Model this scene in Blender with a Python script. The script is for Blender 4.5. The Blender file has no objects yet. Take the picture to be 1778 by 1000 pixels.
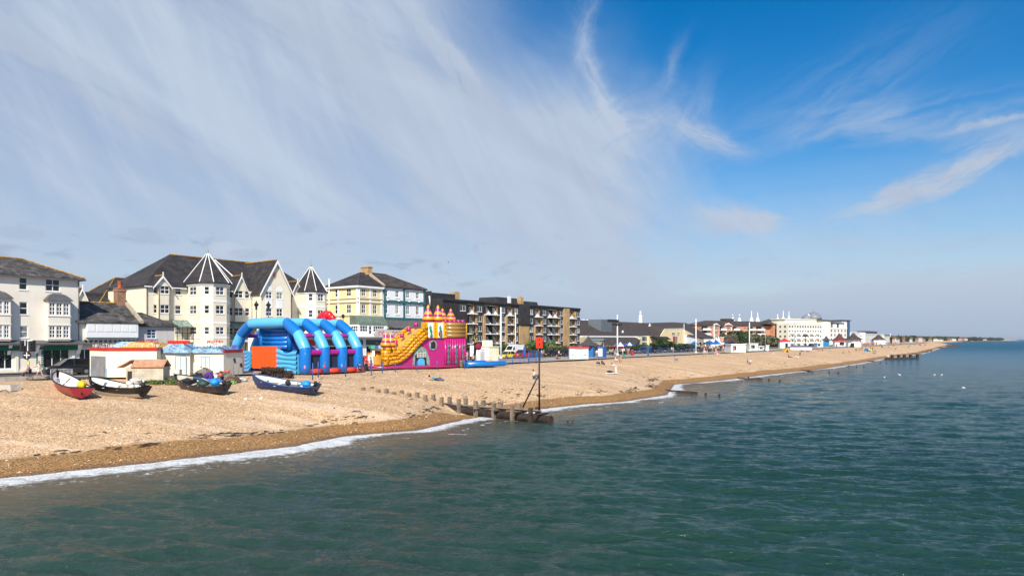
import bpy, bmesh, math, random
import numpy as np
from mathutils import Vector, Matrix
random.seed(7); rng = np.random.default_rng(7)
R = math.radians; PI = math.pi
scn = bpy.context.scene
COL = scn.collection

# ------------------------------------------------------------------ camera
F = 1185.0; CX = 889.0; HY = 589.0; CH = 8.0
cd = bpy.data.cameras.new('camera'); cam = bpy.data.objects.new('camera', cd); COL.objects.link(cam)
cam.location = (0, 0, CH); cam.rotation_euler = (R(90), 0, 0)
cd.sensor_width = 36; cd.lens = 36 * F / 1778; cd.shift_y = 89 / 1778
cd.clip_start = 0.5; cd.clip_end = 60000
scn.camera = cam
scn.render.resolution_x = 1024; scn.render.resolution_y = 575
vs = scn.view_settings
scn.display_settings.display_device = 'sRGB'
vs.view_transform = 'Standard'; vs.look = 'None'; vs.gamma = 1; vs.exposure = 0.40; vs.use_curve_mapping = False

# ------------------------------------------------------------------ sun
SUN_AZ = R(-92); SUN_EL = R(40)      # direction towards the sun, azimuth measured from +X
sd = Vector((math.cos(SUN_AZ) * math.cos(SUN_EL), math.sin(SUN_AZ) * math.cos(SUN_EL), math.sin(SUN_EL)))
sl = bpy.data.lights.new('sun', 'SUN'); sl.energy = 4.6; sl.angle = R(0.53); sl.color = (1, .935, .84)
so = bpy.data.objects.new('sun', sl); COL.objects.link(so)
so.rotation_euler = (-sd).to_track_quat('-Z', 'Y').to_euler(); so.location = (0, -20, 60)

# ------------------------------------------------------------------ node expression helper
class NX:
    """tiny expression builder over math nodes"""
    def __init__(s, nt): s.nt = nt
    def node(s, t, **k):
        n = s.nt.nodes.new(t)
        for a, b in k.items(): setattr(n, a, b)
        return n
    def put(s, inp, v):
        if isinstance(v, (int, float)): inp.default_value = v
        elif isinstance(v, (tuple, list)): inp.default_value = v
        else: s.nt.links.new(v, inp)
    def m(s, op, a, b=0.0, c=0.0, clamp=False):
        n = s.node('ShaderNodeMath', operation=op); n.use_clamp = clamp
        s.put(n.inputs[0], a); s.put(n.inputs[1], b); s.put(n.inputs[2], c)
        return n.outputs[0]
    def add(s, a, b): return s.m('ADD', a, b)
    def sub(s, a, b): return s.m('SUBTRACT', a, b)
    def mul(s, a, b): return s.m('MULTIPLY', a, b)
    def sm(s, v, lo, hi, tlo=0.0, thi=1.0):
        n = s.node('ShaderNodeMapRange', interpolation_type='SMOOTHSTEP')
        s.put(n.inputs[0], v); n.inputs[1].default_value = lo; n.inputs[2].default_value = hi
        n.inputs[3].default_value = tlo; n.inputs[4].default_value = thi
        return n.outputs[0]
    def comb(s, x, y, z=0.0):
        n = s.node('ShaderNodeCombineXYZ')
        for i, v in enumerate((x, y, z)): s.put(n.inputs[i], v)
        return n.outputs[0]
    def sep(s, v):
        n = s.node('ShaderNodeSeparateXYZ'); s.nt.links.new(v, n.inputs[0]); return n.outputs
    def noise(s, vec, scale=1.0, detail=3.0, rough=.5, dist=0.0, col=False):
        n = s.node('ShaderNodeTexNoise'); 
        if vec is not None: s.nt.links.new(vec, n.inputs['Vector'])
        n.inputs['Scale'].default_value = scale; n.inputs['Detail'].default_value = detail
        n.inputs['Roughness'].default_value = rough; n.inputs['Distortion'].default_value = dist
        return n.outputs[1 if col else 0]
    def vor(s, vec, scale=1.0, feature='F1', out='Distance'):
        n = s.node('ShaderNodeTexVoronoi', feature=feature)
        if vec is not None: s.nt.links.new(vec, n.inputs['Vector'])
        n.inputs['Scale'].default_value = scale
        return n.outputs[out]
    def vscale(s, vec, sc, rot=(0, 0, 0)):
        n = s.node('ShaderNodeMapping'); s.nt.links.new(vec, n.inputs[0])
        n.inputs['Scale'].default_value = sc; n.inputs['Rotation'].default_value = rot
        return n.outputs[0]
    def mix(s, f, a, b, mode='MIX'):
        n = s.node('ShaderNodeMix', data_type='RGBA', blend_type=mode)
        s.put(n.inputs[0], f)
        for i, v in ((6, a), (7, b)):
            if isinstance(v, (tuple, list)): n.inputs[i].default_value = tuple(v)[:3] + (1,)
            else: s.nt.links.new(v, n.inputs[i])
        return n.outputs[2]
    def ramp(s, f, stops):
        n = s.node('ShaderNodeValToRGB'); e = n.color_ramp.elements
        while len(e) < len(stops): e.new(.5)
        for q, (p, c) in zip(e, stops): q.position = p; q.color = tuple(c)[:3] + (1,)
        s.put(n.inputs[0], f); return n.outputs[0]

# ------------------------------------------------------------------ world: sky and cirrus
world = bpy.data.worlds.new('World'); scn.world = world; world.use_nodes = True
nt = world.node_tree; nt.nodes.clear(); N = NX(nt)
sky = N.node('ShaderNodeTexSky', sky_type='NISHITA'); sky.sun_disc = False
sky.sun_elevation = SUN_EL; sky.sun_rotation = math.atan2(sd.x, sd.y)
sky.altitude = 10; sky.air_density = 1.0; sky.dust_density = .6; sky.ozone_density = 3.0
hs = N.node('ShaderNodeHueSaturation'); hs.inputs['Saturation'].default_value = 1.46; hs.inputs['Value'].default_value = 1.0
nt.links.new(sky.outputs[0], hs.inputs['Color'])
tc = N.node('ShaderNodeTexCoord'); x, y, z = N.sep(tc.outputs['Generated'])
az = N.m('ARCTAN2', x, y)
V = N.m('DIVIDE', z, N.m('SQRT', N.add(N.mul(x, x), N.mul(y, y))))
def pxaz(px): return math.atan((px - CX) / F)
def pv(px, py): return (HY - py) / F * math.cos(pxaz(px))
warp = N.noise(N.comb(az, V), 3.0, 3, .55, 0, col=True)
wx, wy, _ = N.sep(warp)
AZ = N.add(az, N.mul(N.sub(wx, .5), .08)); VV = N.add(V, N.mul(N.sub(wy, .5), .06))
def rotc(a, v, ang):
    c, s_ = math.cos(ang), math.sin(ang)
    return N.add(N.mul(a, c), N.mul(v, s_)), N.sub(N.mul(v, c), N.mul(a, s_))
# broad veil on the west side: its edge runs from high in the middle down to the right
e1, e2 = rotc(AZ, VV, R(-52))
edge = N.sm(N.add(N.add(AZ, N.mul(V, 0.60)), N.mul(N.sub(N.noise(N.comb(az, V), 5.5, 5, .6), .5), .26)), 0.20, 0.52, 1.0, 0.0)
s1, s2 = rotc(AZ, VV, R(-33))
streak = N.noise(N.comb(N.mul(s1, 1.6), N.mul(s2, 9.0)), 1.0, 5, .55, .4)
t1, t2 = rotc(AZ, VV, R(-62))
streak2 = N.noise(N.comb(N.mul(t1, 3.0), N.mul(t2, 26.0), 3.3), 1.0, 5, .6, .5)
veil = N.mul(edge, N.add(N.sm(streak, .28, .72, .76, .98), N.mul(N.sub(streak2, .5), .20)))
# darker blue wedge high on the west rim of the veil
wedge = N.mul(N.sm(AZ, -.20, .06), N.sm(VV, .30, .50))
veil = N.mul(veil, N.sub(1.0, N.mul(wedge, .85)))
dens = veil
FIB = {}
ww = N.sep(N.noise(N.comb(az, V), 11.0, 4, .6, 0, col=True)); WA_ = N.add(az, N.mul(N.sub(ww[0], .5), .05)); WV_ = N.add(V, N.mul(N.sub(ww[1], .5), .04))
def fibre(ang):
    k = min((-60, -25, 8, 30, 68), key=lambda t: abs(t - ang))
    if k not in FIB:
        a, v = rotc(WA_, WV_, R(k)); FIB[k] = N.noise(N.comb(N.mul(a, 8), N.mul(v, 46), k * .1), 1.0, 4, .62, .5)
    return FIB[k]
def wisp(px, py, ang, ln, wd, amp, fray=1.0):
    """soft elongated cirrus patch centred on a direction"""
    global dens
    a0, v0 = pxaz(px), pv(px, py)
    a, v = rotc(N.sub(WA_, a0), N.sub(WV_, v0), R(ang))
    g = N.add(N.m('POWER', N.m('ABSOLUTE', N.mul(a, 1 / ln)), 2), N.m('POWER', N.m('ABSOLUTE', N.mul(v, 1 / wd)), 2))
    g = N.m('POWER', 2.718, N.mul(g, -1))
    n_ = fibre(ang)
    dens = N.add(dens, N.mul(N.mul(g, N.sm(n_, .26, .66, .12, 1)), amp * 1.45))
wisp(1235, 240, -28, .055, .016, .55)
wisp(1200, 190, 60, .05, .02, .18)
wisp(1290, 385, -10, .055, .022, .75)
wisp(1345, 378, 8, .030, .008, .65)
wisp(1590, 320, 17, .13, .018, .60)
wisp(1660, 300, 28, .09, .025, .50)
wisp(1560, 215, -4, .14, .03, .34)
wisp(1450, 170, 25, .14, .05, .14)
wisp(1650, 380, 12, .22, .05, .26)
wisp(1730, 209, 2, .05, .0035, .40)
wisp(1165, 110, 60, .035, .010, .20)
wisp(1080, 215, 12, .07, .012, .30)
wisp(800, 130, -52, .16, .016, .38)
wisp(1020, 30, 78, .07, .012, .30)
wisp(1040, 150, -70, .09, .012, .34)
wisp(60, 90, -26, .18, .02, .22)
wisp(640, 120, -36, .22, .045, .22)
wisp(1500, 440, 8, .25, .03, .20)
wisp(960, 260, 20, .16, .05, .30)
wisp(1010, 330, -35, .12, .05, .25)
wisp(560, 60, -32, .20, .03, .25)
wisp(860, 330, -38, .22, .04, .22)
# low band of thin white towards the horizon
low = N.mul(N.sm(V, .04, .30, .98, 0), N.sm(N.add(N.noise(N.comb(N.mul(az, 3), N.mul(V, 20)), 1.2, 4, .55), N.sm(V, .0, .1, .6, 0)), .25, .75, .62, 1.0))
dens = N.m('MAXIMUM', dens, low)
dens = N.m('MINIMUM', dens, .96)
cloud_c = N.mix(N.sm(V, .0, .08), (3.05, 3.75, 4.95), (3.75, 4.35, 5.35))
br = N.sm(N.add(N.mul(streak, .7), N.mul(streak2, .3)), .36, .68, .93, 1.12)
cloud_c = N.mix(N.sm(V, .08, .2), cloud_c, N.mix(1.0, cloud_c, N.comb(br, br, N.add(N.mul(br, .8), .2)), 'MULTIPLY'))
skyc = N.mix(dens, hs.outputs[0], cloud_c)
# small cumulus near the horizon, grey below and white on top
cu = N.noise(N.comb(N.mul(az, 16), N.mul(V, 42), 5.0), 1.0, 5, .55, .2)
cum = N.mul(N.mul(N.sm(cu, .56, .68), N.mul(N.sm(V, .05, .09), N.sm(V, .13, .18, 1, 0))), N.sm(az, -.1, .15, 1, .25))
skyc = N.mix(N.mul(cum, .45), skyc, (2.5, 3.0, 4.1))
def puff(px, py, w, h, col, amp):
    global skyc
    a, v = N.sub(az, pxaz(px)), N.sub(V, pv(px, py))
    g = N.add(N.m('POWER', N.m('ABSOLUTE', N.mul(a, 1 / w)), 2), N.m('POWER', N.m('ABSOLUTE', N.mul(v, 1 / h)), 2))
    nz = N.noise(N.comb(N.mul(az, 60), N.mul(V, 80)), 1.0, 5, .6)
    g = N.sm(N.add(g, N.mul(N.sub(nz, .5), 3.2)), .1, 1.5, 1, 0)
    skyc = N.mix(N.mul(g, amp), skyc, col)
puff(395, 434, .026, .011, (4.6, 4.9, 5.9), .5)
puff(430, 441, .026, .007, (2.8, 3.25, 4.3), .3)
puff(255, 412, .034, .011, (2.4, 2.9, 3.9), .28)
puff(535, 394, .016, .008, (2.5, 3.0, 4.1), .25)
puff(740, 487, .028, .009, (4.3, 4.7, 5.8), .5)
puff(35, 405, .03, .008, (2.4, 2.9, 3.9), .22)
puff(125, 458, .02, .006, (4.0, 4.5, 5.6), .4)
bg = N.node('ShaderNodeBackground'); bg.inputs['Strength'].default_value = .1
nt.links.new(skyc, bg.inputs['Color'])
wo = N.node('ShaderNodeOutputWorld'); nt.links.new(bg.outputs[0], wo.inputs[0])

# ------------------------------------------------------------------ frames of reference
# shore frame: a runs along the coast (away to the right), b runs inland
TH = R(54)
UU = (math.cos(TH), math.sin(TH)); NN = (-math.sin(TH), math.cos(TH))
def S(a, b): return (UU[0] * a + NN[0] * b, UU[1] * a + NN[1] * b)
def AB(x, y): return (x * UU[0] + y * UU[1], x * NN[0] + y * NN[1])
def G(px, py, z=4.1):
    d = (CH - z) * F / (py - HY); return ((px - CX) / F * d, d)
def GAB(px, py, z=4.1): return AB(*G(px, py, z))
def on_b(px, b):
    r = (px - CX) / F; d = b / (NN[0] * r + NN[1]); return d * (UU[0] * r + UU[1]), d
def zat(py, d): return CH + (HY - py) * d / F
ZM = {1: (3.332, 0, 420), 2: (3.571, 120, 420), 3: (5, 250, 420), 4: (5.556, 390, 520), 5: (5.265, 550, 450), 6: (6.25, 640, 500),
      7: (6.25, 780, 490), 8: (6.25, 980, 520), 9: (6.25, 1180, 520), 10: (6.25, 1400, 520), 11: (4.233, 600, 580), 13: (4.939, 60, 600),
      14: (5.927, 1000, 600), 20: (12.5, 1380, 540), 21: (12.5, 1460, 560), 22: (8.98, 1580, 570), 23: (10, 300, 580), 24: (12.7, 1200, 580), 25: (12.7, 1000, 580)}
def q(k, x, y):
    s, ox, oy = ZM[k]; return ox + x / s, oy + y / s

# ------------------------------------------------------------------ mesh builder
class MB:
    def __init__(s): s.v = []; s.f = []; s.mi = []; s.sm = []; s.M = None
    def pt(s, p):
        if s.M is not None: p = s.M @ Vector(p)
        s.v.append(tuple(p)); return len(s.v) - 1
    def face(s, ids, mi=0, sm=False): s.f.append(tuple(ids)); s.mi.append(mi); s.sm.append(sm)
    def poly(s, pts, mi=0): s.face([s.pt(p) for p in pts], mi)
    def box(s, x0, y0, z0, x1, y1, z1, mi=0):
        i = [s.pt(p) for p in ((x0, y0, z0), (x1, y0, z0), (x1, y1, z0), (x0, y1, z0), (x0, y0, z1), (x1, y0, z1), (x1, y1, z1), (x0, y1, z1))]
        for f in ((0, 3, 2, 1), (4, 5, 6, 7), (0, 1, 5, 4), (1, 2, 6, 5), (2, 3, 7, 6), (3, 0, 4, 7)): s.face([i[k] for k in f], mi)
        return s
    def prism(s, poly, z0, z1, mi=0, cap=True, top=None):
        """poly counter-clockwise in xy; top: optional polygon for the upper ring"""
        n = len(poly); top = top or poly
        a = [s.pt((p[0], p[1], z0)) for p in poly]; b = [s.pt((p[0], p[1], z1)) for p in top]
        for k in range(n): s.face((a[k], a[(k + 1) % n], b[(k + 1) % n], b[k]), mi)
        if cap: s.face(a[::-1], mi); s.face(b, mi)
        return s
    def extr(s, poly, y0, y1, mi=0, ax='y'):
        """polygon in the xz plane extruded along y"""
        f = (lambda p, t: (p[0], t, p[1])) if ax == 'y' else (lambda p, t: (t, p[0], p[1]))
        a = [s.pt(f(p, y0)) for p in poly]; b = [s.pt(f(p, y1)) for p in poly]; n = len(poly)
        for k in range(n): s.face((a[k], a[(k + 1) % n], b[(k + 1) % n], b[k]), mi)
        s.face(a[::-1], mi); s.face(b, mi); return s
    def loft(s, rings, mi=0, closed=True, cap=True, sm=True, mis=None):
        ids = [[s.pt(p) for p in r] for r in rings]
        for j in range(len(ids) - 1):
            n = len(ids[j]); m_ = mi if mis is None else mis[j]
            for k in range(n if closed else n - 1):
                s.face((ids[j][k], ids[j][(k + 1) % n], ids[j + 1][(k + 1) % n], ids[j + 1][k]), m_, sm)
        if cap:
            s.face(ids[0][::-1], mi if mis is None else mis[0]); s.face(ids[-1], mi if mis is None else mis[-1])
        return s
    def tube(s, path, rad, n=8, mi=0, cap=True, sm=True, mis=None, flat=1.0):
        P = [Vector(p) for p in path]; rings = []
        if not isinstance(rad, (list, tuple)): rad = [rad] * len(P)
        up = None
        for i, p in enumerate(P):
            t = (P[min(i + 1, len(P) - 1)] - P[max(i - 1, 0)]).normalized()
            if up is None: up = Vector((0, 0, 1)) if abs(t.z) < .9 else Vector((1, 0, 0))
            sx = t.cross(up).normalized(); up = sx.cross(t).normalized()
            rings.append([p + sx * (math.cos(2 * PI * k / n) * rad[i]) + up * (math.sin(2 * PI * k / n) * rad[i] * flat) for k in range(n)])
        return s.loft(rings, mi, True, cap, sm, mis)
    def lathe(s, prof, c=(0, 0, 0), n=12, mi=0, sm=True, mis=None, cap=True):
        return s.loft([[(c[0] + r * math.cos(2 * PI * k / n), c[1] + r * math.sin(2 * PI * k / n), c[2] + z) for k in range(n)] for r, z in prof], mi, True, cap, sm, mis)
    def ell(s, c, r, n=10, m_=6, mi=0):
        rings = []
        for j in range(m_ + 1):
            t = -PI / 2 + PI * j / m_; rr = max(math.cos(t), .02)
            rings.append([(c[0] + r[0] * rr * math.cos(2 * PI * k / n), c[1] + r[1] * rr * math.sin(2 * PI * k / n), c[2] + r[2] * math.sin(t)) for k in range(n)])
        return s.loft(rings, mi)
    def data(s, name, mats):
        me = bpy.data.meshes.new(name); me.from_pydata(s.v, [], s.f); me.update()
        for m_ in (mats if isinstance(mats, (list, tuple)) else [mats]): me.materials.append(m_)
        me.polygons.foreach_set('material_index', s.mi); me.polygons.foreach_set('use_smooth', s.sm)
        bm = bmesh.new(); bm.from_mesh(me); bmesh.ops.recalc_face_normals(bm, faces=bm.faces); bm.to_mesh(me); bm.free()
        return me
    def build(s, name, mats, parent=None, loc=None, rz=0):
        o = bpy.data.objects.new(name, s.data(name, mats)); COL.objects.link(o)
        if parent is not None: o.parent = parent
        if loc is not None: o.location = loc
        if rz: o.rotation_euler.z = rz
        return o
def mobj(name, me, parent=None, loc=(0, 0, 0), rz=0):
    o = bpy.data.objects.new(name, me); COL.objects.link(o); o.parent = parent; o.location = loc; o.rotation_euler.z = rz; return o
LABELS = {}
def tag(o, label, cat, group=None, kind=None):
    if label: o['label'] = label
    if cat: o['category'] = cat
    if group: o['group'] = group
    if kind: o['kind'] = kind
    if label: LABELS.setdefault(label, []).append((o.name, group))
    return o
def thing(name, label, cat, loc=(0, 0, 0), rz=0, group=None):
    o = bpy.data.objects.new(name, None); COL.objects.link(o); o.empty_display_size = .3
    o.location = loc; o.rotation_euler.z = rz
    return tag(o, label, cat, group)
def copy_tree(o, parent=None):
    c = o.copy(); COL.objects.link(c); c.parent = parent
    for ch in KIDS(o): copy_tree(ch, c)
    return c
def KIDS(o): return [c for c in o.children]
def setmat(o, m_, slot=0):
    o.material_slots[slot].link = 'OBJECT'; o.material_slots[slot].material = m_
def struct(o): o['kind'] = 'structure'; return o

# ------------------------------------------------------------------ materials
MC = {}
def mat(name, col, rough=.7, var=.12, vs_=1.5, bump=0.0, bs=8.0, metal=0.0, spec=.4, stain=0.0, coat=0.0):
    """painted / plain surface with soft procedural variation; var: amount, vs_: scale"""
    if name in MC: return MC[name]
    m_ = bpy.data.materials.new(name); m_.use_nodes = True; nt = m_.node_tree; n = NX(nt)
    b = nt.nodes['Principled BSDF']; tcn = n.node('ShaderNodeTexCoord').outputs['Object']
    nz = n.noise(tcn, vs_, 5, .6)
    k = n.sm(nz, .25, .75, 1 - var, 1 + var * .6)
    c = n.mix(1.0, tuple(col), n.comb(k, k, k), 'MULTIPLY')
    if stain:
        st = n.noise(n.vscale(tcn, (2.2, 2.2, .35)), 1.0, 4, .6)
        c = n.mix(n.mul(n.sm(st, .52, .8), stain), c, (col[0] * .45, col[1] * .42, col[2] * .36))
    nt.links.new(c, b.inputs['Base Color'])
    b.inputs['Roughness'].default_value = rough; b.inputs['Metallic'].default_value = metal
    b.inputs['Specular IOR Level'].default_value = spec
    if coat: b.inputs['Coat Weight'].default_value = coat; b.inputs['Coat Roughness'].default_value = .05
    if bump:
        bn = n.node('ShaderNodeBump'); bn.inputs['Strength'].default_value = bump; bn.inputs['Distance'].default_value = .05
        nt.links.new(n.noise(tcn, bs, 4, .6), bn.inputs['Height']); nt.links.new(bn.outputs[0], b.inputs['Normal'])
    MC[name] = m_; return m_
def tiled(name, c1, c2, mortar, bw=.3, bh=.2, ms=.01, vec='roof', rough=.8, moss=None, bump=.4, wv=.35):
    """courses of tiles, slates or bricks"""
    if name in MC: return MC[name]
    m_ = bpy.data.materials.new(name); m_.use_nodes = True; nt = m_.node_tree; n = NX(nt)
    b = nt.nodes['Principled BSDF']; tcn = n.node('ShaderNodeTexCoord').outputs['Object']
    x, y, z = n.sep(tcn)
    if vec == 'roof': v = n.comb(n.add(x, n.mul(y, .35)), n.mul(z, 1.5))
    else: v = n.comb(n.add(x, y), z)
    bt = n.node('ShaderNodeTexBrick'); nt.links.new(v, bt.inputs[0])
    bt.inputs['Color1'].default_value = tuple(c1) + (1,); bt.inputs['Color2'].default_value = tuple(c2) + (1,)
    bt.inputs['Mortar'].default_value = tuple(mortar) + (1,); bt.inputs['Scale'].default_value = 1
    bt.inputs['Brick Width'].default_value = bw; bt.inputs['Row Height'].default_value = bh; bt.inputs['Mortar Size'].default_value = ms
    c = bt.outputs[0]
    big = n.noise(tcn, .8, 5, .65)
    k = n.sm(big, .3, .7, 1 - wv, 1 + wv); c = n.mix(1.0, c, n.comb(k, k, k), 'MULTIPLY')
    if moss: c = n.mix(n.sm(n.noise(tcn, 2.3, 6, .7), .55, .72, 0, moss[3]), c, moss[:3])
    nt.links.new(c, b.inputs['Base Color']); b.inputs['Roughness'].default_value = rough
    b.inputs['Specular IOR Level'].default_value = .3
    bn = n.node('ShaderNodeBump'); bn.inputs['Strength'].default_value = bump; bn.inputs['Distance'].default_value = .03
    nt.links.new(bt.outputs[0], bn.inputs['Height']); nt.links.new(bn.outputs[0], b.inputs['Normal'])
    MC[name] = m_; return m_

# ------------------------------------------------------------------ numpy value noise
def vnoise(x, y, seed=0):
    xi = np.floor(x).astype(np.int64); yi = np.floor(y).astype(np.int64); fx = x - xi; fy = y - yi
    fx = fx * fx * (3 - 2 * fx); fy = fy * fy * (3 - 2 * fy)
    def h(i, j):
        n_ = (i * 374761393 + j * 668265263 + seed * 982451653) & 0x7fffffff
        n_ = ((n_ ^ (n_ >> 13)) * 1274126177) & 0x7fffffff
        return ((n_ ^ (n_ >> 16)) & 0xffff) / 65535.0
    return (h(xi, yi) * (1 - fx) + h(xi + 1, yi) * fx) * (1 - fy) + (h(xi, yi + 1) * (1 - fx) + h(xi + 1, yi + 1) * fx) * fy
def fbm(x, y, o=4, seed=0):
    s_ = 0; a = .5; t = 0
    for k in range(o): s_ = s_ + a * vnoise(x * 2 ** k, y * 2 ** k, seed + k); t += a; a *= .5
    return s_ / t - .5

# ------------------------------------------------------------------ shoreline and the beach surface
_sp = [(0, 832), (202, 811), (371, 792), (506, 777), (600, 758), (728, 748), (808, 729), (850, 724), (938, 711), (1020, 702),
       (1084, 698), (1160, 686), (1172, 668), (1253, 661), (1340, 650), (1420, 642), (1499, 630), (1539, 622), (1600, 614), (1635, 603), (1652, 598.4)]
_ab = [AB(*G(px, py, 0)) for px, py in _sp]
SA = np.array([-60, -10] + [p[0] for p in _ab]); SB = np.array([52, 46.5] + [p[1] for p in _ab])
_o = np.argsort(SA); SA, SB = SA[_o], SB[_o]
SA = np.append(SA, [1180, 1500, 2259, 3828, 4169, 4725, 6000]); SB = np.append(SB, [92, 115, 117, 108, 24, -51, -60])
BTA = np.array([-200, 20, 31, 38, 60, 100, 136, 300, 700, 1000, 1300, 2200, 3828, 4169, 4725, 6000.]); BTB = np.array([80, 80, 77, 70, 66.5, 66.5, 67.5, 65, 66, 80, 122, 140, 132, 48, -25, -30.])
def shore_b(a): return np.interp(a, SA, SB)
def top_b(a): return np.interp(a, BTA, BTB)
PC = np.array([-40, -8, 0, 2.4, 3.2, 9, 17, 26, 40]); PZ = np.array([-4.0, -1.0, 0.0, .62, .75, 1.9, 3.05, 3.75, 4.02])
def beach_z(a, b, rough=True):
    a = np.asarray(a, float); b = np.asarray(b, float)
    sb = shore_b(a); w = np.clip(top_b(a) - sb, 12, 60)
    c = b - sb; c = np.where(c > 0, c * np.clip(34 / w, .7, 1.5) * .97, c)
    z_ = np.interp(c, PC, PZ)
    z_ = z_ - .55 * np.exp(-((a - 54.5) / 2.6) ** 2) * np.clip(c / 3, 0, 1) * np.clip((13 - c) / 5, 0, 1)
    if rough:
        k = np.clip(c / 4, 0, 1) * np.clip((top_b(a) - b) / 3, 0, 1)
        z_ = z_ + k * (fbm(a * .13, b * .2, 2, 5) * .45 + fbm(a * .9, b * .9, 3, 9) * .14 + fbm(a * 3.1, b * 3.1, 2, 12) * .05)
    return z_
def BZ(x, y):
    a, b = AB(x, y); return float(beach_z(np.array([a]), np.array([b]))[0])
def on_beach(px, py):
    """point of the beach surface seen at this place (iterates height)"""
    z_ = 3.0
    for _ in range(30):
        X, Y = G(px, py, z_); z_ = .6 * z_ + .4 * min(BZ(X, Y), 4.1)
    return X, Y, BZ(X, Y)
def gridmesh(name, X, Y, Z, material, attrs=None, smooth=True):
    n, m_ = X.shape
    me = bpy.data.meshes.new(name)
    co = np.stack([X, Y, Z], -1).reshape(-1, 3).astype(np.float32)
    idx = np.arange(n * m_).reshape(n, m_)
    qd = np.stack([idx[:-1, :-1], idx[1:, :-1], idx[1:, 1:], idx[:-1, 1:]], -1).reshape(-1, 4)
    me.vertices.add(n * m_); me.vertices.foreach_set('co', co.ravel())
    me.loops.add(qd.size); me.loops.foreach_set('vertex_index', qd.ravel().astype(np.int32))
    me.polygons.add(len(qd)); me.polygons.foreach_set('loop_start', (np.arange(len(qd)) * 4).astype(np.int32))
    me.polygons.foreach_set('loop_total', np.full(len(qd), 4, np.int32))
    me.update(); me.polygons.foreach_set('use_smooth', np.full(len(qd), smooth))
    for k, v in (attrs or {}).items():
        at = me.attributes.new(k, 'FLOAT', 'POINT'); at.data.foreach_set('value', v.ravel().astype(np.float32))
    me.materials.append(material); me.validate()
    o = bpy.data.objects.new(name, me); COL.objects.link(o); return o

# shingle material
def shingle_mat():
    m_ = bpy.data.materials.new('shingle'); m_.use_nodes = True; nt = m_.node_tree; n = NX(nt); b = nt.nodes['Principled BSDF']
    pos = n.node('ShaderNodeNewGeometry').outputs['Position']; x, y, z = n.sep(pos)
    flat = n.comb(x, y, 0.0)
    cell = n.vor(flat, 14, out='Color'); cr, cg, cb = n.sep(cell)
    peb = n.ramp(cr, [(0, (.22, .13, .07)), (.10, (.36, .21, .11)), (.35, (.50, .31, .165)), (.62, (.61, .40, .225)), (.85, (.70, .51, .32)), (1, (.80, .66, .48))])
    cell2 = n.vor(flat, 4.6, out='Color'); c2r, _, _ = n.sep(cell2)
    k2 = n.sm(c2r, 0, 1, .90, 1.08); peb = n.mix(1.0, peb, n.comb(k2, k2, k2), 'MULTIPLY')
    big = n.noise(n.vscale(flat, (.10, .32, 1), (0, 0, R(-54))), 1.0, 6, .5)
    k = n.sm(big, .3, .72, .83, 1.03); peb = n.mix(1.0, peb, n.comb(k, n.mul(k, .99), n.mul(k, .97)), 'MULTIPLY')
    pale = n.sm(n.noise(n.vscale(flat, (.045, .5, 1), (0, 0, R(-54))), 1.0, 5, .6), .52, .66)
    peb = n.mix(n.mul(pale, .34), peb, (.74, .60, .46))
    # brown damp pebbles below the last tide mark
    wn = n.add(z, n.mul(n.sub(n.noise(flat, .55, 5, .6), .5), .55))
    at = n.node('ShaderNodeAttribute', attribute_name='offs'); offs = at.outputs['Fac']
    on = n.add(offs, n.mul(n.sub(n.noise(flat, .45, 5, .6), .5), 1.6))
    wet = n.sm(on, 3.0, 3.7, 1, 0)
    wc = n.ramp(cg, [(0, (.10, .055, .02)), (.4, (.25, .13, .045)), (.8, (.35, .19, .07)), (1, (.44, .28, .13))])
    soak = n.sm(on, .25, 1.0, 1, 0)
    wc = n.mix(soak, wc, n.mix(1.0, wc, (.62, .62, .66), 'MULTIPLY'))
    c = n.mix(wet, peb, wc)
    sub = n.sm(z, -.9, -.05, 1, 0); c = n.mix(sub, c, (.16, .13, .085))
    nt.links.new(c, b.inputs['Base Color'])
    nt.links.new(n.mix(soak, (.85,) * 3, (.35,) * 3), b.inputs['Roughness'])
    b.inputs['Specular IOR Level'].default_value = .3
    bn = n.node('ShaderNodeBump'); bn.inputs['Strength'].default_value = .6; bn.inputs['Distance'].default_value = .05
    h = n.add(n.mul(n.vor(flat, 11), -.7), n.mul(n.noise(flat, 3.0, 4, .6), 1.6))
    nt.links.new(h, bn.inputs['Height']); nt.links.new(bn.outputs[0], b.inputs['Normal'])
    return m_
def geom_axis(lo, hi, d0, ref, k):
    out = [lo]
    while out[-1] < hi: out.append(out[-1] + max(d0, abs(out[-1] - ref) * k))
    return np.array(out)
A = np.concatenate([np.arange(-40, 0, .5), geom_axis(0, 5500, .26, 20, .0052)])
T = np.concatenate([np.linspace(-.6, 0, 14, endpoint=False), np.linspace(0, 1, 110), [1.06, 1.2]])
sb = shore_b(A)[:, None]; tb = top_b(A)[:, None]
Bm = np.where(T[None, :] < 0, sb + T[None, :] * 40, sb + (tb - sb) * T[None, :])
Am = np.repeat(A[:, None], len(T), 1)
Zm = beach_z(Am, Bm)
Zm = np.where(T[None, :] > 1, 4.02 - (T[None, :] - 1) * 2, Zm)
Xm = UU[0] * Am + NN[0] * Bm; Ym = UU[1] * Am + NN[1] * Bm
SHINGLE = shingle_mat()
o = gridmesh('beach', Xm, Ym, Zm, SHINGLE, {'offs': np.where(Bm < sb, (Bm - sb), (Bm - sb) * np.clip(34 / np.clip(tb - sb, 12, 60), .7, 1.5))}); struct(o)

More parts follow.
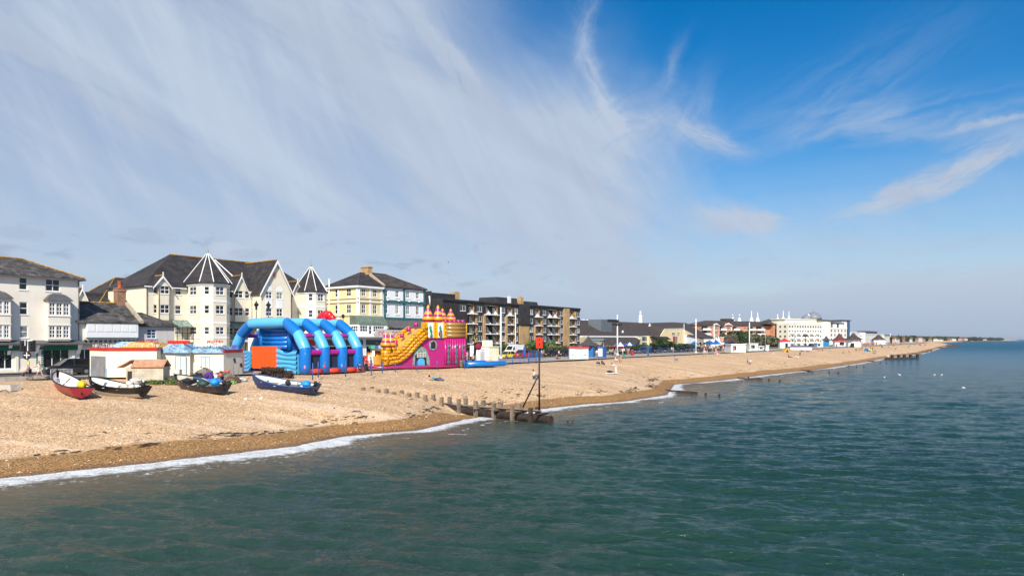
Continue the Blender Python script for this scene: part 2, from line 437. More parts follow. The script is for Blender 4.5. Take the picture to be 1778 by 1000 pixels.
# ------------------------------------------------------------------ sea
def sea_mat():
    m_ = bpy.data.materials.new('sea_water'); m_.use_nodes = True; nt = m_.node_tree; n = NX(nt); b = nt.nodes['Principled BSDF']
    pos = n.node('ShaderNodeNewGeometry').outputs['Position']; x, y, z = n.sep(pos); flat = n.comb(x, y, 0.0)
    at = n.node('ShaderNodeAttribute', attribute_name='offs').outputs['Fac']
    cr = n.node('ShaderNodeAttribute', attribute_name='crest').outputs['Fac']
    al = n.node('ShaderNodeAttribute', attribute_name='along').outputs['Fac']
    mud = n.sm(n.add(at, n.mul(n.sub(n.noise(flat, .12, 4, .6), .5), 9)), 1.5, 13, 1, 0)
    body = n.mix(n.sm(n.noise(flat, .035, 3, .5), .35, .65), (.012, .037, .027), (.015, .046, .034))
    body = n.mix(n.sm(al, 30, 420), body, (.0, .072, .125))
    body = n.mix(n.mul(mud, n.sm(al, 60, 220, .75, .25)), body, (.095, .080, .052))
    # foam: swash ribbon by the waterline, patchy along it
    pat = n.noise(n.comb(n.mul(al, .055), 0.0), 1.0, 2, .5)
    fn = n.noise(flat, 1.3, 7, .72, .6)
    fn2 = n.noise(flat, 6, 4, .7)
    wdt = n.add(n.mul(n.sm(pat, .36, .56), 1.3), n.sm(al, 20, 60, 1.1, .15))
    lim = n.add(n.add(wdt, n.mul(n.sub(fn, .5), 2.4)), n.mul(n.sub(n.noise(flat, .22, 3, .5), .5), 3.4))
    foam = n.mul(n.sm(n.sub(n.add(lim, .5), at), -.3, .7), n.sm(n.add(n.mul(fn2, .6), n.mul(fn, .4)), .36, .56, .30, 1))
    trail = n.mul(n.sm(n.sub(n.add(n.mul(lim, 2.0), 1.0), at), -1.0, 3.0), n.sm(n.noise(flat, 2.2, 6, .75, 1.5), .54, .62))
    foam = n.m('MAXIMUM', foam, n.mul(trail, .5))
    ln = n.m('ABSOLUTE', n.sub(at, n.add(3.6, n.mul(n.sub(n.noise(flat, .16, 4, .6), .5), 7.0))))
    foam = n.m('MAXIMUM', foam, n.mul(n.mul(n.sm(ln, .05, .45, 1, 0), n.sm(n.noise(flat, .5, 4, .7), .50, .60)), n.mul(n.sm(fn, .42, .56), .7)))
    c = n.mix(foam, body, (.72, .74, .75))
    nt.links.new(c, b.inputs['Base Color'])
    rgh = n.sm(al, 60, 900, .10, .36); nt.links.new(n.add(rgh, n.mul(foam, .5)), b.inputs['Roughness'])
    b.inputs['IOR'].default_value = 1.333; b.inputs['Specular IOR Level'].default_value = .36
    bn = n.node('ShaderNodeBump'); bn.inputs['Strength'].default_value = .75; bn.inputs['Distance'].default_value = .3
    r1 = n.noise(n.vscale(flat, (1.0, 1.9, 1), (0, 0, R(-10))), 1.5, 5, .62, .25)
    r2 = n.noise(n.vscale(flat, (1.0, 2.0, 1), (0, 0, R(12))), .42, 4, .6, .2)
    r3 = n.noise(n.vscale(flat, (.6, 1.9, 1), (0, 0, R(4))), .11, 3, .55)
    r0 = n.noise(n.vscale(flat, (1.0, 1.7, 1), (0, 0, R(-20))), 5.5, 3, .6, .2)
    hh = n.add(n.add(n.mul(r1, .56), n.mul(r2, .62)), n.add(n.mul(r0, .12), n.mul(r3, .9)))
    hh = n.mul(hh, n.sm(al, 30, 260, 1.3, 6.5))
    nt.links.new(hh, bn.inputs['Height']); nt.links.new(bn.outputs[0], b.inputs['Normal'])
    return m_
rr = [7.0]
while rr[-1] < 45000: rr.append(rr[-1] + max(.10, .30 * rr[-1] ** 2 / 5456) if rr[-1] < 2500 else rr[-1] * 1.12)
rr = np.array(rr); ang = np.radians(np.linspace(-54, 54, 1200))
RR, AN = np.meshgrid(rr, ang, indexing='ij'); WX = RR * np.sin(AN); WY = RR * np.cos(AN)
WA = WX * UU[0] + WY * UU[1]; WB = WX * NN[0] + WY * NN[1]
offs = np.interp(WA, SA, SB) - WB
H = np.zeros_like(WX); cell = np.gradient(rr)[:, None]
for k in range(64):
    lam = .42 * (16 ** (k / 63.0)) * rng.uniform(.9, 1.1)
    if k > 59: lam *= 1.9
    d_ = R(84) + rng.normal(0, .38)
    am = lam * (.0195 if lam < 1.6 else .0135) * rng.uniform(.5, 1.4) * (1.35 if .8 < lam < 3.0 else 1.0) * (.55 if lam > 6 else 1)
    kx, ky = math.cos(d_) * 2 * PI / lam, math.sin(d_) * 2 * PI / lam
    fade = np.clip((lam / np.maximum(cell, .01) - 2.2) / 2, 0, 1)
    if fade.max() <= 0: continue
    ph = kx * WX + ky * WY + rng.uniform(0, 6.28) + 1.1 * np.sin(WX * .10 + k) + .9 * np.sin(WY * .08 + 2 * k)
    s_ = np.sin(ph); H += fade * am * (.55 * s_ + .45 * (1 - np.abs(np.sin(ph * .5 + .7))) ** 1.2 * 1.6 - .3)
gust = .55 + .9 * np.clip(fbm(WX * .03, WY * .06, 3, 31) + .5, 0, 1)
H *= gust
H *= np.clip(offs / 14, .12, 1)
# low swell and the breaking wavelet beside the beach
swl = np.exp(-((offs - 9 - 2.0 * np.sin(WA * .07)) / 1.3) ** 2) * .10 * np.clip((220 - WA) / 150, 0, 1)
H += swl + .05
keep = offs > -4
Hs = np.where(offs < -1.5, -1.0 * np.clip((-1.5 - offs) / 3, 0, 1) * 3 + H, H)
Hs = np.where((offs < -4), -3.5, Hs)
SEA = gridmesh('sea', WX, WY, Hs, sea_mat(), {'offs': offs, 'crest': H, 'along': WA}); struct(SEA)

# ------------------------------------------------------------------ land, road, promenade
M_ASPH = mat('asphalt', (.075, .075, .08), .85, .25, .8, .3, 30)
M_PAVE = mat('promenade_paving', (.33, .29, .25), .85, .18, .6, .2, 20)
M_CONC = mat('concrete', (.42, .37, .31), .85, .25, 1.2, .4, 12, stain=.4)
M_LAND = mat('ground_soil', (.16, .15, .10), .95, .4, .05)
def strip(name, a_vals, bf0, bf1, z_, m_, zf=None):
    mb = MB()
    for i in range(len(a_vals) - 1):
        a0, a1 = a_vals[i], a_vals[i + 1]
        mb.poly([(*S(a0, bf0(a0)), z_), (*S(a1, bf0(a1)), z_), (*S(a1, bf1(a1)), z_), (*S(a0, bf1(a0)), z_)])
    return struct(mb.build(name, m_))
av = list(range(-200, 320, 6)) + list(range(320, 5600, 60))
strip('ground', av, lambda a: float(top_b(a)) + .3, lambda a: 2600 + a * 1.2, 4.04, M_LAND)
strip('promenade', [a for a in av if a <= 1300], lambda a: float(top_b(a)) + .05 if a > 33 else 83.5, lambda a: 84.0 + max(0, a - 700) * .12, 4.10, M_PAVE)
strip('road', [a for a in av if a <= 1300], lambda a: max(80.6, 81.0 + (a - 700) * .12 if a > 700 else 78.4 if a < 60 else 81.0), lambda a: 89.5 + max(0, a - 700) * .12, 4.112, M_ASPH)
strip('pavement', [a for a in av if a <= 400], lambda a: 89.5, lambda a: 101.0, 4.22, M_PAVE)
mb = MB(); 
for i, a in enumerate(range(-60, 28, 3)):
    x0, y0 = S(a, 79.2 if a < 22 else 78.6); mb.M = Matrix.Translation((x0, y0, 3.7)) @ Matrix.Rotation(TH, 4, 'Z')
    mb.box(0, 0, 0, 2.96, .55, .62 + .02 * (i % 3))
mb.M = None
tag(mb.build('sea_wall', M_CONC), 'low worn concrete kerb wall between the shingle and the road', 'wall')
mb = MB()
for l0 in range(-40, 300, 4):
    p = [S(l0, 85.2), S(l0 + 2, 85.2), S(l0 + 2, 85.32), S(l0, 85.32)]; mb.poly([(*v, 4.117) for v in p])
struct(mb.build('road_marking', mat('road_paint', (.75, .74, .7), .7)))
# ================================================================== architecture kit
M_WHITE = mat('white_paint', (.84, .83, .80), .6, .06)
M_CREAMW = mat('cream_render', (.80, .735, .62), .8, .07, .5, .12, 25, stain=.12)
M_HOTEL = mat('hotel_render', (.78, .71, .55), .8, .06, .5, .1, 25, stain=.10)
M_YELLOW = mat('yellow_render', (.80, .66, .36), .8, .06, .5, .1, 25, stain=.12)
M_WHITER = mat('white_render', (.82, .82, .80), .8, .05, .5, .1, 25, stain=.10)
M_TEAL = mat('teal_trim', (.035, .13, .14), .6, .1)
M_BROWN = mat('brown_pipe', (.12, .06, .04), .5, .1)
M_LEAD = mat('lead_sheet', (.10, .10, .10), .6, .2)
M_COPING = mat('stone_coping', (.45, .38, .27), .9, .3, 2, .3, stain=.4)
M_SLATE = tiled('slate_roof', (.050, .045, .046), (.030, .027, .030), (.015, .014, .015), .32, .26, .008)
M_SLATEO = tiled('old_slate_roof', (.115, .105, .098), (.045, .042, .042), (.02, .02, .02), .34, .28, .012, moss=(.16, .12, .06, .5), wv=.6)
M_TILEB = tiled('brown_tile_roof', (.085, .065, .055), (.05, .038, .034), (.02, .016, .015), .4, .32, .012, moss=(.10, .075, .05, .5))
M_LICHEN = mat('lichen_ridge', (.42, .22, .035), .95, .55, 2.5, .4, 12)
M_BRICKY = tiled('buff_brick', (.50, .31, .13), (.40, .24, .10), (.42, .33, .22), .45, .15, .012, 'wall', wv=.2, bump=.2)
M_BRICKR = tiled('red_brick', (.60, .25, .13), (.52, .21, .11), (.50, .38, .28), .45, .15, .012, 'wall', wv=.2, bump=.2)
M_BLACKT = tiled('black_tile_hanging', (.045, .043, .044), (.032, .030, .031), (.016, .016, .016), .3, .28, .012, 'wall', wv=.3)
def glass(name, col, rough=.06, lacy=None):
    if name in MC: return MC[name]
    m_ = bpy.data.materials.new(name); m_.use_nodes = True; n = NX(m_.node_tree); b = m_.node_tree.nodes['Principled BSDF']
    c = n.noise(n.node('ShaderNodeTexCoord').outputs['Object'], 1.7, 3, .5)
    base = n.mix(n.sm(c, .4, .6), tuple(k * .6 for k in col), col)
    m_.node_tree.links.new(base, b.inputs['Base Color']); b.inputs['Roughness'].default_value = rough
    b.inputs['Specular IOR Level'].default_value = .5; MC[name] = m_; return m_
GL = [glass('glass_dark', (.02, .022, .025)), glass('glass_blue', (.05, .07, .10)), glass('glass_curtain', (.30, .30, .29), .25), glass('glass_dim', (.07, .075, .08))]
FRC = {}
def frame_data(w, h, nx, nz, mt, fw=.085, bars=.042, sill=True):
    k = (round(w, 2), round(h, 2), nx, nz, mt.name, fw, sill)
    if k not in FRC:
        m_ = MB(); y0, y1 = .045, .115
        m_.box(0, y0, 0, fw, y1, h); m_.box(w - fw, y0, 0, w, y1, h); m_.box(fw, y0, 0, w - fw, y1, fw); m_.box(fw, y0, h - fw, w - fw, y1, h)
        for i in range(1, nx):
            x_ = w * i / nx; m_.box(x_ - bars, y0 + .008, fw, x_ + bars, y1 - .008, h - fw)
        for i in range(1, nz):
            z_ = h * i / nz; m_.box(fw, y0 + .014, z_ - bars, w - fw, y1 - .014, z_ + bars)
        if sill: m_.box(-.08, -.07, -.09, w + .08, .04, -.005)
        g = MB(); g.box(fw * .5, .085, fw * .5, w - fw * .5, .10, h - fw * .5)
        FRC[k] = (m_.data('window', mt), [g.data('pane', x_) for x_ in GL])
    return FRC[k]
def put_window(parent, pos, ang, w, h, nx=1, nz=2, mt=None, gl=None, sill=True, name='window'):
    fr, ps = frame_data(w, h, nx, nz, mt or M_WHITE, sill=sill)
    o = mobj(name, fr, parent, pos, ang)
    g = gl if gl is not None else random.choice([0, 0, 1, 1, 2, 3])
    mobj('pane', ps[g], o); return o
def wallpanel(mb, o, ang, L, z0, z1, holes=(), mi=0, rev=.2, top=None):
    """vertical wall sheet with reveals round its openings; o origin xy, ang direction; holes (s0, z0, s1, z1)"""
    cx, sx = math.cos(ang), math.sin(ang)
    P = lambda s_, z_, d=0.0: (o[0] + cx * s_ - sx * d, o[1] + sx * s_ + cx * d, z_)
    ss = sorted({0, L, *[h[0] for h in holes], *[h[2] for h in holes]}); zs = sorted({z0, z1, *[h[1] for h in holes], *[h[3] for h in holes]})
    ss = [s_ for s_ in ss if -1e-6 <= s_ <= L + 1e-6]; zs = [z_ for z_ in zs if z0 - 1e-6 <= z_ <= z1 + 1e-6]
    for i in range(len(ss) - 1):
        for j in range(len(zs) - 1):
            cs, cz = (ss[i] + ss[i + 1]) / 2, (zs[j] + zs[j + 1]) / 2
            if any(h[0] < cs < h[2] and h[1] < cz < h[3] for h in holes): continue
            mb.poly([P(ss[i], zs[j]), P(ss[i + 1], zs[j]), P(ss[i + 1], zs[j + 1]), P(ss[i], zs[j + 1])], mi)
    for a, b, c, d in holes:
        mb.poly([P(a, b), P(c, b), P(c, b, rev), P(a, b, rev)], mi); mb.poly([P(a, d, rev), P(c, d, rev), P(c, d), P(a, d)], mi)
        mb.poly([P(a, b), P(a, b, rev), P(a, d, rev), P(a, d)], mi); mb.poly([P(c, b, rev), P(c, b), P(c, d), P(c, d, rev)], mi)
class Bldg:
    """a building: root empty at its seaward near corner, local x along the street, local y inland"""
    def __init__(s, name, label, cat, a0, b0, z0=4.1, turn=0.0, group=None, wall_mat=None):
        X, Y = S(a0, b0); s.root = thing(name, label, cat, (X, Y, z0), TH + R(turn), group); s.ang = TH + R(turn); s.o = (X, Y, z0)
        s.wall = MB(); s.wm = wall_mat
    def loc(s, px, py, yl=0.0):
        """local x and z of the spot seen at a photo position on the plane local y = yl"""
        c, sn = math.cos(s.ang), math.sin(s.ang); r = (px - CX) / F
        ox, oy = s.o[0] - sn * yl, s.o[1] + c * yl
        # (ox + c t) = r d ; (oy + sn t) = d
        t = (r * oy - ox) / (c - r * sn); d = oy + sn * t
        return t, zat(py, d) - s.o[2]
    def lx(s, px, yl=0.0): return s.loc(px, HY, yl)[0]
    def side(s, px, x0):
        """local y of the spot seen at px on the plane local x = x0"""
        c, sn = math.cos(s.ang), math.sin(s.ang); r = (px - CX) / F
        ox, oy = s.o[0] + c * x0, s.o[1] + sn * x0
        return (r * oy - ox) / (-sn - r * c)
    def panel(s, p0, p1, z0, z1, wins=(), mi=0, mt=None, name='window'):
        """wall from local p0 to p1 (outside on the right-hand side); wins (s_center, z0, w, h, nx, nz[, glass])"""
        L = math.hypot(p1[0] - p0[0], p1[1] - p0[1]); a = math.atan2(p1[1] - p0[1], p1[0] - p0[0])
        holes = [(w[0] - w[2] / 2, w[1], w[0] + w[2] / 2, w[1] + w[3]) for w in wins]
        wallpanel(s.wall, p0, a, L, z0, z1, holes, mi)
        for w in wins:
            so_ = w[0] - w[2] / 2
            put_window(s.root, (p0[0] + math.cos(a) * so_, p0[1] + math.sin(a) * so_, w[1]), a, w[2], w[3], w[4], w[5], mt, w[6] if len(w) > 6 else None, name=name)
    def shell(s, x0, x1, y0, y1, z0, z1, front=(), left=(), mi=0, mt=None):
        s.panel((x0, y0), (x1, y0), z0, z1, front, mi, mt); s.panel((x1, y0), (x1, y1), z0, z1, (), mi)
        s.panel((x1, y1), (x0, y1), z0, z1, (), mi); s.panel((x0, y1), (x0, y0), z0, z1, left, mi, mt)
        s.wall.poly([(x0, y0, z1), (x1, y0, z1), (x1, y1, z1), (x0, y1, z1)], mi)
    def done(s, mats=None): 
        o = s.wall.build('wall', mats or s.wm, s.root); return o
    def part(s, name, mb, m_, parent=None): return mb.build(name, m_, parent or s.root)
def hip(mb, x0, x1, y0, y1, z, h, hl=0.0, hr=0.0, ov=.3, t=.14, ridge=None, hips=True):
    """hipped or gabled roof; hl, hr: how far the ridge starts in from each end (0 = gable)"""
    X0, X1, Y0, Y1 = x0 - ov, x1 + ov, y0 - ov, y1 + ov; ym = (y0 + y1) / 2
    rl = x0 + hl if hl else X0; rr_ = x1 - hr if hr else X1
    A_, B_, C_, D_ = (X0, Y0, z), (X1, Y0, z), (X1, Y1, z), (X0, Y1, z); E_, F_ = (rl, ym, z + h), (rr_, ym, z + h)
    for p in ([A_, B_, F_, E_], [C_, D_, E_, F_], [B_, C_, F_], [D_, A_, E_]): mb.poly(p)
    lo = [(p[0], p[1], z - t) for p in (A_, B_, C_, D_)]
    for i, (p, r_) in enumerate(zip((A_, B_, C_, D_), lo)):
        p2 = (A_, B_, C_, D_)[(i + 1) % 4]; r2 = lo[(i + 1) % 4]; mb.poly([r_, r2, p2, p])
    mb.poly(lo)
    if ridge is not None:
        ridge.tube([(rl, ym, z + h + .03), (rr_, ym, z + h + .03)], .13, 6, sm=False)
        if hl and hips:
            for p in (A_, D_): ridge.tube([(p[0], p[1], p[2] + .03), (E_[0], E_[1], E_[2] + .03)], .09, 6, sm=False)
        if hr and hips:
            for p in (B_, C_): ridge.tube([(p[0], p[1], p[2] + .03), (F_[0], F_[1], F_[2] + .03)], .09, 6, sm=False)
def gable_front(mb, x0, x1, z, h, y0, y1, mi=0):
    """triangular wall"""
    mb.extr([(x0, z), (x1, z), ((x0 + x1) / 2, z + h)], y0, y1, mi)
def gable_roof(mb, x0, x1, z, h, y0, y1, ov=.25, t=.12):
    """roof whose ridge runs along y"""
    xm = (x0 + x1) / 2; k = h / (xm - x0); dz = ov * k
    mb.extr([(x0 - ov, z - dz), (xm, z + h), (x1 + ov, z - dz), (x1 + ov, z - dz + t), (xm, z + h + t), (x0 - ov, z - dz + t)], y0, y1)
def bargeboard(mb, x0, x1, z, h, y, ov=.3, w=.26, d=.09, finial=True):
    xm = (x0 + x1) / 2; k = h / (xm - x0); dz = ov * k
    mb.extr([(x0 - ov, z - dz - w * .6), (xm, z + h - w), (x1 + ov, z - dz - w * .6), (x1 + ov, z - dz + .1), (xm, z + h + .16), (x0 - ov, z - dz + .1)], y - d, y)
    if finial: mb.box(xm - .07, y - d - .03, z + h - .3, xm + .07, y - .02, z + h + .65)
def pipe(b, x, y, z0, z1, m_, r=.055, name='drainpipe'):
    m2 = MB(); m2.tube([(x, y, z0), (x, y, z1)], r, 6)
    for z_ in np.arange(z0 + 1, z1, 1.9): m2.box(x - r - .02, y - r - .01, z_, x + r + .02, y + r + .03, z_ + .05)
    return b.part(name, m2, m_)

# ================================================================== white house with bay windows (far left)
a_r, _ = on_b(138, 93); a_l = on_b(-150, 93)[0]
B = Bldg('white_house', 'tall cream white seafront house with stacked bay windows and green shop awnings below', 'house', a_l, 93, wall_mat=M_CREAMW)
L = a_r - a_l; ez = B.loc(138, 484)[1]
def col(zk, x): return B.lx(q(zk, x, 0)[0])
rows = [B.loc(*q(1, 135, y))[1] for y in (278, 205, 420, 347, 555, 485)]
r3, h3, r2, h2, r1, h1 = rows[0], rows[1] - rows[0], rows[2], rows[3] - rows[2], rows[4], rows[5] - rows[4]
wf = []
for cx_, w_, nx in ((134, .85, 1), (305, 1.55, 2)):
    wf.append((col(1, cx_), r3, w_, h3, nx, 2, 0))
wf += [(col(1, 136), r2, .85, h2, 1, 2, 0), (col(1, 138), r1, .85, h1, 1, 2, 2)]
xl2 = col(1, -230); xl3 = col(1, -60)
wf += [(xl3, r3, 1.55, h3, 2, 2), (xl2, r3, .85, h3, 1, 2), (xl2, r2, .85, h2, 1, 2), (xl2, r1, .85, h1, 1, 2)]
# ground floor: shop openings
gz = 2.72
shops = []
for x0_, x1_ in ((-240, -90), (-60, 72), (250, 402)):
    s0, s1 = col(1, x0_), col(1, x1_); shops.append((s0, s1))
gw = [((s0 + s1) / 2, .5, s1 - s0, 2.2, 3, 1, 0) for s0, s1 in shops]
B.shell(0, L, 0, 9, 0, ez, front=wf + gw)
B.wall.box(-.02, -.10, 0, L + .02, -.004, .42)
for s0, s1 in shops:      # pale pilasters beside the shop windows
    B.wall.box(s0 - .55, -.16, .0, s0 - .25, -.005, 2.7); B.wall.box(s1 + .25, -.16, 0, s1 + .55, -.005, 2.7)
B.done()
m2, rg = MB(), MB(); hip(m2, 0, L, 0, 9, ez, 2.3, 4.5, 4.6, .45, ridge=rg)
rf = B.part('roof', m2, M_SLATEO); rg.build('ridge_tile', M_LICHEN, rf)
m2 = MB(); m2.box(-.5, -.58, ez - .26, L + .5, -.46, ez - .12); m2.box(L + .46, -.5, ez - .26, L + .58, 9, ez - .12); B.part('gutter', m2, M_LEAD)
pipe(B, L - .12, -.1, 3.2, ez - .2, M_LEAD)
for cx0, cx1 in ((248, 395), (-95, 52)):
    x0, x1 = col(1, cx0) + .25, col(1, cx1) - .1; pj = .85; bz0, bz1 = r1 - .35, r2 + h2 + .25
    bay = MB(); 
    bx = bpy.data.objects.new('bay_window', None); COL.objects.link(bx); bx.parent = B.root
    holes_l = []
    def bpanel(p0, p1, wn):
        L_ = math.hypot(p1[0] - p0[0], p1[1] - p0[1]); a_ = math.atan2(p1[1] - p0[1], p1[0] - p0[0])
        hs_ = []
        for z_, h_ in ((r1, h1), (r2, h2)):
            n_, ww = wn; gap = (L_ - n_ * ww) / (n_ + 1)
            for i in range(n_): hs_.append((gap + i * (ww + gap), z_, gap + i * (ww + gap) + ww, z_ + h_))
        wallpanel(bay, p0, a_, L_, bz0, bz1, hs_, rev=.12)
        for h_ in hs_: put_window(B.root, (p0[0] + math.cos(a_) * h_[0], p0[1] + math.sin(a_) * h_[0], h_[1]), a_, h_[2] - h_[0], h_[3] - h_[1], 2, 3, gl=random.choice([0, 0, 3]), sill=False)
    bpanel((x0, -pj), (x1, -pj), (3, (x1 - x0) / 3 - .16)); bpanel((x0, 0), (x0, -pj), (1, .6)); bpanel((x1, -pj), (x1, 0), (1, .6))
    bay.poly([(x0, 0, bz0), (x1, 0, bz0), (x1, -pj, bz0), (x0, -pj, bz0)])
    bay.box(x0 - .08, -pj - .08, r2 - .18, x1 + .08, -pj - .004, r2 - .06); bay.box(x0 - .08, -pj - .08, r1 - .18, x1 + .08, -pj - .004, r1 - .06)
    bay.box(x0 - .06, -pj - .06, r1 + h1 + .06, x1 + .06, -pj - .004, r1 + h1 + .2)
    w_ = bay.build('bay_wall', M_CREAMW, bx)
    rf = MB(); z_ = bz1; prof = [(.25, 0), (.2, .12), (-.05, .42), (-.35, .72), (-.75, .9)]
    rings = [[(x0 - e, -pj - e, z_ + h_), (x1 + e, -pj - e, z_ + h_), (x1 + e, .0, z_ + h_), (x0 - e, .0, z_ + h_)] for e, h_ in prof]
    rf.loft(rings, sm=False); rf.build('bay_roof', M_LEAD, bx)
# continuous canopy, green fascia and brackets
cz = gz + .52
m2 = MB(); m2.extr([(0.02, cz + .55), (-1.05, cz + .16), (-1.05, cz), (.02, cz)], 0, L, ax='x'); m2.M = None
B.part('canopy', m2, M_LEAD)
for s0, s1 in shops:
    m2 = MB(); m2.box(s0 - .1, -.5, gz - .12, s1 + .75, -.38, gz + .42); B.part('shop_fascia', m2, mat('green_fascia', (.01, .13, .07), .5, .1))
    m2 = MB(); m2.box(s0 + .6, -.30, gz + .1, s1 - .6, -.02, gz + .22)
    for i in range(2):      # green planting in the shop window
        xx = s0 + (s1 - s0) * (.3 + .38 * i)
        for k in range(40):
            t_, r_ = random.uniform(0, 6.28), random.uniform(.05, .42); zz = 1.5 + random.uniform(0, 1.0)
            m2.poly([(xx + r_ * math.cos(t_), .0 - .02, zz), (xx + r_ * math.cos(t_) + .12, -.03, zz + .05), (xx + r_ * math.cos(t_) + .02, -.025, zz + .16)])
    B.part('window_display', m2, mat('window_plants', (.03, .10, .04), .7, .3))
for x_ in (50, 210, 448, -78):
    m2 = MB(); xx = col(1, x_); m2.extr([(0, 2.1), (-.35, 2.7), (-.75, 3.2), (-.75, 3.24), (0, 3.24)], xx - .16, xx + .16, ax='x'); B.part('bracket', m2, M_WHITE)
m2 = MB(); sx = col(1, 231); m2.box(sx - .38, -.1, .8, sx + .38, -.01, 2.9); sgn = B.part('menu_board', m2, mat('green_board', (.02, .16, .09), .5))
m2 = MB()
for i, z_ in enumerate((2.62, 2.05, 1.82, 1.6, 1.35, 1.1)): m2.box(sx - .28, -.115, z_ - .05, sx + .28, -.102, z_ + (.08 if i == 0 else .02))
m2.build('lettering', M_WHITE, sgn)

# ================================================================== low slate roofed building with panelled front
a0, _ = on_b(q(2, 36, 0)[0], 93.2); B = Bldg('slate_roofed_shop', 'low cream building with blank white panelled front, old slate roof and brick chimney', 'building', a_r + .05, 93.2, wall_mat=M_CREAMW)
x1 = B.lx(q(2, 425, 0)[0]); ez = B.loc(*q(2, 200, 497))[1]; rzz = B.loc(*q(2, 200, 378), 4.2)[1]
xd0, xd1 = B.lx(q(1, 468, 0)[0]), B.lx(q(1, 512, 0)[0])
B.shell(0, x1, 0, 8.4, 0, ez, front=[((xd0 + xd1) / 2, .3, 1.3, 2.4, 2, 1, 0)] + [(x_, .5, 2.2, 2.2, 3, 1, 0) for x_ in np.arange(xd1 + 2.4, x1 - 1.5, 3.1)])
px0 = B.lx(q(2, 100, 0)[0])
B.done()
m2 = MB(); pn = 6; pw = (x1 - .3 - px0) / pn; zt = ez - .15; zb_ = B.loc(*q(2, 200, 592))[1]
m2.box(px0, -.38, zb_, x1 - .1, -.02, zt)
for i in range(pn): m2.box(px0 + .12 + i * pw, -.42, zb_ + .75, px0 + i * pw + pw - .02, -.39, zt - .12)
B.part('panelled_front', m2, M_WHITER)
m2, rg = MB(), MB(); hip(m2, 0, x1, 0, 8.4, ez, rzz - ez, 0, 0, .5, ridge=rg)
rf = B.part('roof', m2, M_SLATEO); rg.build('ridge_tile', M_LICHEN, rf)
m2 = MB(); cx0, cx1 = B.lx(q(2, 291, 0)[0], 4.2), B.lx(q(2, 342, 0)[0], 4.2); ctz = B.loc(*q(2, 316, 292), 4.2)[1]
m2.box(cx0, 3.7, rzz - 1.2, cx1, 4.9, ctz); m2.box(cx0 - .08, 3.62, ctz - .35, cx1 + .08, 4.98, ctz - .12); m2.box(cx0 - .05, 3.65, ctz, cx1 + .05, 4.95, ctz + .12)
ch = B.part('chimney', m2, tiled('brown_brick', (.35, .17, .09), (.27, .13, .07), (.3, .22, .16), .3, .12, .012, 'wall'))
m2 = MB(); m2.lathe([(.32, 0), (.26, .15), (.26, .75), (.31, .85), (.31, .92), (.2, .92)], ((cx0 + cx1) / 2, 4.3, ctz + .12), 10); m2.build('chimney_pot', mat('terracotta', (.42, .10, .04), .8, .2), ch)
m2 = MB(); m2.extr([(-.55, ez - .1), (4.2, rzz + .12), (8.9, ez - .1), (8.9, ez + .3), (4.2, rzz + .5), (-.55, ez + .3)], x1 + .1, x1 + .5, ax='x'); B.part('gable_coping', m2, M_COPING)
m2 = MB(); m2.extr([(0, 3.75), (-1.05, 3.4), (-1.05, 3.25), (0, 3.25)], 0, x1, ax='x'); B.part('canopy', m2, M_LEAD)
m2 = MB()
for i in range(34): xx = .3 + i * (x1 - .6) / 34; m2.ell((xx, -.8 + .2 * (i % 3), 3.72), (.09, .09, .13 + .06 * (i % 2)), 6, 4)
B.part('canopy_ornament', m2, mat('dark_ornament', (.04, .04, .05), .6))
for x_ in (155, 60): 
    m2 = MB(); xx = B.lx(q(2, x_, 0)[0]); m2.extr([(0, 2.1), (-.35, 2.7), (-.75, 3.2), (-.75, 3.24), (0, 3.24)], xx - .16, xx + .16, ax='x'); B.part('bracket', m2, M_WHITE)
# its lower annexe
a0 = on_b(q(2, 430, 0)[0], 93.6)[0]
B = Bldg('slate_roofed_annexe', 'small rendered outbuilding with hipped slate roof between the panelled shop and the hotel', 'building', a0, 93.6, wall_mat=mat('grey_render', (.55, .52, .49), .85, .1, .6, .2, 20, stain=.3))
x1 = B.lx(q(2, 652, 0)[0]); ez = B.loc(*q(2, 540, 521))[1]; rzz = B.loc(*q(2, 500, 446), 2.8)[1]
wx = B.lx(q(2, 511, 0)[0]); wz = B.loc(*q(2, 511, 598))[1]; wt = B.loc(*q(2, 511, 541))[1]
B.shell(0, x1, 0, 5.6, 0, ez, front=[(wx, wz, 1.25, wt - wz, 2, 3, 1)], mt=mat('blue_white_frame', (.62, .68, .8), .6)); B.done()
m2, rg = MB(), MB(); hip(m2, 0, x1, 0, 5.6, ez, rzz - ez, 0, 3.0, .35, ridge=rg); rf = B.part('roof', m2, M_SLATEO); rg.build('ridge_tile', mat('slate_ridge', (.07, .06, .06), .8), rf)

# ================================================================== gabled house further inland
a0 = on_b(q(2, 42, 0)[0], 112)[0]
B = Bldg('inland_house', 'dark roofed house with white bargeboards standing behind the slate roofed shop', 'house', a0, 112, wall_mat=M_HOTEL)
ez = B.loc(*q(2, 60, 368))[1]; pk = B.loc(*q(2, 64, 292), 0)[1]; xg = B.lx(q(2, 115, 0)[0])
B.wall.box(0, 0, 0, xg, 9, ez); gable_front(B.wall, 0, xg, ez, pk - ez, 0, .3)
x2 = B.lx(q(2, 175, 0)[0], 2); x3 = B.lx(q(2, 500, 0)[0], 0); ez2 = B.loc(*q(2, 430, 392), 2)[1]; rz2 = B.loc(*q(2, 420, 234), 8)[1]
B.wall.box(x2 + 1.5, 1.2, 0, x3, 14, ez2)
B.done()
put_window(B.root, (B.lx(q(2, 362, 0)[0], 1.2), 1.17, B.loc(*q(2, 380, 428), 1.2)[1]), 0, 2.2, 1.2, 3, 2)
m2, rg = MB(), MB(); gable_roof(m2, 0, xg, ez, pk - ez, -.2, 8.0); rg.tube([(xg / 2, -.2, pk + .2), (xg / 2, 8, pk + .2)], .12, 6)
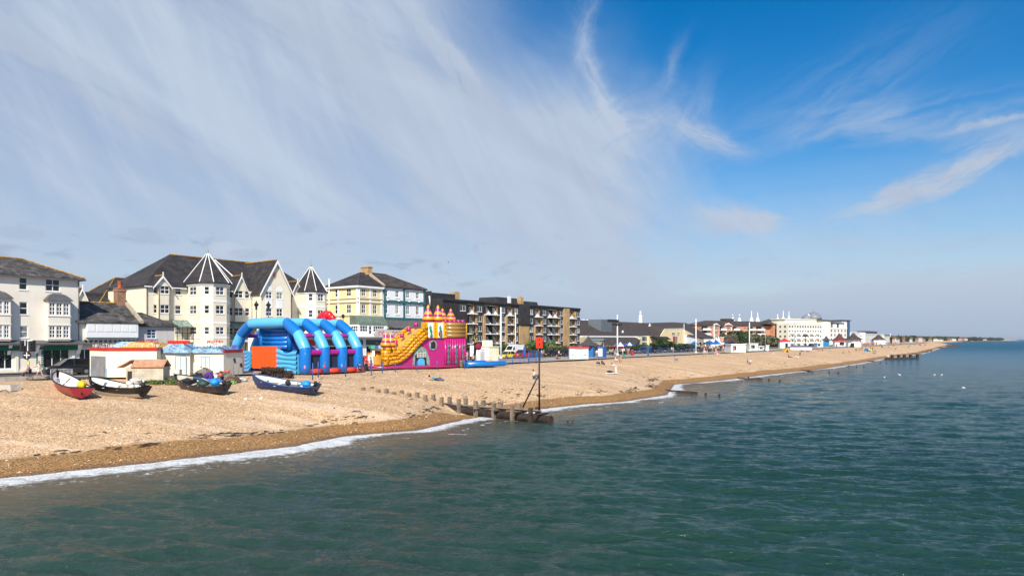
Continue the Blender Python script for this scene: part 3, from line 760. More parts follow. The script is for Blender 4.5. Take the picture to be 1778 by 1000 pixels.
hip(m2, x2, x3 + .5, 1, 14, ez2, rz2 - ez2, 5.0, 0, .3, ridge=rg)
m2.box(xg * .5, 3, ez - .3, x2 + 1.5, 3.2, pk - .4); rf = B.part('roof', m2, M_SLATE); rg.build('ridge_tile', M_LICHEN, rf)
m2 = MB(); hip(m2, xg * .6, x2 + 3.5, 1.5, 6.5, ez, pk - ez - .1, 0, 0, .2, ridge=None); m2.build('rear_roof', M_SLATE, rf)
m2 = MB(); bargeboard(m2, 0, xg, ez, pk - ez, -.2); B.part('bargeboard', m2, M_WHITE)

# ================================================================== hotel with two turrets
a0 = 49.3; B = Bldg('turreted_hotel', 'long cream hotel with dark slate roof, a steep white trimmed gable and two pointed turrets', 'hotel', a0, 102, wall_mat=M_HOTEL)
def lx(x, yl=0.0, k=3): return B.lx(q(k, x, 0)[0], yl)
def lz(x, y, yl=0.0, k=3): return B.loc(*q(k, x, y), yl)[1]
R3 = (lz(296, 460), lz(296, 389)); R2 = (lz(297, 625), lz(297, 551)); R1 = (lz(300, 803), lz(300, 738))
EZ = lz(60, 378); xa, xb = lx(360), lx(718); LT = lx(1575, -1)
def wrow(x, w, nx, yl=0.0, rows=(1, 2, 3), ox=0.0):
    out = []
    for k, (z0_, z1_) in ((3, R3), (2, R2), (1, R1)):
        if k in rows: out.append((x - ox, z0_, w, z1_ - z0_, nx, 2))
    return out
T1 = (55.5 - a0, 60.3 - a0); TF = -5.0
front = wrow(lx(106), .8, 1, rows=(2, 3)) + wrow(lx(296), .95, 1) + wrow(lx(750), 1.0, 1) + wrow(lx(822), 1.5, 2, rows=(1,))
front += wrow(lx(1308), .9, 1, rows=(1, 2, 3)) + wrow(lx(1366), .8, 1)
W0, W1 = lx(940), lx(1278, -3)
B.shell(0, LT - .3, 0, 12, 0, EZ, front=[f for f in front])
# shallow projecting bays under little gables
gablets = MB(); bb = MB(); pipes = []
gr = MB(); gl_ridge = MB()
for c0, c1, pkx, pky, low_, wins in ((126, 222, 157, 290, 2, ((182, 1.35, 2),)), (782, 938, 840, 290, 2, ((823, 1.5, 2), (897, .85, 1))), (1278, 1392, 1325, 340, 2, ())):
    x0, x1 = lx(c0, -.6), lx(c1, -.6); zb = R2[0] - 1.0
    B.panel((x0, -.6), (x1, -.6), zb, EZ, [w for x_, w_, n_ in wins for w in wrow(lx(x_, -.6) - x0, w_, n_, rows=(2, 3))])
    B.panel((x0, 0), (x0, -.6), zb, EZ); B.panel((x1, -.6), (x1, 0), zb, EZ); B.wall.poly([(x0, 0, zb), (x1, 0, zb), (x1, -.6, zb), (x0, -.6, zb)])
    ph = B.loc(*q(3, pkx, pky + 8), -.6)[1]; gx = B.loc(*q(3, pkx, pky), -.6)[0]; hw = 1.15
    gable_front(B.wall, gx - hw, gx + hw, EZ - .05, ph - EZ, -.64, 1.0)
    gr = MB(); gable_roof(gr, gx - hw, gx + hw, EZ - .05, ph - EZ, -.85, 2.2, .25, .1); B.part('dormer_roof', gr, M_SLATE); bb = MB(); bargeboard(bb, gx - hw, gx + hw, EZ - .05, ph - EZ, -.86, .3, .24); B.part('bargeboard', bb, M_WHITE)
    gl_ridge.tube([(gx, -.8, ph + .12), (gx, 2.2, ph + .12)], .11, 6, sm=False)
    pipe(B, x0 + .03, -.68, zb, EZ, M_BROWN, .045); pipe(B, x1 - .03, -.68, zb, EZ, M_BROWN, .045)
# gabled wing
yw = -3.0; gz = lz(1020, 432, yw); gp = lz(1148, 168, yw)
fx0, fx1 = lx(1000, yw) + .25, lx(1290, yw) - .25
gxx = [lx(x_, yw) - fx0 for x_ in (1085, 1177)]
B.panel((fx0, yw), (fx1, yw), 0, gz, [w for g_ in gxx for w in wrow(g_, 1.15, 2)])
B.panel((fx0, 0), (fx0, yw), 0, gz); B.panel((fx1, yw), (fx1, 0), 0, gz)
gable_front(B.wall, fx0, fx1, gz, gp - gz, yw, yw + .3)
for g_ in gxx:      # white arched panels above and below the windows
    c_ = fx0 + g_; m_arch = MB(); zt = R3[1] + .25
    pts = [(c_ - .62, R3[1] + .02), (c_ + .62, R3[1] + .02)] + [(c_ + .62 * math.cos(t), zt + .62 * math.sin(t)) for t in np.linspace(0, PI, 9)]
    m_arch.extr(pts, yw - .04, yw - .003); B.part('arched_panel', m_arch, M_WHITE); m_arch = MB(); m_arch.box(c_ - .62, yw - .035, R2[1] + .05, c_ + .62, yw - .003, R3[0] - .12); B.part('apron_panel', m_arch, M_WHITE)
dx, dz_ = lx(1133, yw), lz(1133, 291, yw)
m2 = MB(); m2.extr([(dx - .42, dz_), (dx, dz_ - .6), (dx + .42, dz_), (dx, dz_ + .6)], yw - .04, yw - .003); B.part('diamond_panel', m2, M_BRICKR)
# turrets
def turret(V, eave, apx, apz, winr, rows_, bz):
    n_ = len(V)
    for i in range(n_ - 1):
        p0, p1 = V[i], V[i + 1]; Ls = math.hypot(p1[0] - p0[0], p1[1] - p0[1]); w_, nx_ = winr[i]
        B.panel(p0, p1, 0, eave, wrow(Ls / 2, w_, nx_, rows=rows_) if w_ else [])
    for zb in bz:       # white string courses
        cxx = sum(p[0] for p in V) / n_; cyy = sum(p[1] for p in V) / n_
        big = [(cxx + (p[0] - cxx) * 1.02, cyy + (p[1] - cyy) * 1.02) for p in V]; m3 = MB(); m3.prism(big, zb, zb + .32); B.part('string_course', m3, M_WHITE)
    c = (apx[0], apx[1]); ev = [(c[0] + (p[0] - c[0]) * 1.12, c[1] + (p[1] - c[1]) * 1.12) for p in V]
    ev += [(2 * c[0] - p[0], 2 * c[1] - p[1]) for p in ev[1:-1]] if False else []
    m3 = MB()
    i0 = [m3.pt((*p, eave - .02)) for p in ev]; i1 = [m3.pt((*p, eave - .16)) for p in ev]; ap = m3.pt((*c, apz))
    for i in range(len(ev)):
        j = (i + 1) % len(ev); m3.face((i0[i], i0[j], ap)); m3.face((i1[i], i1[j], i0[j], i0[i]))
    m3.face(i1[::-1]); tr = B.part('turret_roof', m3, M_SLATE)
    m3 = MB()
    for p in ev: m3.tube([(*p, eave + .02), (*c, apz + .05)], .07, 5, sm=False)
    m3.build('hip_flashing', M_WHITE, tr)
    m3 = MB(); m3.lathe([(.22, -.2), (.16, .1), (.05, .25), (.11, .4), (.03, .5), (.025, 1.2), (.01, 1.5)], (*c, apz), 8); m3.build('finial', mat('lead_finial', (.25, .25, .25), .5), tr)
    m3 = MB(); cxx, cyy = c; m3.prism([(cxx + (p[0] - cxx) * 1.05, cyy + (p[1] - cyy) * 1.05) for p in V], eave - .42, eave - .17); B.part('eaves_board', m3, M_WHITE)
bands = [R2[1] + .45, R1[1] + .42, R1[0] - .62]
V1 = [(T1[0], .5), (T1[0], -3.7), (T1[0] + 1.3, -5), (T1[1] - 1.3, -5), (T1[1], -3.7), (T1[1], .5)]
EZT = lz(600, 350, -5); apz = lz(538, 92, -1.6)
turret(V1, EZT, ((T1[0] + T1[1]) / 2, -1.6), apz, [(1.9, 2), (.75, 1), (1.35, 2), (.75, 1), (0, 0)], (1, 2, 3), bands)
T2 = 75.3 - a0
V2 = [(T2, .5), (T2, -2.6), (T2 + 1.25, -3.9), (T2 + 3.3, -3.9), (T2 + 4.6, -2.6), (T2 + 4.6, .5)]
turret(V2, lz(1500, 428, -3.9), (T2 + 2.3, -1.2), lz(1423, 205, -1.2), [(0, 0), (.8, 1), (1.2, 2), (.7, 1), (0, 0)], (1, 2, 3), bands)
B.done()
for z_ in bands[:2]:
    m2 = MB(); m2.box(xb * 0 + lx(718), -.05, z_, fx0 - .01, -.003, z_ + .3); m2.box(fx0, yw - .05, z_, fx1, yw - .003, z_ + .3) if z_ < bands[0] else None; m2.box(fx1 + .02, -.05, z_, T2 - .02, -.003, z_ + .3); B.part('string_course', m2, M_WHITE)
# main roof and cross roof
m2, rg, fl = MB(), MB(), MB()
RZ = B.loc(*q(3, 560, 146), 6)[1]
hip(m2, 0, LT - .3, 0, 12, EZ, RZ - EZ, 6.5, 6.0, .35, ridge=rg, hips=False)
gable_roof(m2, fx0, fx1, gz, gp - gz, yw - .35, 8.5, .3, .14)
rg.tube([((fx0 + fx1) / 2, yw - .3, gp + .2), ((fx0 + fx1) / 2, 6.2, gp + .2)], .12, 6, sm=False)
rf = B.part('roof', m2, M_SLATE); rg.build('ridge_tile', M_LICHEN, rf)
xv = fx0 - .3; fl.tube([(xv - 2.6, 5.6, RZ - .12), (xv - .1, -.2, EZ + .2)], .09, 5, sm=False)
fl.build('valley_flashing', M_WHITE, rf)
bb = MB(); bargeboard(bb, fx0, fx1, gz, gp - gz, yw - .36, .35, .42, finial=False)
B.part('bargeboard', bb, M_WHITE); B.part('dormer_ridge', gl_ridge, M_LICHEN)
m2 = MB(); m2.box(-.4, -.5, EZ - .28, T1[0] - .3, -.36, EZ - .12); m2.box(T1[1] + .3, -.5, EZ - .28, fx0 - .3, -.36, EZ - .12); B.part('gutter', m2, M_WHITE)
for x_ in (.1, lx(935), lx(1275, yw)): pipe(B, x_, -.1 if x_ < fx1 - .5 else yw - .1, 0, EZ - .3, M_BROWN, .05)
# glazed verandas with balcony rails
for vx0, vx1 in ((lx(232), T1[0] - .1), (T1[1] + .1, fx0 - .1)):
    zt_, zb_ = lz(300, 676), lz(300, 735, -1.8)
    m2 = MB()
    n_ = max(3, int((vx1 - vx0) / .6))
    for i in range(n_ + 1):
        x_ = vx0 + (vx1 - vx0) * i / n_; m2.tube([(x_, -.05, zt_), (x_, -1.9, zb_)], .035, 4, sm=False)
    m2.box(vx0, -1.95, zb_ - .06, vx1, -1.85, zb_ + .04); fr = B.part('veranda_frame', m2, mat('verdigris_metal', (.16, .24, .20), .6, .2))
    m2 = MB(); m2.poly([(vx0, -.06, zt_ - .06), (vx1, -.06, zt_ - .06), (vx1, -1.88, zb_ - .04), (vx0, -1.88, zb_ - .04)]); m2.build('veranda_glass', glass('veranda_glazing', (.22, .30, .27), .15), fr)
    fz = lz(300, 850, -1.8)
    m2 = MB(); m2.box(vx0, -1.95, fz - .35, vx1, -.02, fz); B.part('balcony_slab', m2, M_HOTEL)
    m2 = MB(); m2.box(vx0, -1.9, fz + 1.0, vx1, -1.84, fz + 1.06); m2.box(vx0, -1.9, fz + .1, vx1, -1.84, fz + .14)
    for x_ in np.arange(vx0, vx1, .14): m2.box(x_, -1.885, fz + .1, x_ + .025, -1.86, fz + 1.0)
    for x_ in np.linspace(vx0, vx1, 4): m2.box(x_ - .04, -1.92, 0, x_ + .04, -1.82, zb_)
    B.part('balcony_rail', m2, mat('black_iron', (.02, .02, .022), .5))

# ================================================================== yellow corner house
a0 = on_b(621.5, 97)[0]; B = Bldg('yellow_house', 'pale yellow corner house with white pilasters and low hipped slate roof', 'house', a0, 97, wall_mat=M_YELLOW)
k5 = 5
def fx(x, yl=0): return B.lx(q(5, x, 0)[0], yl)
def fz_(x, y, yl=0): return B.loc(*q(5, x, y), yl)[1]
L = fx(600); EZ = fz_(400, 242); yd = B.side(q(5, 75, 0)[0], 0)
r3 = (fz_(430, 338), fz_(430, 268)); r2 = (fz_(430, 495), fz_(430, 413))
M_SASH = mat('grey_frame', (.5, .5, .48), .6)
fw_ = [(fx(x_), z_[0], .95, z_[1] - z_[0], 2, 2) for x_ in (428, 532) for z_ in (r3, r2)]
lw_ = [(yd - B.side(q(5, x_, 0)[0], 0), z_[0], w_, z_[1] - z_[0], 1 if w_ < 1 else 2, 2) for x_, w_ in ((179, .8), (291, 1.25)) for z_ in (r3, r2)]
B.shell(0, L, 0, yd, 0, EZ, front=fw_, left=lw_, mt=M_WHITE)
B.done()
m2 = MB()
for x_ in (0.0, fx(487) - .2, L - .45): m2.box(x_ - (.06 if x_ == 0 else 0), -.1, 0, x_ + .45, -.004, EZ - .3)
ys = [B.side(q(5, x_, 0)[0], 0) for x_ in (205,)] + [yd - .4]
m2.box(-.1, -.06, 0, -.004, .45, EZ - .3)
for y_ in ys: m2.box(-.1, y_, 0, -.004, y_ + .4, EZ - .3)
B.part('pilaster', m2, M_WHITE)
for zz, hh in ((fz_(375, 356), .16), (fz_(375, 392), .3), (fz_(375, 515), .22)):
    m2 = MB(); m2.box(-.22, -.22, zz, L, -.104, zz + hh); m2.box(-.22, -.104, zz, -.104, yd, zz + hh); B.part('string_course', m2, mat('pale_yellow_trim', (.80, .74, .56), .7, .05))
m2 = MB(); m2.box(-.45, -.45, EZ - .35, L + .1, .0, EZ - .02); m2.box(-.45, .0, EZ - .35, -.01, yd, EZ - .02); B.part('cornice', m2, M_WHITE)
m2, rg = MB(), MB(); rz5 = fz_(365, 122, 4.6) ; hip(m2, 0, L + .2, 0, yd, EZ, rz5 - EZ, 4.6, 0, .35, ridge=rg); rf = B.part('roof', m2, M_SLATE); rg.build('ridge_tile', mat('slate_ridge', (.07, .06, .06), .8), rf)
m2 = MB(); m2.extr([(-.4, EZ - .1), (yd / 2, rz5 + .1), (yd + .4, EZ - .1), (yd + .4, EZ + .45), (yd / 2, rz5 + .7), (-.4, EZ + .45)], L - .05, L + .45, ax='x'); B.part('party_wall', m2, M_COPING)
m2 = MB(); m2.box(L - .3, yd / 2 - 1.1, rz5 - .3, L + .7, yd / 2 + 1.1, rz5 + 1.3); m2.box(L - .4, yd / 2 - 1.2, rz5 + 1.1, L + .8, yd / 2 + 1.2, rz5 + 1.3); ch = B.part('chimney', m2, M_BRICKY)
pipe(B, .2, -.2, 4.5, EZ - .3, M_WHITE, .06)
m2 = MB(); m2.tube([(-.2, yd - 1.5, 6), (-.2, yd - 1.5, EZ + 1.6)], .12, 8); B.part('flue', m2, M_WHITE)
# verdigris bow roofed veranda with white conservatory windows
vx0, vx1 = fx(385, -2.5), fx(640, -2.5); z0_, z1_ = fz_(500, 700, -2.5), fz_(500, 600, -2.5)
m2 = MB()
prof = [(-2.6 + 2.6 * (1 - math.cos(t)), z1_ + 2.0 * math.sin(t) * .85) for t in np.linspace(0, PI / 2, 7)]
m2.loft([[(vx0 + (.9 * math.sin(t) ** 2 if False else 0) , y_, z_) for y_, z_ in prof] + [(vx0, 0, z1_)], [(vx1, y_, z_) for y_, z_ in prof] + [(vx1, 0, z1_)]], sm=False)
vr = B.part('veranda_roof', m2, mat('verdigris_roof', (.13, .17, .13), .7, .45, 1.2, .2))
m2 = MB()
for x_ in np.linspace(vx0, vx1, 15): m2.tube([(x_, y_ , z_ + .03) for y_, z_ in prof], .035, 4, sm=False)
m2.build('glazing_bar', mat('verdigris_metal', (.16, .24, .20), .6, .2), vr)
m2 = MB(); wallpanel(m2, (vx0, -2.5), 0, vx1 - vx0, 3.2, z1_, [(.3, z0_ + .75, 2.1, z1_ - .2), (2.4, z0_ + .3, 3.1, z1_ - .2), (3.5, z0_ + .75, 6.2, z1_ - .2), (6.5, z0_ + .75, vx1 - vx0 - .25, z1_ - .2)])
wallpanel(m2, (vx0, 0), -PI / 2, 2.5, 3.2, z1_, [(.3, z0_ + .75, 2.2, z1_ - .2)]); wallpanel(m2, (vx1, -2.5), PI / 2, 2.5, 3.2, z1_)
B.part('veranda_wall', m2, M_WHITER)
for s0, s1, zz, n_ in ((.3, 2.1, .75, 3), (2.4, 3.1, .3, 1), (3.5, 6.2, .75, 5), (6.5, vx1 - vx0 - .25, .75, 4)): put_window(B.root, (vx0 + s0, -2.5, z0_ + zz), 0, s1 - s0, z1_ - .2 - z0_ - zz, n_, 2, sill=False)
put_window(B.root, (vx0, -.3, z0_ + .75), -PI / 2, 1.9, z1_ - z0_ - .95, 3, 2, sill=False)
xyend = L
# ================================================================== white house with teal trim
a0 = on_b(q(5, 603, 0)[0], 97)[0] + .3; B = Bldg('teal_trimmed_house', 'white terraced house with dark teal pilasters and cornices, brown slate roof', 'house', a0, 97, wall_mat=M_WHITER)
L = fx(985); EZ = fz_(795, 262); r3 = (fz_(735, 348), fz_(735, 288)); r2 = (fz_(735, 500), fz_(735, 420))
B.shell(0, L, 0, 10, 0, EZ, front=[(fx(x_), z_[0], .9, z_[1] - z_[0], 2, 2) for x_ in (634, 735, 832, 921) for z_ in (r3, r2)]); B.done()
for x_ in (-.05, fx(796) - .2, L - .35): m2 = MB(); m2.box(x_, -.16, 4, x_ + .4, -.004, EZ - .2); B.part('teal_pilaster', m2, M_TEAL)
for zz, hh, pj in ((fz_(795, 405), .5, .3), (fz_(795, 552), .35, .2), (EZ - .25, .25, .35)):
    m2 = MB(); m2.box(-.1, -pj, zz, L + .1, -.17, zz + hh); B.part('teal_cornice', m2, M_TEAL)
m2 = MB()
for x_ in (634, 735, 832, 921):
    for z_ in (r3, r2):
        c_ = fx(x_); m2.box(c_ - .6, -.1, z_[1] + .12, c_ + .6, -.004, z_[1] + .3); m2.box(c_ - .68, -.07, z_[0] - .28, c_ + .68, -.075 + .004, z_[0] - .1)
    m2.lathe([(.16, 0), (.2, .12), (.1, .3)], (fx(x_) + .0, -.45, r2[1] + .7), 8)
B.part('window_moulding', m2, M_WHITE)
m2, rg = MB(), MB(); rz5 = fz_(640, 143, 5); hip(m2, 0, L, 0, 10, EZ, rz5 - EZ, 0, 6.0, .45, ridge=rg); rf = B.part('roof', m2, M_TILEB); rg.build('ridge_tile', mat('brown_ridge', (.09, .06, .05), .8), rf)
zc = fz_(800, 560); 
m2 = MB(); m2.extr([(0, zc + .1), (-2.6, zc - 1.5), (-2.6, zc - 1.65), (0, zc - .2)], .2, L - .2, ax='x'); B.part('canopy', m2, M_LEAD)
m2 = MB(); wz1 = zc - 1.6
for i in range(9):
    x_ = .4 + i * (L - .8) / 8; m2.tube([(x_, -2.45, 3.4), (x_, -2.45, wz1)], .06, 6)
m2.box(.2, -2.5, 4.3, L - .2, -2.44, 4.36); m2.box(.2, -2.52, 3.1, L - .2, -.02, 3.4); B.part('veranda_post', m2, mat('black_iron', (.02, .02, .022), .5))
m2 = MB(); m2.box(.3, -.35, 3.5, L * .42, -.1, wz1 - .1); m2.box(L * .55, -.35, 3.5, L - .4, -.1, wz1 - .1); B.part('shop_glazing', m2, glass('glass_blue', (.05, .07, .10)))
# ================================================================== balconied black apartment block
a0 = on_b(768, 118)[0]; B = Bldg('apartment_block', 'long dark tile hung apartment block with buff brick piers and stacked recessed balconies', 'apartment block', a0, 118, wall_mat=M_BLACKT)
def X7(x, yl=0.0): return B.lx(q(7, x, 0)[0], yl)
L = X7(1418); HT = [B.loc(*q(7, x_, y_))[1] for x_, y_ in ((300, 226), (1400, 290))]; HZ = sum(HT) / 2
rowz = []
for k in range(4):
    zc = (B.loc(*q(7, 325, (297, 407, 510, 613)[k]))[1] + B.loc(*q(7, 1398, (348, 437, 523, 610)[k]))[1]) / 2
    rowz.append(zc)
pitch = (rowz[0] - rowz[3]) / 3
rowz = [rowz[0] - pitch * k for k in range(5)]; HZ = rowz[0] + 2.25
wcols = [(147, 3.0), (328, 2.9), (585, 2.3), (724, 2.6), (886, 2.9), (1030, 2.9), (1210, 2.9), (1397, 2.9)]
bcols = [(200, 278, 1), (383, 533, 2), (622, 692, 1), (930, 988, 1), (1066, 1178, 2), (1296, 1358, 1)]
wins = []
for x_, w_ in wcols:
    for k, z_ in enumerate(rowz[:4]):
        if x_ == 147 and k > 0: continue
        wins.append((X7(x_), z_ - .75, w_ * .78, 1.55, 2, 1, random.choice([1, 1, 3, 2])))
bh = []
for x0, x1, n_ in bcols:
    for k, z_ in enumerate(rowz[:4]): bh.append((X7(x0), z_ - 1.35, X7(x1), z_ + 1.2, n_))
# front: wall sheet with window and balcony openings
holes = [(w[0] - w[2] / 2, w[1], w[0] + w[2] / 2, w[1] + w[3]) for w in wins] + [h[:4] for h in bh]
wallpanel(B.wall, (0, 0), 0, L, 0, HZ, holes, 0, rev=.25)
for w in wins: put_window(B.root, (w[0] - w[2] / 2, 0, w[1]), 0, w[2], w[3], 2, 1, M_WHITE, w[6])
B.panel((L, 0), (L, 14), 0, HZ); B.panel((L, 14), (0, 14), 0, HZ); B.panel((0, 14), (0, 0), 0, HZ)
B.wall.poly([(0, .0, HZ), (L, .0, HZ), (L, 14, HZ), (0, 14, HZ)])
B.wall.extr([(0, HZ), (-.35, HZ - .1), (-.35, HZ - .45), (0, HZ - 1.1)], 0, L, ax='x')    # sloping eaves band
B.done()
M_BALW = mat('white_balcony_paint', (.80, .79, .76), .6, .08)
for x0, z0, x1, z1, n_ in bh:
    m2 = MB(); m2.box(x0, .26, z0, x1, 2.0, z0 + .02); m2.poly([(x0, 2.0, z0), (x1, 2.0, z0), (x1, 2.0, z1), (x0, 2.0, z1)], 1)
    m2.poly([(x0 + .01, 0.26, z0), (x0 + .01, 2, z0), (x0 + .01, 2, z1), (x0 + .01, .26, z1)], 2); m2.poly([(x1 - .01, .26, z0), (x1 - .01, 2, z0), (x1 - .01, 2, z1), (x1 - .01, .26, z1)], 2)
    m2.poly([(x0, .26, z1 - .01), (x1, .26, z1 - .01), (x1, 2, z1 - .01), (x0, 2, z1 - .01)], 0)
    bal = m2.build('balcony', [M_WHITER, GL[0], M_BRICKY], B.root)
    m2 = MB(); m2.box(x0 - .15, -1.1, z0 - .22, x1 + .1, -.004, z0 + .04); m2.build('slab', M_BALW, bal)
    w_ = (x1 - x0) / n_
    for i in range(n_):      # dividing wall at each bay's far side, cut to its triangular sunlight patch
        xr = x0 + (i + 1) * w_; m2 = MB()
        m2.extr([(0, z0 + .05), (1.9, z0 + .05), (1.9, z0 + 2.2), (1.3, z0 + 1.9), (.7, z0 + .9), (0, z0 + .2)], xr - .34, xr - .2, ax='x'); m2.build('sunlit_patch_screen', M_WHITER, bal)
    m2 = MB(); m2.box(x0, -1.06, z0 + .95, x1, -1.02, z0 + 1.0)
    for x_ in np.arange(x0, x1, .35): m2.box(x_, -1.05, z0 + .04, x_ + .03, -1.03, z0 + .95)
    m2.build('railing', mat('black_iron', (.02, .02, .022), .5), bal)
    m2 = MB(); xt = x0 + .35 * w_; m2.lathe([(.03, 0), (.03, .7), (.4, .72), (.4, .76)], (xt, -.4, z0 + .05), 8); m2.build('balcony_table', random.choice([M_WHITE, mat('terracotta', (.42, .10, .04), .8)]), bal)
for x0, x1, z0, z1 in ((X7(278), X7(292), 0, rowz[0] - .9), (X7(362), X7(381), 0, rowz[1] + 1.1), (X7(536), X7(548), 0, rowz[1] + 1.1), (X7(605), X7(620), 0, rowz[1] + 1.1), (X7(1235), X7(1293), 0, HZ - .5), (X7(755), X7(856), 0, rowz[2] + 1.3), (X7(915), X7(927), 0, rowz[2] + 1.2),
                       (X7(692), X7(704), 0, rowz[1] + 1.1), (X7(988), X7(1000), 0, rowz[1] + 1.1), (X7(1178), X7(1186), 0, rowz[1] + 1.1), (X7(1358), X7(1366), 0, HZ - 1.3)):
    m2 = MB(); m2.box(x0, -.5, z0, x1, -.003, z1); B.part('brick_pier', m2, M_BRICKY)
m2 = MB(); m2.extr([(-.55, rowz[2] + 1.3), (-.9, rowz[2] + 1.5), (-.5, HZ - .5), (0, HZ - .2), (0, rowz[2] + 1.3)], X7(755) - .2, X7(856) + .2, ax='x'); B.part('tile_hung_bay', m2, M_BLACKT)
for x0, x1, y0, y1, zt in ((515, 775, 4, 10, B.loc(*q(7, 600, 168), 5)[1]), (815, 972, 4, 10, B.loc(*q(7, 900, 214), 5)[1])):
    m2 = MB(); a_, b_ = X7(x0, 4), X7(x1, 4); m2.prism([(a_, 4), (b_, 4), (b_, 11), (a_, 11)], HZ - .2, zt, top=[(a_ + .5, 4.5), (b_ - .3, 4.5), (b_ - .3, 11), (a_ + .5, 11)]); B.part('penthouse', m2, M_BLACKT)
m2 = MB(); m2.box(X7(776, 3), 3, HZ - .2, X7(806, 3), 4.4, B.loc(*q(7, 790, 165), 3)[1]); m2.lathe([(.2, 0), (.2, .7), (.1, .7)], (X7(785, 3) + .2, 3.7, B.loc(*q(7, 790, 165), 3)[1]), 8); B.part('chimney', m2, M_BRICKY)
m2 = MB(); xx = X7(652, 4); zz = B.loc(*q(7, 652, 245), 3.9)[1]; m2.box(xx - .7, 3.85, zz, xx + .7, 4.2, zz + 2.6); B.part('white_dormer', m2, M_WHITE)
# western return: slanted black block, brick pier and rear wing
xl = B.lx(q(6, 695, 0)[0], 3); m2 = MB(); zt = B.loc(*q(6, 750, 56), 8)[1]
m2.prism([(xl, 3), (.0, 3), (0, 14), (xl, 14)], 0, zt, top=[(xl + .3, 3.6), (-.1, 3.6), (-.1, 14), (xl + .3, 14)]); B.part('west_wing', m2, M_BLACKT)
m2 = MB(); x1 = B.lx(q(6, 938, 0)[0], 7); m2.box(-.1, 7, HZ - .3, x1, 14, zt - .05); B.part('rear_block', m2, M_BLACKT)
m2 = MB(); m2.box(x1, 7.2, HZ - .3, x1 + 2.2, 9, B.loc(*q(6, 955, 42), 7.2)[1]); B.part('chimney', m2, M_BRICKY)
m2 = MB(); m2.box(B.lx(q(6, 622, 0)[0], 6), 6, 0, xl - .05, 12, B.loc(*q(6, 650, 30), 6)[1]); m2.box(B.lx(q(6, 622, 0)[0], 6) - .1, 5.9, B.loc(*q(6, 650, 30), 6)[1], xl, 12.1, B.loc(*q(6, 650, 30), 6)[1] + .2); B.part('brick_stair_tower', m2, M_BRICKY)
m2 = MB(); m2.tube([(-1.2, 3.2, HZ - 2), (-1.4, 3.1, HZ - .4), (-1.3, 3.3, zt - 1.4)], .18, 7); B.part('vent_pipe', m2, M_WHITE)

# ================================================================== leisure hall with great brown roof
a0 = on_b(1006, 128)[0]; B = Bldg('leisure_hall', 'low sprawling hall under one huge dark brown roof with beige walls and a white fascia', 'hall', a0, 128, wall_mat=mat('beige_block', (.62, .50, .32), .85, .1, .4, .15, 10))
def X8(x, yl=0.0): return B.lx(q(8, x, 0)[0], yl)
def Z8(x, y, yl=0.0): return B.loc(*q(8, x, y), yl)[1]
L = X8(1620, 0); fz0 = Z8(600, 398); rz = Z8(800, 250, 14)
x_l = X8(1050)
B.wall.box(.5, 1, 0, x_l, 26, fz0 - .2); B.wall.box(x_l + .2, .6, 0, X8(1500), 26, Z8(1500, 440))
m2 = MB()
ps = [(0, 0, fz0), (x_l, 0, fz0), (X8(1090, 3), 3, Z8(1090, 318, 3)), (X8(1260, 3), 3, Z8(1260, 318, 3)), (X8(1400, 1), 1, Z8(1400, 378, 1)), (X8(1490, 0), 0, Z8(1490, 440)), (X8(1625, 0), 0, Z8(1625, 440))]
bk = [(0, 14, rz), (X8(500, 14), 14, rz), (X8(900, 14), 14, rz), (X8(1180, 14), 14, Z8(1180, 246, 14)), (X8(1325, 12), 12, Z8(1325, 255, 12)), (X8(1450, 10), 10, Z8(1450, 330, 10)), (X8(1625, 6), 6, Z8(1625, 418, 6))]
for i in range(6): m2.poly([ps[i], ps[i + 1], bk[i + 1]]); m2.poly([ps[i], bk[i + 1], bk[i]])
for i in range(6): m2.poly([bk[i], bk[i + 1], (bk[i + 1][0], 28, fz0 - .5), (bk[i][0], 28, fz0 - .5)])
B.part('roof', m2, M_TILEB)
m2 = MB(); m2.box(-.3, -.35, fz0 - .45, x_l, -.02, fz0 + .1); B.part('fascia', m2, M_WHITE)
# beige gable face with small windows
m2 = MB(); fy = -.5
pts = [(X8(1050, fy), Z8(1050, 385, fy)), (X8(1090, fy), Z8(1090, 322, fy)), (X8(1285, fy), Z8(1285, 318, fy)), (X8(1400, fy), Z8(1400, 378, fy)), (X8(1400, fy), 0), (X8(1050, fy), 0)]
m2.extr(pts, fy, fy + .4); B.part('gable_wall', m2, mat('sand_render', (.82, .64, .36), .8, .08, .4))
m2 = MB(); m2.extr([(pts[0][0], pts[0][1]), (pts[1][0], pts[1][1]), (pts[2][0], pts[2][1]), (pts[2][0], pts[2][1] + .25), (pts[1][0], pts[1][1] + .25), (pts[0][0] - .2, pts[0][1] + .2)], fy - .12, fy - .003); B.part('roof_trim', m2, M_WHITE)
for x0, y0, x1, y1 in ((1162, 358, 1198, 380), (1224, 358, 1248, 378)):
    put_window(B.root, (X8(x0, fy), fy - .13, Z8(x0, y1, fy)), 0, X8(x1, fy) - X8(x0, fy), Z8(x0, y0, fy) - Z8(x0, y1, fy), 2, 1, gl=0)
m2 = MB(); m2.box(X8(1178, fy), fy - .2, Z8(1200, 470, fy), X8(1196, fy), fy - .01, Z8(1200, 398, fy)); B.part('red_panel', m2, mat('dark_red_paint', (.30, .03, .02), .6))
m2 = MB(); m2.box(X8(1200, fy), fy - .2, Z8(1200, 470, fy), X8(1222, fy), fy - .01, Z8(1200, 400, fy)); B.part('stair_glazing', m2, GL[2])
m2 = MB(); m2.extr([(X8(1330, -2), 0), (X8(1450, -2), 0), (X8(1450, -2), Z8(1450, 408, -2)), (X8(1330, -2), Z8(1330, 388, -2))], -2, -.6); B.part('white_side_wall', m2, M_WHITER)
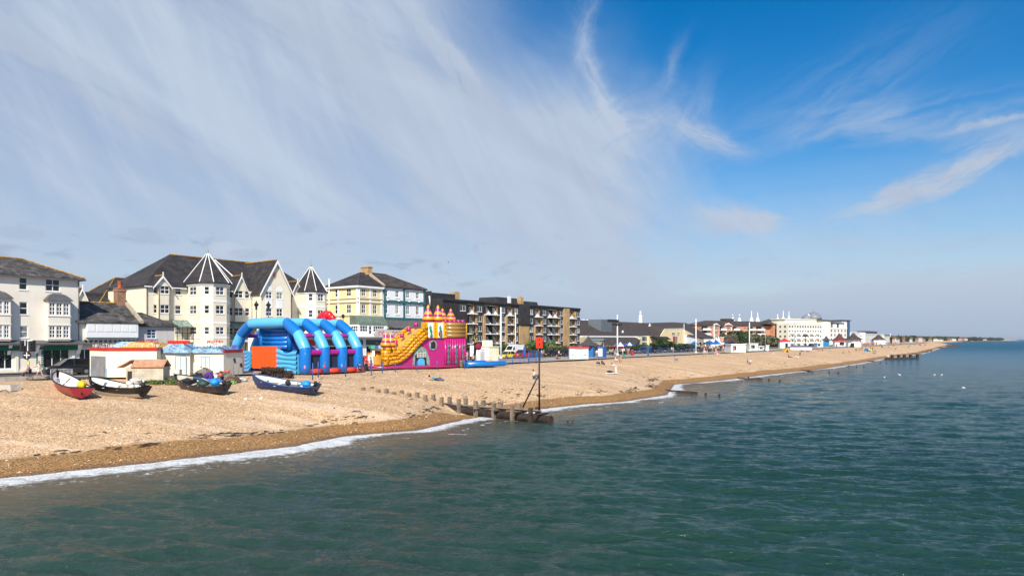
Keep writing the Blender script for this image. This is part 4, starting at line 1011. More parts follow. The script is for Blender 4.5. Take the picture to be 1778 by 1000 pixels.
m2 = MB(); m2.extr([(X8(1450, -1.9) + .05, 0), (X8(1500, -1.9), 0), (X8(1500, -1.9), Z8(1500, 445, -1.9)), (X8(1450, -1.9) + .05, Z8(1450, 430, -1.9))], -1.9, -.6); B.part('side_wall', m2, MC['sand_render'])
m2 = MB(); m2.poly([(X8(1325, -2.6), -2.6, Z8(1325, 384, -2.6)), (X8(1620, -2.6), -2.6, Z8(1620, 446, -2.6)), (X8(1610, 3), 3, Z8(1610, 400, 3)), (X8(1400, 3), 3, Z8(1400, 372, 3))]); B.part('lean_to_roof', m2, M_TILEB)
# lower glazed slope, lower tiled roof, beige walls
m2 = MB(); m2.extr([(X8(275, -4), Z8(275, 408, -4) - .5), (X8(455, -4), Z8(455, 408, -4) - .5), (X8(400, -8), Z8(400, 488, -8)), (X8(265, -8), Z8(265, 488, -8))], -4.2, -4); B.part('sloping_glazing', m2, glass('green_glazing', (.20, .27, .25), .15))
m2 = MB()
for t in np.linspace(0, 1, 5):
    zz = Z8(275, 408, -4.3) - .5 + (Z8(265, 488, -4.3) - Z8(275, 408, -4.3)) * t; m2.box(X8(275, -4.3), -4.32, zz - .06, X8(430, -4.3), -4.22, zz + .06)
B.part('glazing_bar', m2, M_WHITE)
m2 = MB(); p = [(X8(455, -1), -1, fz0 - .6), (X8(838, -1), -1, fz0 - .6), (X8(765, -9), -9, Z8(765, 500, -9)), (X8(385, -9), -9, Z8(385, 500, -9))]
m2.poly(p); m2.poly([p[1], (p[1][0] + .1, -.5, 0), (p[2][0] + .1, -9, 0), p[2]]); B.part('lower_roof', m2, M_TILEB)
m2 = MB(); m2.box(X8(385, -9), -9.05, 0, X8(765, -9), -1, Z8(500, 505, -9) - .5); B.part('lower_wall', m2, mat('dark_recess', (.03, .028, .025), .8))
m2 = MB(); m2.box(X8(380, -9.4), -9.5, Z8(500, 512, -9.4) - .15, X8(770, -9.4), -9.2, Z8(500, 500, -9.4)); B.part('red_fascia', m2, mat('red_trim', (.45, .03, .02), .6))
m2 = MB(); m2.extr([(X8(175, -3), 0), (X8(175, -3), Z8(175, 410, -3)), (X8(268, -3), Z8(268, 405, -3)), (X8(215, -3), 0)], -3, -.4); m2.extr([(X8(770, -3), 0), (X8(770, -3), Z8(770, 490, -3)), (X8(838, -3), Z8(838, 408, -3)), (X8(838, -3), 0)], -3, -.4); B.part('flank_wall', m2, mat('buff_block', (.60, .50, .30), .85, .15))
m2 = MB(); m2.box(X8(838, -2), -2, 0, X8(895, -2), -.4, Z8(860, 402, -2)); B.part('glazed_entrance', m2, glass('entrance_glass', (.10, .14, .14), .1))
m2 = MB(); m2.box(X8(840, -2.1), -2.1, Z8(860, 462, -2), X8(893, -2.1), -2.01, Z8(860, 452, -2)); m2.box(X8(838, -2.1), -2.1, 0, X8(843, -2.1), -2.01, Z8(860, 402, -2)); B.part('entrance_frame', m2, M_WHITE)
m2 = MB(); m2.box(X8(918, -3), -3, 0, X8(948, -3), -.5, Z8(930, 395, -3)); B.part('pier', m2, MC['sand_render'])
m2 = MB(); m2.extr([(X8(945, -4), Z8(945, 398, -4)), (X8(1110, -4), Z8(1110, 402, -4)), (X8(1160, -4), Z8(1160, 436, -4)), (X8(1020, -4), Z8(1020, 440, -4))], -4.2, -3); B.part('porch_roof', m2, M_TILEB)
m2 = MB(); m2.box(X8(400, 4), 4, Z8(460, 348, 4), X8(515, 4), 10, Z8(460, 218, 4)); m2.box(X8(398, 4) - .1, 3.8, Z8(460, 352, 4), X8(517, 4), 3.99, Z8(460, 346, 4)); B.part('roof_plant_room', m2, mat('grey_cladding', (.13, .15, .17), .6, .15))
for x_ in (635, 928): 
    m2 = MB(); m2.extr([(X8(x_ - 8, 2), Z8(x_, 360 if x_ < 700 else 290, 2)), (X8(x_ + 8, 2), Z8(x_, 360 if x_ < 700 else 290, 2)), (X8(x_ + 2, 2), Z8(x_, 335 if x_ < 700 else 262, 2))], 1.9, 2.3); B.part('roof_vent', m2, M_WHITER)
B.done()
# ------------------------------------------------------------------ white tapering tower behind, and beige roofed house
def at_d(px, d): return ((px - CX) / F * d, d)
px_, py_ = q(8, 824, 250); d = 420; X, Y = at_d(px_, d); t = thing('white_tower', 'white tapering tower with pale rounded cap rising behind the brown roofed hall', 'tower', (X, Y, 4.1), TH)
zt = zat(q(8, 824, 165)[1], d) - 4.1; w = 60 / 6.25 * d / F / 2
m2 = MB(); m2.prism([(w * math.cos(k * PI / 4 + .39), w * math.sin(k * PI / 4 + .39)) for k in range(8)], 0, zt, top=[(.62 * w * math.cos(k * PI / 4 + .39), .62 * w * math.sin(k * PI / 4 + .39)) for k in range(8)]); m2.build('shaft', M_WHITE, t)
m2 = MB(); m2.lathe([(w * .62, 0), (w * .5, .8), (w * .45, 1.2), (w * .3, 2.0), (w * .05, 2.5)], (0, 0, zt), 8); m2.build('cap', mat('pale_green_copper', (.5, .62, .58), .6), t)
px0, py0 = q(8, 185, 262); d = 330
X, Y = at_d(px0, d); t = thing('brown_roofed_house', 'house showing only its tan hipped roof and two white dormers above the hall roof', 'house', (X, Y, 4.1), R(40))
s_ = d / F; W_ = (390 - 185) / 6.25 * s_ * 1.35; ez = zat(q(8, 200, 264)[1], d) - 4.1; pz_ = zat(q(8, 270, 222)[1], d + 6) - 4.1
m2 = MB(); m2.box(0, 0, 0, W_, 12, ez); m2.build('wall', M_CREAMW, t)
m2 = MB(); hip(m2, 0, W_, 0, 12, ez, pz_ - ez, 5, 5, .4); m2.build('roof', mat('tan_tile', (.30, .20, .12), .9, .25), t)
for x_ in (.22, .52):
    m2 = MB(); m2.box(W_ * x_, 1.2, ez + .4, W_ * x_ + 1.6, 3.5, ez + 1.6); m2.extr([(W_ * x_ - .2, ez + 1.6), (W_ * x_ + 1.8, ez + 1.6), (W_ * x_ + .8, ez + 2.2)], 1.1, 3.6); dm = m2.build('dormer', M_WHITE, t)
    m2 = MB(); m2.box(W_ * x_ + .4, 1.15, ez + .6, W_ * x_ + 1.2, 1.19, ez + 1.4); m2.build('pane', GL[0], dm)

# ================================================================== red brick flats beyond the hall
def X9(x, yl=0.0): return B.lx(q(9, x, 0)[0], yl)
def Z9(x, y, yl=0.0): return B.loc(*q(9, x, y), yl)[1]
bb_ = 150; a0 = on_b(q(9, 240, 0)[0], bb_)[0]
B = Bldg('brick_flats', 'four storey red brick flats with white balconies and long brown roof behind the tamarisk trees', 'flats', a0, bb_, turn=-24, wall_mat=[M_BRICKR, M_WHITER])
L = X9(1035); EZ = (Z9(600, 276) + Z9(300, 280)) / 2
rz9 = [EZ - 1.9 - 2.95 * k for k in range(6)]
fw_ = []; bal = []
for x0, x1, kind in ((240, 318, 'b'), (330, 360, 'w'), (372, 430, 'W'), (436, 488, 'b'), (500, 562, 'w2'), (575, 632, 'b'), (640, 660, 'w'), (695, 725, 'w'), (738, 812, 'b'), (828, 905, 'b'), (918, 945, 'w'), (980, 1012, 'w')):
    a_, b_ = X9(x0), X9(x1)
    for k, z_ in enumerate(rz9[:5]):
        if z_ < 1: continue
        if kind == 'b': bal.append((a_, z_ - 1.1, b_, z_ + 1.2))
        elif kind == 'W': fw_.append(((a_ + b_) / 2, z_ - .9, (b_ - a_) * .7, 1.9, 4, 2))
        else: fw_.append(((a_ + b_) / 2, z_ - .6, (b_ - a_) * .62, 1.5, 2 if kind == 'w' else 4, 1))
holes = [(w[0] - w[2] / 2, w[1], w[0] + w[2] / 2, w[1] + w[3]) for w in fw_] + [(a_, b_, c_, d_) for a_, b_, c_, d_ in bal]
wallpanel(B.wall, (0, 0), 0, L, 0, EZ, holes, 0, rev=.3)
B.panel((L, 0), (L, 16), 0, EZ); B.panel((0, 16), (0, 0), 0, EZ)
for w in fw_: put_window(B.root, (w[0] - w[2] / 2, 0, w[1]), 0, w[2], w[3], w[4], w[5])
for x0, z0, x1, z1 in bal:
    m2 = MB(); m2.poly([(x0, 1.6, z0), (x1, 1.6, z0), (x1, 1.6, z1), (x0, 1.6, z1)], 1); m2.poly([(x0, .3, z0), (x1, .3, z0), (x1, 1.6, z0), (x0, 1.6, z0)]); m2.poly([(x0, .3, z0), (x0, 1.6, z0), (x0, 1.6, z1), (x0, .3, z1)]); m2.poly([(x1, .3, z0), (x1, 1.6, z0), (x1, 1.6, z1), (x1, .3, z1)])
    bo = m2.build('balcony', [M_WHITER, GL[0]], B.root)
    m2 = MB(); m2.box(x0 - .3, -1.5, z0 - .25, x1 + .3, -.004, z0 - .02); m2.box(x0 - .3, -1.5, z0 - .02, x1 + .3, -1.38, z0 + .95); m2.build('parapet', M_WHITE, bo)
# projecting brick wing at the far end
wx0, wx1 = X9(1018, -3), X9(1172, -3); EZ2 = Z9(1100, 268, -3)
B.panel((wx0, -3), (wx1, -3), 0, EZ2, [((X9(x_, -3) - wx0), EZ2 - 2.9 - 3.0 * k, 1.9, 1.7, 2, 1) for x_ in (1062, 1103) for k in range(5)])
B.panel((wx0, 0), (wx0, -3), 0, EZ2); B.panel((wx1, -3), (wx1, 8), 0, EZ2); B.wall.poly([(wx0, -3, EZ2), (wx1, -3, EZ2), (wx1, 8, EZ2), (wx0, 8, EZ2)])
for a_, b_ in ((X9(368), X9(434)),): B.wall.box(a_, -.6, 0, a_ + .5, -.003, EZ, 1)
B.done()
m2 = MB(); hip(m2, 0, L, 0, 16, EZ, Z9(500, 232, 8) - EZ, 11, 3, .6); hip(m2, wx0 - 6, wx1, -3, 8, EZ2, Z9(1050, 210, 0) - EZ2, 9, 9, .6); B.part('roof', m2, M_TILEB)
m2 = MB(); a_, b_ = X9(505, 6), X9(590, 6); m2.box(a_, 6, EZ, b_, 11, Z9(550, 208, 6)); B.part('roof_house', m2, M_TILEB)
for x0, x1, xp, yp in ((362, 432, 397, 262), (486, 572, 530, 252), (1042, 1115, 1078, 240)):
    yl = -.3 if x0 < 1000 else -3.3; a_, b_ = X9(x0, yl), X9(x1, yl); zt = Z9(xp, yp, yl); ze = EZ if x0 < 1000 else EZ2
    m2 = MB(); gable_front(m2, a_, b_, ze - .2, max(1.2, zt - ze), yl - .1, yl + 2); g_ = B.part('gable_pediment', m2, M_BRICKR)
    m2 = MB(); bargeboard(m2, a_, b_, ze - .2, max(1.2, zt - ze), yl - .12, .3, .5, .15, False); m2.build('bargeboard', M_WHITE, g_)
# white tented masts rising behind
for i, (x_, y_, w_) in enumerate(((780, 122, 2.6), (847, 137, 2.6), (1124, 122, 2.8), (1186, 127, 2.8), (577, 175, 1.6), (650, 180, 1.6), (1064, 170, 1.6))):
    d = 760; pxx, pyy = q(9, x_, y_); X, Y = at_d(pxx, d); zt = zat(pyy, d) - 4.1; zb = zat(q(9, x_, 228)[1], d) - 4.1
    t = thing('tent_mast', ['tall white mast spike above the middle of the brick flats roof', 'white mast spike just beside the tallest spike over the brick flats', 'tall white mast spike standing beside the brick gable wing roof', 'white mast spike over the pale flats next to the brick wing', 'short white mast tip over the raised roof box of the brick flats', 'short thin white mast tip between roof box and tall spikes', 'short white mast tip directly over the hipped brick wing roof'][i], 'mast', (X, Y, 4.1), 0, 'white tented masts beyond the seafront flats')
    m2 = MB(); m2.lathe([(w_ * .35, 0), (w_ * .3, zb - 3), (w_ * .2, zb + 4)] + [(.45, zb + 7), (.35, zt - 1), (.2, zt)], (0, 0, 0), 8); m2.build('mast_pole', M_WHITE, t)
    m2 = MB(); m2.lathe([(9, zb - 9), (4.5, zb - 4), (2.2, zb - 1), (w_ * .45, zb + 3.5)], (0, 0, 0), 12, cap=False); m2.build('canopy_fabric', M_WHITER, t)

# ================================================================== white and domed seafront blocks
def block(name, label, cat, x0, x1, ytop, bq, cols, wm, rows=6, k=9, pitch=3.1, w=1.6, h=1.5, bl=True, roof=None, depth=16, turn=0):
    a0 = on_b(q(k, x0, 0)[0], bq)[0]; Bk = Bldg(name, label, cat, a0, bq, turn=turn, wall_mat=wm)
    L_ = Bk.lx(q(k, x1, 0)[0]); H_ = Bk.loc(*q(k, (x0 + x1) / 2, ytop))[1]
    fr = [(L_ * (i + .5) / cols, H_ - 2.8 - pitch * r_, w, h, 2, 1, random.choice([0, 0, 1, 3])) for i in range(cols) for r_ in range(rows) if H_ - 2.8 - pitch * r_ > .6]
    lf = [(depth * f_, H_ - 2.8 - pitch * r_, w, h, 2, 1, 0) for f_ in (.3, .7) for r_ in range(rows) if H_ - 2.8 - pitch * r_ > .6]
    Bk.shell(0, L_, 0, depth, 0, H_, front=fr, left=lf)
    Bk.wall.box(-.2, -.2, H_ - .5, L_ + .2, -.005, H_ + .5); Bk.done()
    return Bk, L_, H_
HB, HL, HH = block('domed_white_block', 'large cream white seafront block of six floors with grey domes and triangular balconies', 'apartment block', 1182, 1600, 262, 112, 15, mat('warm_white_render', (.76, .72, .60), .75, .05), 7, depth=9, turn=-24)
for i in range(6):
    for r_ in range(5):
        z_ = HH - 5.6 - 3.1 * r_
        if z_ < 1: continue
        x_ = HL * (.08 + .165 * i)
        m2 = MB(); m2.prism([(x_ - 2.2, 0), (x_ + 2.2, 0), (x_ + .3, -2), (x_ - .3, -2)][::-1], z_ - 1.0, z_ + .15); HB.part('balcony', m2, M_WHITE)
m2 = MB(); up = HB.loc(*q(9, 1450, 222), 4)[1]; m2.box(1, 3.5, HH, HL - 4, 14, up); m2.box(.4, 3.0, up - .01, HL - 3, 14.5, up + .5); HB.part('attic_storey', m2, MC['warm_white_render'])
for x_ in np.linspace(4, HL - 8, 8): put_window(HB.root, (x_, 3.46, HH + 1), 0, 1.6, 1.5, 2, 1)
m2 = MB(); p_ = 25; m2.prism([(HL - 1 + 4.5 * math.cos(k * PI / 8), 2 + 4.5 * math.sin(k * PI / 8)) for k in range(16)], 0, HB.loc(*q(9, 1575, 232), 0)[1]); HB.part('round_tower', m2, MC['warm_white_render'])
m2 = MB(); m2.lathe([(5.3, 0), (5.3, .5), (.5, 1.0)], (HL - 1, 2, HB.loc(*q(9, 1575, 232), 0)[1]), 16); HB.part('tower_cap', m2, M_LEAD)
for x_, w_ in ((1378, 3.2), (1455, 5.2)):
    m2 = MB(); xx = HB.lx(q(9, x_, 0)[0], 7); zz = up + .5
    m2.lathe([(w_, 0), (w_ * .97, w_ * .25), (w_ * .8, w_ * .55), (w_ * .5, w_ * .8), (w_ * .2, w_ * .93), (.15, w_ * 1.0), (.1, w_ * 1.35)], (xx, 7, zz), 16); HB.part('dome', m2, mat('grey_dome', (.20, .215, .25), .5, .2))
m2 = MB()
for x_ in (1400, 1512): xx = HB.lx(q(9, x_, 0)[0], 6); m2.lathe([(1.2, 0), (1.2, 2.0), (.8, 2.6), (.1, 3.6)], (xx, 6, up + .4), 8)
HB.part('turret', m2, M_WHITE)
FB, FL_, FH = block('dark_topped_white_flats', 'tall white seafront flats with a dark recessed top floor, farthest before the pavilions', 'flats', 218, 440, 312, 104, 6, mat('soft_white_render', (.76, .73, .66), .75, .06), 6, k=10, w=1.8, h=1.9, turn=-20)
m2 = MB(); t_ = FB.loc(*q(10, 330, 262), 4)[1]; m2.box(.5, 2, FH - .3, FL_ - 1, 13, t_); m2.box(.1, 1.4, t_, FL_ - .6, 13.5, t_ + .6); FB.part('top_floor', m2, mat('dark_zinc', (.05, .055, .065), .5, .1))
for f_ in (.22, .5, .8): m2 = MB(); m2.box(FL_ * f_ - 2, 1.2, FH + .3, FL_ * f_ + 2, 1.98, t_ - .5); FB.part('penthouse_front', m2, M_WHITER)
m2 = MB(); xx0, xx1 = FB.lx(q(10, 385, 0)[0], 2), FB.lx(q(10, 440, 0)[0], 2); tz = FB.loc(*q(10, 420, 232), 2)[1]; m2.box(xx0, 2, FH, xx1, 12, tz); FB.part('stair_tower', m2, M_WHITER)
m2 = MB(); m2.box(xx0 - .8, 1.2, tz, FB.lx(q(10, 475, 0)[0], 2), 13, tz + .7); FB.part('tower_roof', m2, MC['dark_zinc'])
m2 = MB(); m2.box(xx1 + .02, 1.5, 0, FB.lx(q(10, 473, 0)[0], 1.5), 12, tz - .01); FB.part('blue_glass_tower', m2, glass('blue_tower_glass', (.03, .10, .20), .12))
B1, l1, h1_ = block('long_white_block', 'low bright white building with flat roof behind the dark roofed pavilion', 'building', 480, 640, 360, 112, 8, M_WHITER, 3, k=10, w=2.4)
B2, l2, h2_ = block('white_office_block', 'white flat roofed building with rows of windows and dark rooftop band', 'building', 640, 845, 378, 108, 10, MC['soft_white_render'], 3, k=10, w=3.2, h=1.9, pitch=3.4)
m2 = MB(); m2.box(l2 * .25, 2, h2_ + .5, l2 * .72, 12, h2_ + 3.2); B2.part('rooftop_band', m2, MC['dark_zinc'])
B3, l3, h3_ = block('cream_end_block', 'small cream building stepping down at the end of the white seafront row', 'building', 845, 905, 402, 106, 4, MC['warm_white_render'], 2, k=10, w=2.6)
B4, l4, h4_ = block('pale_green_house', 'pale yellow house with flat roof among far houses beyond the beach', 'house', 1090, 1195, 412, 150, 5, mat('lemon_render', (.76, .74, .50), .8, .05), 2, k=10, w=3)

# ================================================================== shops behind the inflatables
a0 = on_b(q(4, -60, 0)[0], 92)[0]; B = Bldg('amusement_arcade', 'low white arcade with red fascia signs and dark open fronts behind the inflatables', 'arcade', 62.5, 93.2, wall_mat=M_WHITER)
L = B.lx(800); H_ = B.loc(700, 587)[1]; x_s = B.lx(575)
ops = [(xx, .15, 4.2, 2.5) for xx in np.arange(2.6, L - 2, 5.2)]
wallpanel(B.wall, (0, 0), 0, L, 0, H_, [(x_ - w_ / 2, z_, x_ + w_ / 2, z_ + h_) for x_, z_, w_, h_ in ops], rev=.3)
B.wall.poly([(0, 0, H_), (L, 0, H_), (L, 3.6, H_), (0, 3.6, H_)]); B.panel((0, 3.6), (0, 0), 0, H_); B.done()
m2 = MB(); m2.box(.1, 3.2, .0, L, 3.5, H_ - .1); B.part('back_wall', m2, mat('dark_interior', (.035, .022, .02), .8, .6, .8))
m2 = MB(); m2.box(-.1, -1.2, H_ - .02, L + .1, -.01, H_ + .22); B.part('canopy_edge', m2, mat('grey_lead_edge', (.2, .2, .2), .7))
for i, x_ in enumerate(np.arange(2.6, L - 2, 5.2)):
    m2 = MB(); m2.box(x_ - 2.2, -.14, 2.85, x_ + 2.2, -.01, H_ - .35); sg = B.part('fascia_sign', m2, mat('red_sign', (.55, .03, .025), .45, .08) if i not in (2, 3, 4) else mat('charcoal_sign', (.09, .09, .10), .6))
    if i in (5, 6, 7, 8):
        m2 = MB(); m2.box(x_ - 2.25, -.18, H_ - .38, x_ + 2.25, -.142, H_ - .28); m2.box(x_ - 2.25, -.18, 2.85, x_ + 2.25, -.142, 2.93); m2.build('sign_border', M_WHITE, sg)
    m2 = MB(); m2.box(x_ - 1.6, 1.0, .1, x_ - .6, 1.8, 1.7); m2.box(x_ + .4, 1.4, .1, x_ + 1.2, 2.0, 1.6); B.part('arcade_machine', m2, mat('machine_%s' % ('red', 'amber', 'brown')[i % 3], ((.45, .04, .03), (.50, .26, .05), (.18, .09, .05))[i % 3], .5, .5, 2.5))
m2 = MB(); cxx = B.lx(684, -1); zz = H_ + .25
pts = [(cxx - 4.6, zz), (cxx + 3.4, zz), (cxx + 3.6, zz + .9), (cxx + 3.2, zz + 1.25), (cxx - 1.5, zz + 1.25)] + [(cxx - 3.2 + 1.9 * math.cos(t), zz + .25 + 1.15 * math.sin(t)) for t in np.linspace(1.2, 2.9, 6)]
m2.extr(pts, -1.1, -.9); sg = B.part('roof_sign', m2, mat('ornate_sign', (.62, .55, .52), .6, .2, 3))
m2 = MB()
for i in range(9):
    x_ = cxx - 3.6 + i * .82; m2.tube([(x_ + .32 * math.cos(t), -1.13, zz + .62 + .38 * math.sin(t)) for t in np.linspace(.3 + i, 4.6 + i, 8)], .06, 4, sm=False)
m2.build('scrollwork', mat('sign_red', (.50, .05, .04), .5), sg)
# ================================================================== shared small builders
def at_g(px, py, z=4.1): X, Y = G(px, py, z); return (X, Y, z)
def P_(name, col, rough=.45, **k): return mat(name, col, rough, k.pop('var', .06), **k)
M_BLK = P_('black_rubber', (.018, .018, .02), .7); M_IRON = MC['black_iron']; M_RUST = mat('rusty_iron', (.06, .03, .02), .9, .5, 2.5, .5, 10)
M_WOOD = mat('weathered_timber', (.22, .17, .125), .9, .4, 2.2, .5, 14, stain=.3); M_WOODW = mat('wet_timber', (.055, .04, .03), .6, .5, 2.5, .5, 12)
M_BLUE = P_('blue_enamel', (.02, .10, .34)); M_RED = P_('red_enamel', (.50, .02, .015)); M_STEEL = mat('galvanised_steel', (.40, .41, .42), .45, .15, metal=.6)

# ================================================================== boats hauled up on the shingle
def boat(label, bow, stern, W, H, paint, bottom, inner, rail, heel=0, trim=0, cargo=None):
    bx, by, bz = on_beach(*bow); sx, sy, sz = on_beach(*stern)
    L = math.hypot(bx - sx, by - sy); an = math.atan2(by - sy, bx - sx)
    t = thing('rowing_boat', label, 'boat', (sx, sy, min(bz, sz) + .0), an, 'fishing boats hauled up on the shingle')
    t.rotation_euler = (R(heel), R(trim) - math.atan2(bz - sz, L) * .7, an)
    ns = 15; nk = 7
    def hb(u): return W / 2 * (.80 + .38 * u - .22 * u * u * u) * (1 - max(0, (u - .45) / .55) ** 2.3) ** .9 + .015
    def sh(u): return H * (.86 - .10 * math.sin(PI * min(u * 1.1, 1)) + .42 * u ** 2.4)
    def kl(u): return H * .14 * max(0, 1 - u / .3) ** 1.5 + H * .8 * max(0, (u - .78) / .22) ** 2
    def sec(u, inset=0.0, fl=0.0):
        w, s_, k_ = max(hb(u) - inset, .006), sh(u) - (.0 if not fl else .02), kl(u) + fl
        x_ = u * L * (1 - inset * .0) ; pts = []
        for j in range(-nk, nk + 1):
            v = abs(j) / nk; pts.append((x_ - (.32 * v * (1 - u / .2) if u < .2 else 0) + (.25 * v * (H * .5) if u > .8 else 0) * (u - .8) * 5 * .6, math.copysign(w * v ** (.62 + .25 * (1 - u)), j) if j else 0, k_ + (s_ - k_) * v ** 1.55))
        return pts
    us = [i / (ns - 1) for i in range(ns)]
    m2 = MB(); ids = [[m2.pt(p) for p in sec(u)] for u in us]
    for i in range(ns - 1):
        for j in range(2 * nk):
            lowb = min(abs(j - nk), abs(j + 1 - nk)) < 4
            m2.face((ids[i][j], ids[i + 1][j], ids[i + 1][j + 1], ids[i][j + 1]), 1 if lowb else 0, True)
    m2.face(ids[0], 0); hull = m2.build('hull', [paint, bottom], t)
    m2 = MB(); ids = [[m2.pt(p) for p in sec(.03 + u * .93, .10, .2)] for u in us]
    for i in range(ns - 1):
        for j in range(2 * nk): m2.face((ids[i][j], ids[i + 1][j], ids[i + 1][j + 1], ids[i][j + 1]), 0, True)
    m2.face(ids[0], 0); m2.build('interior', inner, t)
    m2 = MB()
    rail_l = [(u * L, hb(u) - .02, sh(u) + .01) for u in us]; rail_r = [(x_, -y_, z_) for x_, y_, z_ in rail_l]
    m2.tube(rail_l, .05, 5, flat=1.1); m2.tube(rail_r, .05, 5, flat=1.1); m2.tube([rail_l[0], rail_r[0]], .06, 5); m2.build('gunwale', rail, t)
    m2 = MB(); m2.tube([(L * .99, 0, kl(1)), (L * 1.01, 0, sh(1) + .14)], .045, 6); m2.tube([(.1, 0, .0), (L * .5, 0, -.03), (L * .86, 0, .02), (L * .97, 0, H * .5), (L * 1.0, 0, sh(1))], .04, 6); m2.build('stem', rail, t)
    for u in (.3, .55, .78):
        m2 = MB(); w = hb(u) - .06; m2.box(u * L - .13, -w, sh(u) - .2, u * L + .13, w, sh(u) - .165); m2.build('thwart', inner if u > .4 else M_WOOD, t)
    return t, L, W, H, sh, hb
def outboard(t, cover, z_, y_=0.0):
    m2 = MB(); m2.lathe([(.10, -.02), (.17, .04), (.19, .18), (.17, .33), (.10, .42), (.02, .44)], (-.16, y_, z_), 10); o_ = m2.build('outboard_motor', cover, t)
    m2 = MB(); m2.box(-.22, y_ - .045, z_ - .62, -.12, y_ + .045, z_); m2.box(-.12, y_ - .1, z_ - .12, .04, y_ + .1, z_ + .02); m2.box(-.34, y_ - .07, z_ - .5, -.1, y_ + .07, z_ - .47); m2.tube([(-.34, y_, z_ - .62), (-.1, y_, z_ - .6)], .045, 8); m2.tube([(-.02, y_, z_ + .2), (.42, y_ + .1, z_ + .24)], .025, 6); m2.build('motor_leg', M_BLK, o_)
def lump(mb, c, r, n=10, m_=7, seed=0, amp=.25):
    rg_ = random.Random(seed); rings = []; ph = [rg_.uniform(0, 6.28) for _ in range(6)]
    for j in range(m_ + 1):
        tt = -PI / 2 + PI * j / m_; rr_ = max(math.cos(tt), .03); ring = []
        for k in range(n):
            f_ = 2 * PI * k / n; s_ = 1 + amp * (math.sin(3 * f_ + ph[0] + tt * 2) * .5 + math.sin(5 * f_ + ph[1]) * .3 + math.sin(4 * tt + ph[2] + f_) * .4)
            ring.append((c[0] + r[0] * rr_ * math.cos(f_) * s_, c[1] + r[1] * rr_ * math.sin(f_) * s_, c[2] + r[2] * math.sin(tt) * (1 + amp * .4 * math.sin(2 * f_ + ph[3]))))
        rings.append(ring)
    mb.loft(rings)
BW = P_('boat_white', (.72, .71, .68), .5, stain=.2)
t, L, W, H, sh, hb = boat('small red and white open boat with a yellow covered outboard, bow towards the road', (97, 669), (140, 695), 2.2, 1.25, P_('boat_red', (.40, .03, .05), .4), P_('boat_dark_red', (.30, .02, .03), .4), BW, M_BLK, 3)
outboard(t, P_('yellow_cover', (.75, .52, .01), .6), sh(0) + .02); 
m2 = MB(); lump(m2, (.15, 0, sh(0) + .22), (.42, .36, .3), seed=3); m2.build('motor_cover', P_('yellow_cover', (.75, .52, .01)), t)
m2 = MB(); lump(m2, (.75, .25, sh(.2) + .02), (.3, .3, .22), seed=5); m2.build('folded_sheet', M_WHITER, t)
t, L, W, H, sh, hb = boat('black open boat with white keel strip and a heap of pale sacks aboard', (156, 682), (247, 693), 2.0, 1.22, P_('boat_black', (.02, .018, .016), .4), P_('keel_white', (.62, .62, .60), .6, stain=.3), BW, M_BLK, -5)
outboard(t, M_BLK, sh(0) + .0)
SACK = MB()
for i, (x_, y_, z_) in enumerate(((1.0, .1, .05), (1.35, -.2, .08), (1.65, .15, 0.02), (1.25, .1, .3), (1.55, -.1, .28), (.75, -.2, 0))): lump(SACK, (x_, y_, sh(.3) + z_), (.3, .26, .2), seed=i, amp=.35)
SACK.build('sack_heap', mat('pale_sacking', (.66, .62, .55), .9, .25, 4), t)
m2 = MB(); m2.tube([(.35, -.5, sh(0) - .1), (.35, -.5, sh(0) + .5)], .05, 6); m2.build('mooring_post', M_WHITE, t)
t, L, W, H, sh, hb = boat('dark blue black boat heeled over with green tarpaulin and bright blue bag', (307, 674), (390, 686), 2.1, 1.18, P_('boat_navy_black', (.022, .022, .05), .35), P_('boat_navy_black', (.02, .02, .05)), mat('boat_cream_inside', (.55, .50, .42), .8, .3), M_BLK, -13)
outboard(t, M_BLK, sh(0) + .0)
m2 = MB(); lump(m2, (L * .42, 0, sh(.4) - .05), (.62, .45, .36), seed=11, amp=.2); m2.build('tarpaulin', P_('dark_green_tarp', (.02, .055, .045), .6), t)
m2 = MB(); lump(m2, (L * .16, .05, sh(.1) + .16), (.42, .38, .36), seed=12, amp=.22); m2.build('blue_bag', P_('bright_blue_bag', (.01, .27, .70), .5), t)
m2 = MB(); m2.box(L * .62, -.45, sh(.6) - .22, L * .82, .45, sh(.6) + .1); m2.build('fish_box', M_BLK, t)
for x_, a_ in ((.3, .5), (.62, .2)):
    m2 = MB(); m2.tube([(L * x_, -.5, sh(.5) - .2), (L * (x_ + .05), .3, sh(.5) + .55)], .045, 6); m2.build('oar', mat('varnished_pine', (.60, .45, .28), .6), t)
m2 = MB(); m2.tube([(.0, -.3, sh(0) + .15), (L * .8, -.8, sh(.5) + .1)], .08, 6); lump(m2, (L * .35, -.55, sh(.4) + .12), (.5, .15, .13), seed=3); m2.build('furled_sail', P_('blue_canvas', (.03, .18, .52), .7), t)
t, L, W, H, sh, hb = boat('royal blue open boat with white inside, the nearest to the blue inflatable', (440, 673), (546, 687), 2.1, 1.2, P_('boat_blue', (.015, .045, .17), .3), P_('boat_deep_blue', (.012, .03, .11), .35), BW, P_('blue_rail', (.03, .09, .25)), -10)
outboard(t, M_BLK, sh(0) + .0)
m2 = MB(); lump(m2, (L * .12, .1, sh(.1) + .15), (.5, .45, .3), seed=22, amp=.18); m2.build('blue_cover', P_('bright_blue_bag', (.01, .27, .70)), t)
m2 = MB(); lump(m2, (L * .42, .0, sh(.4) + .05), (.24, .24, .3), seed=23); m2.build('winch', M_BLK, t)
m2 = MB(); m2.box(L * .3, -.5, sh(.3) - .12, L * .9, -.3, sh(.6) + .02); m2.build('locker', BW, t)
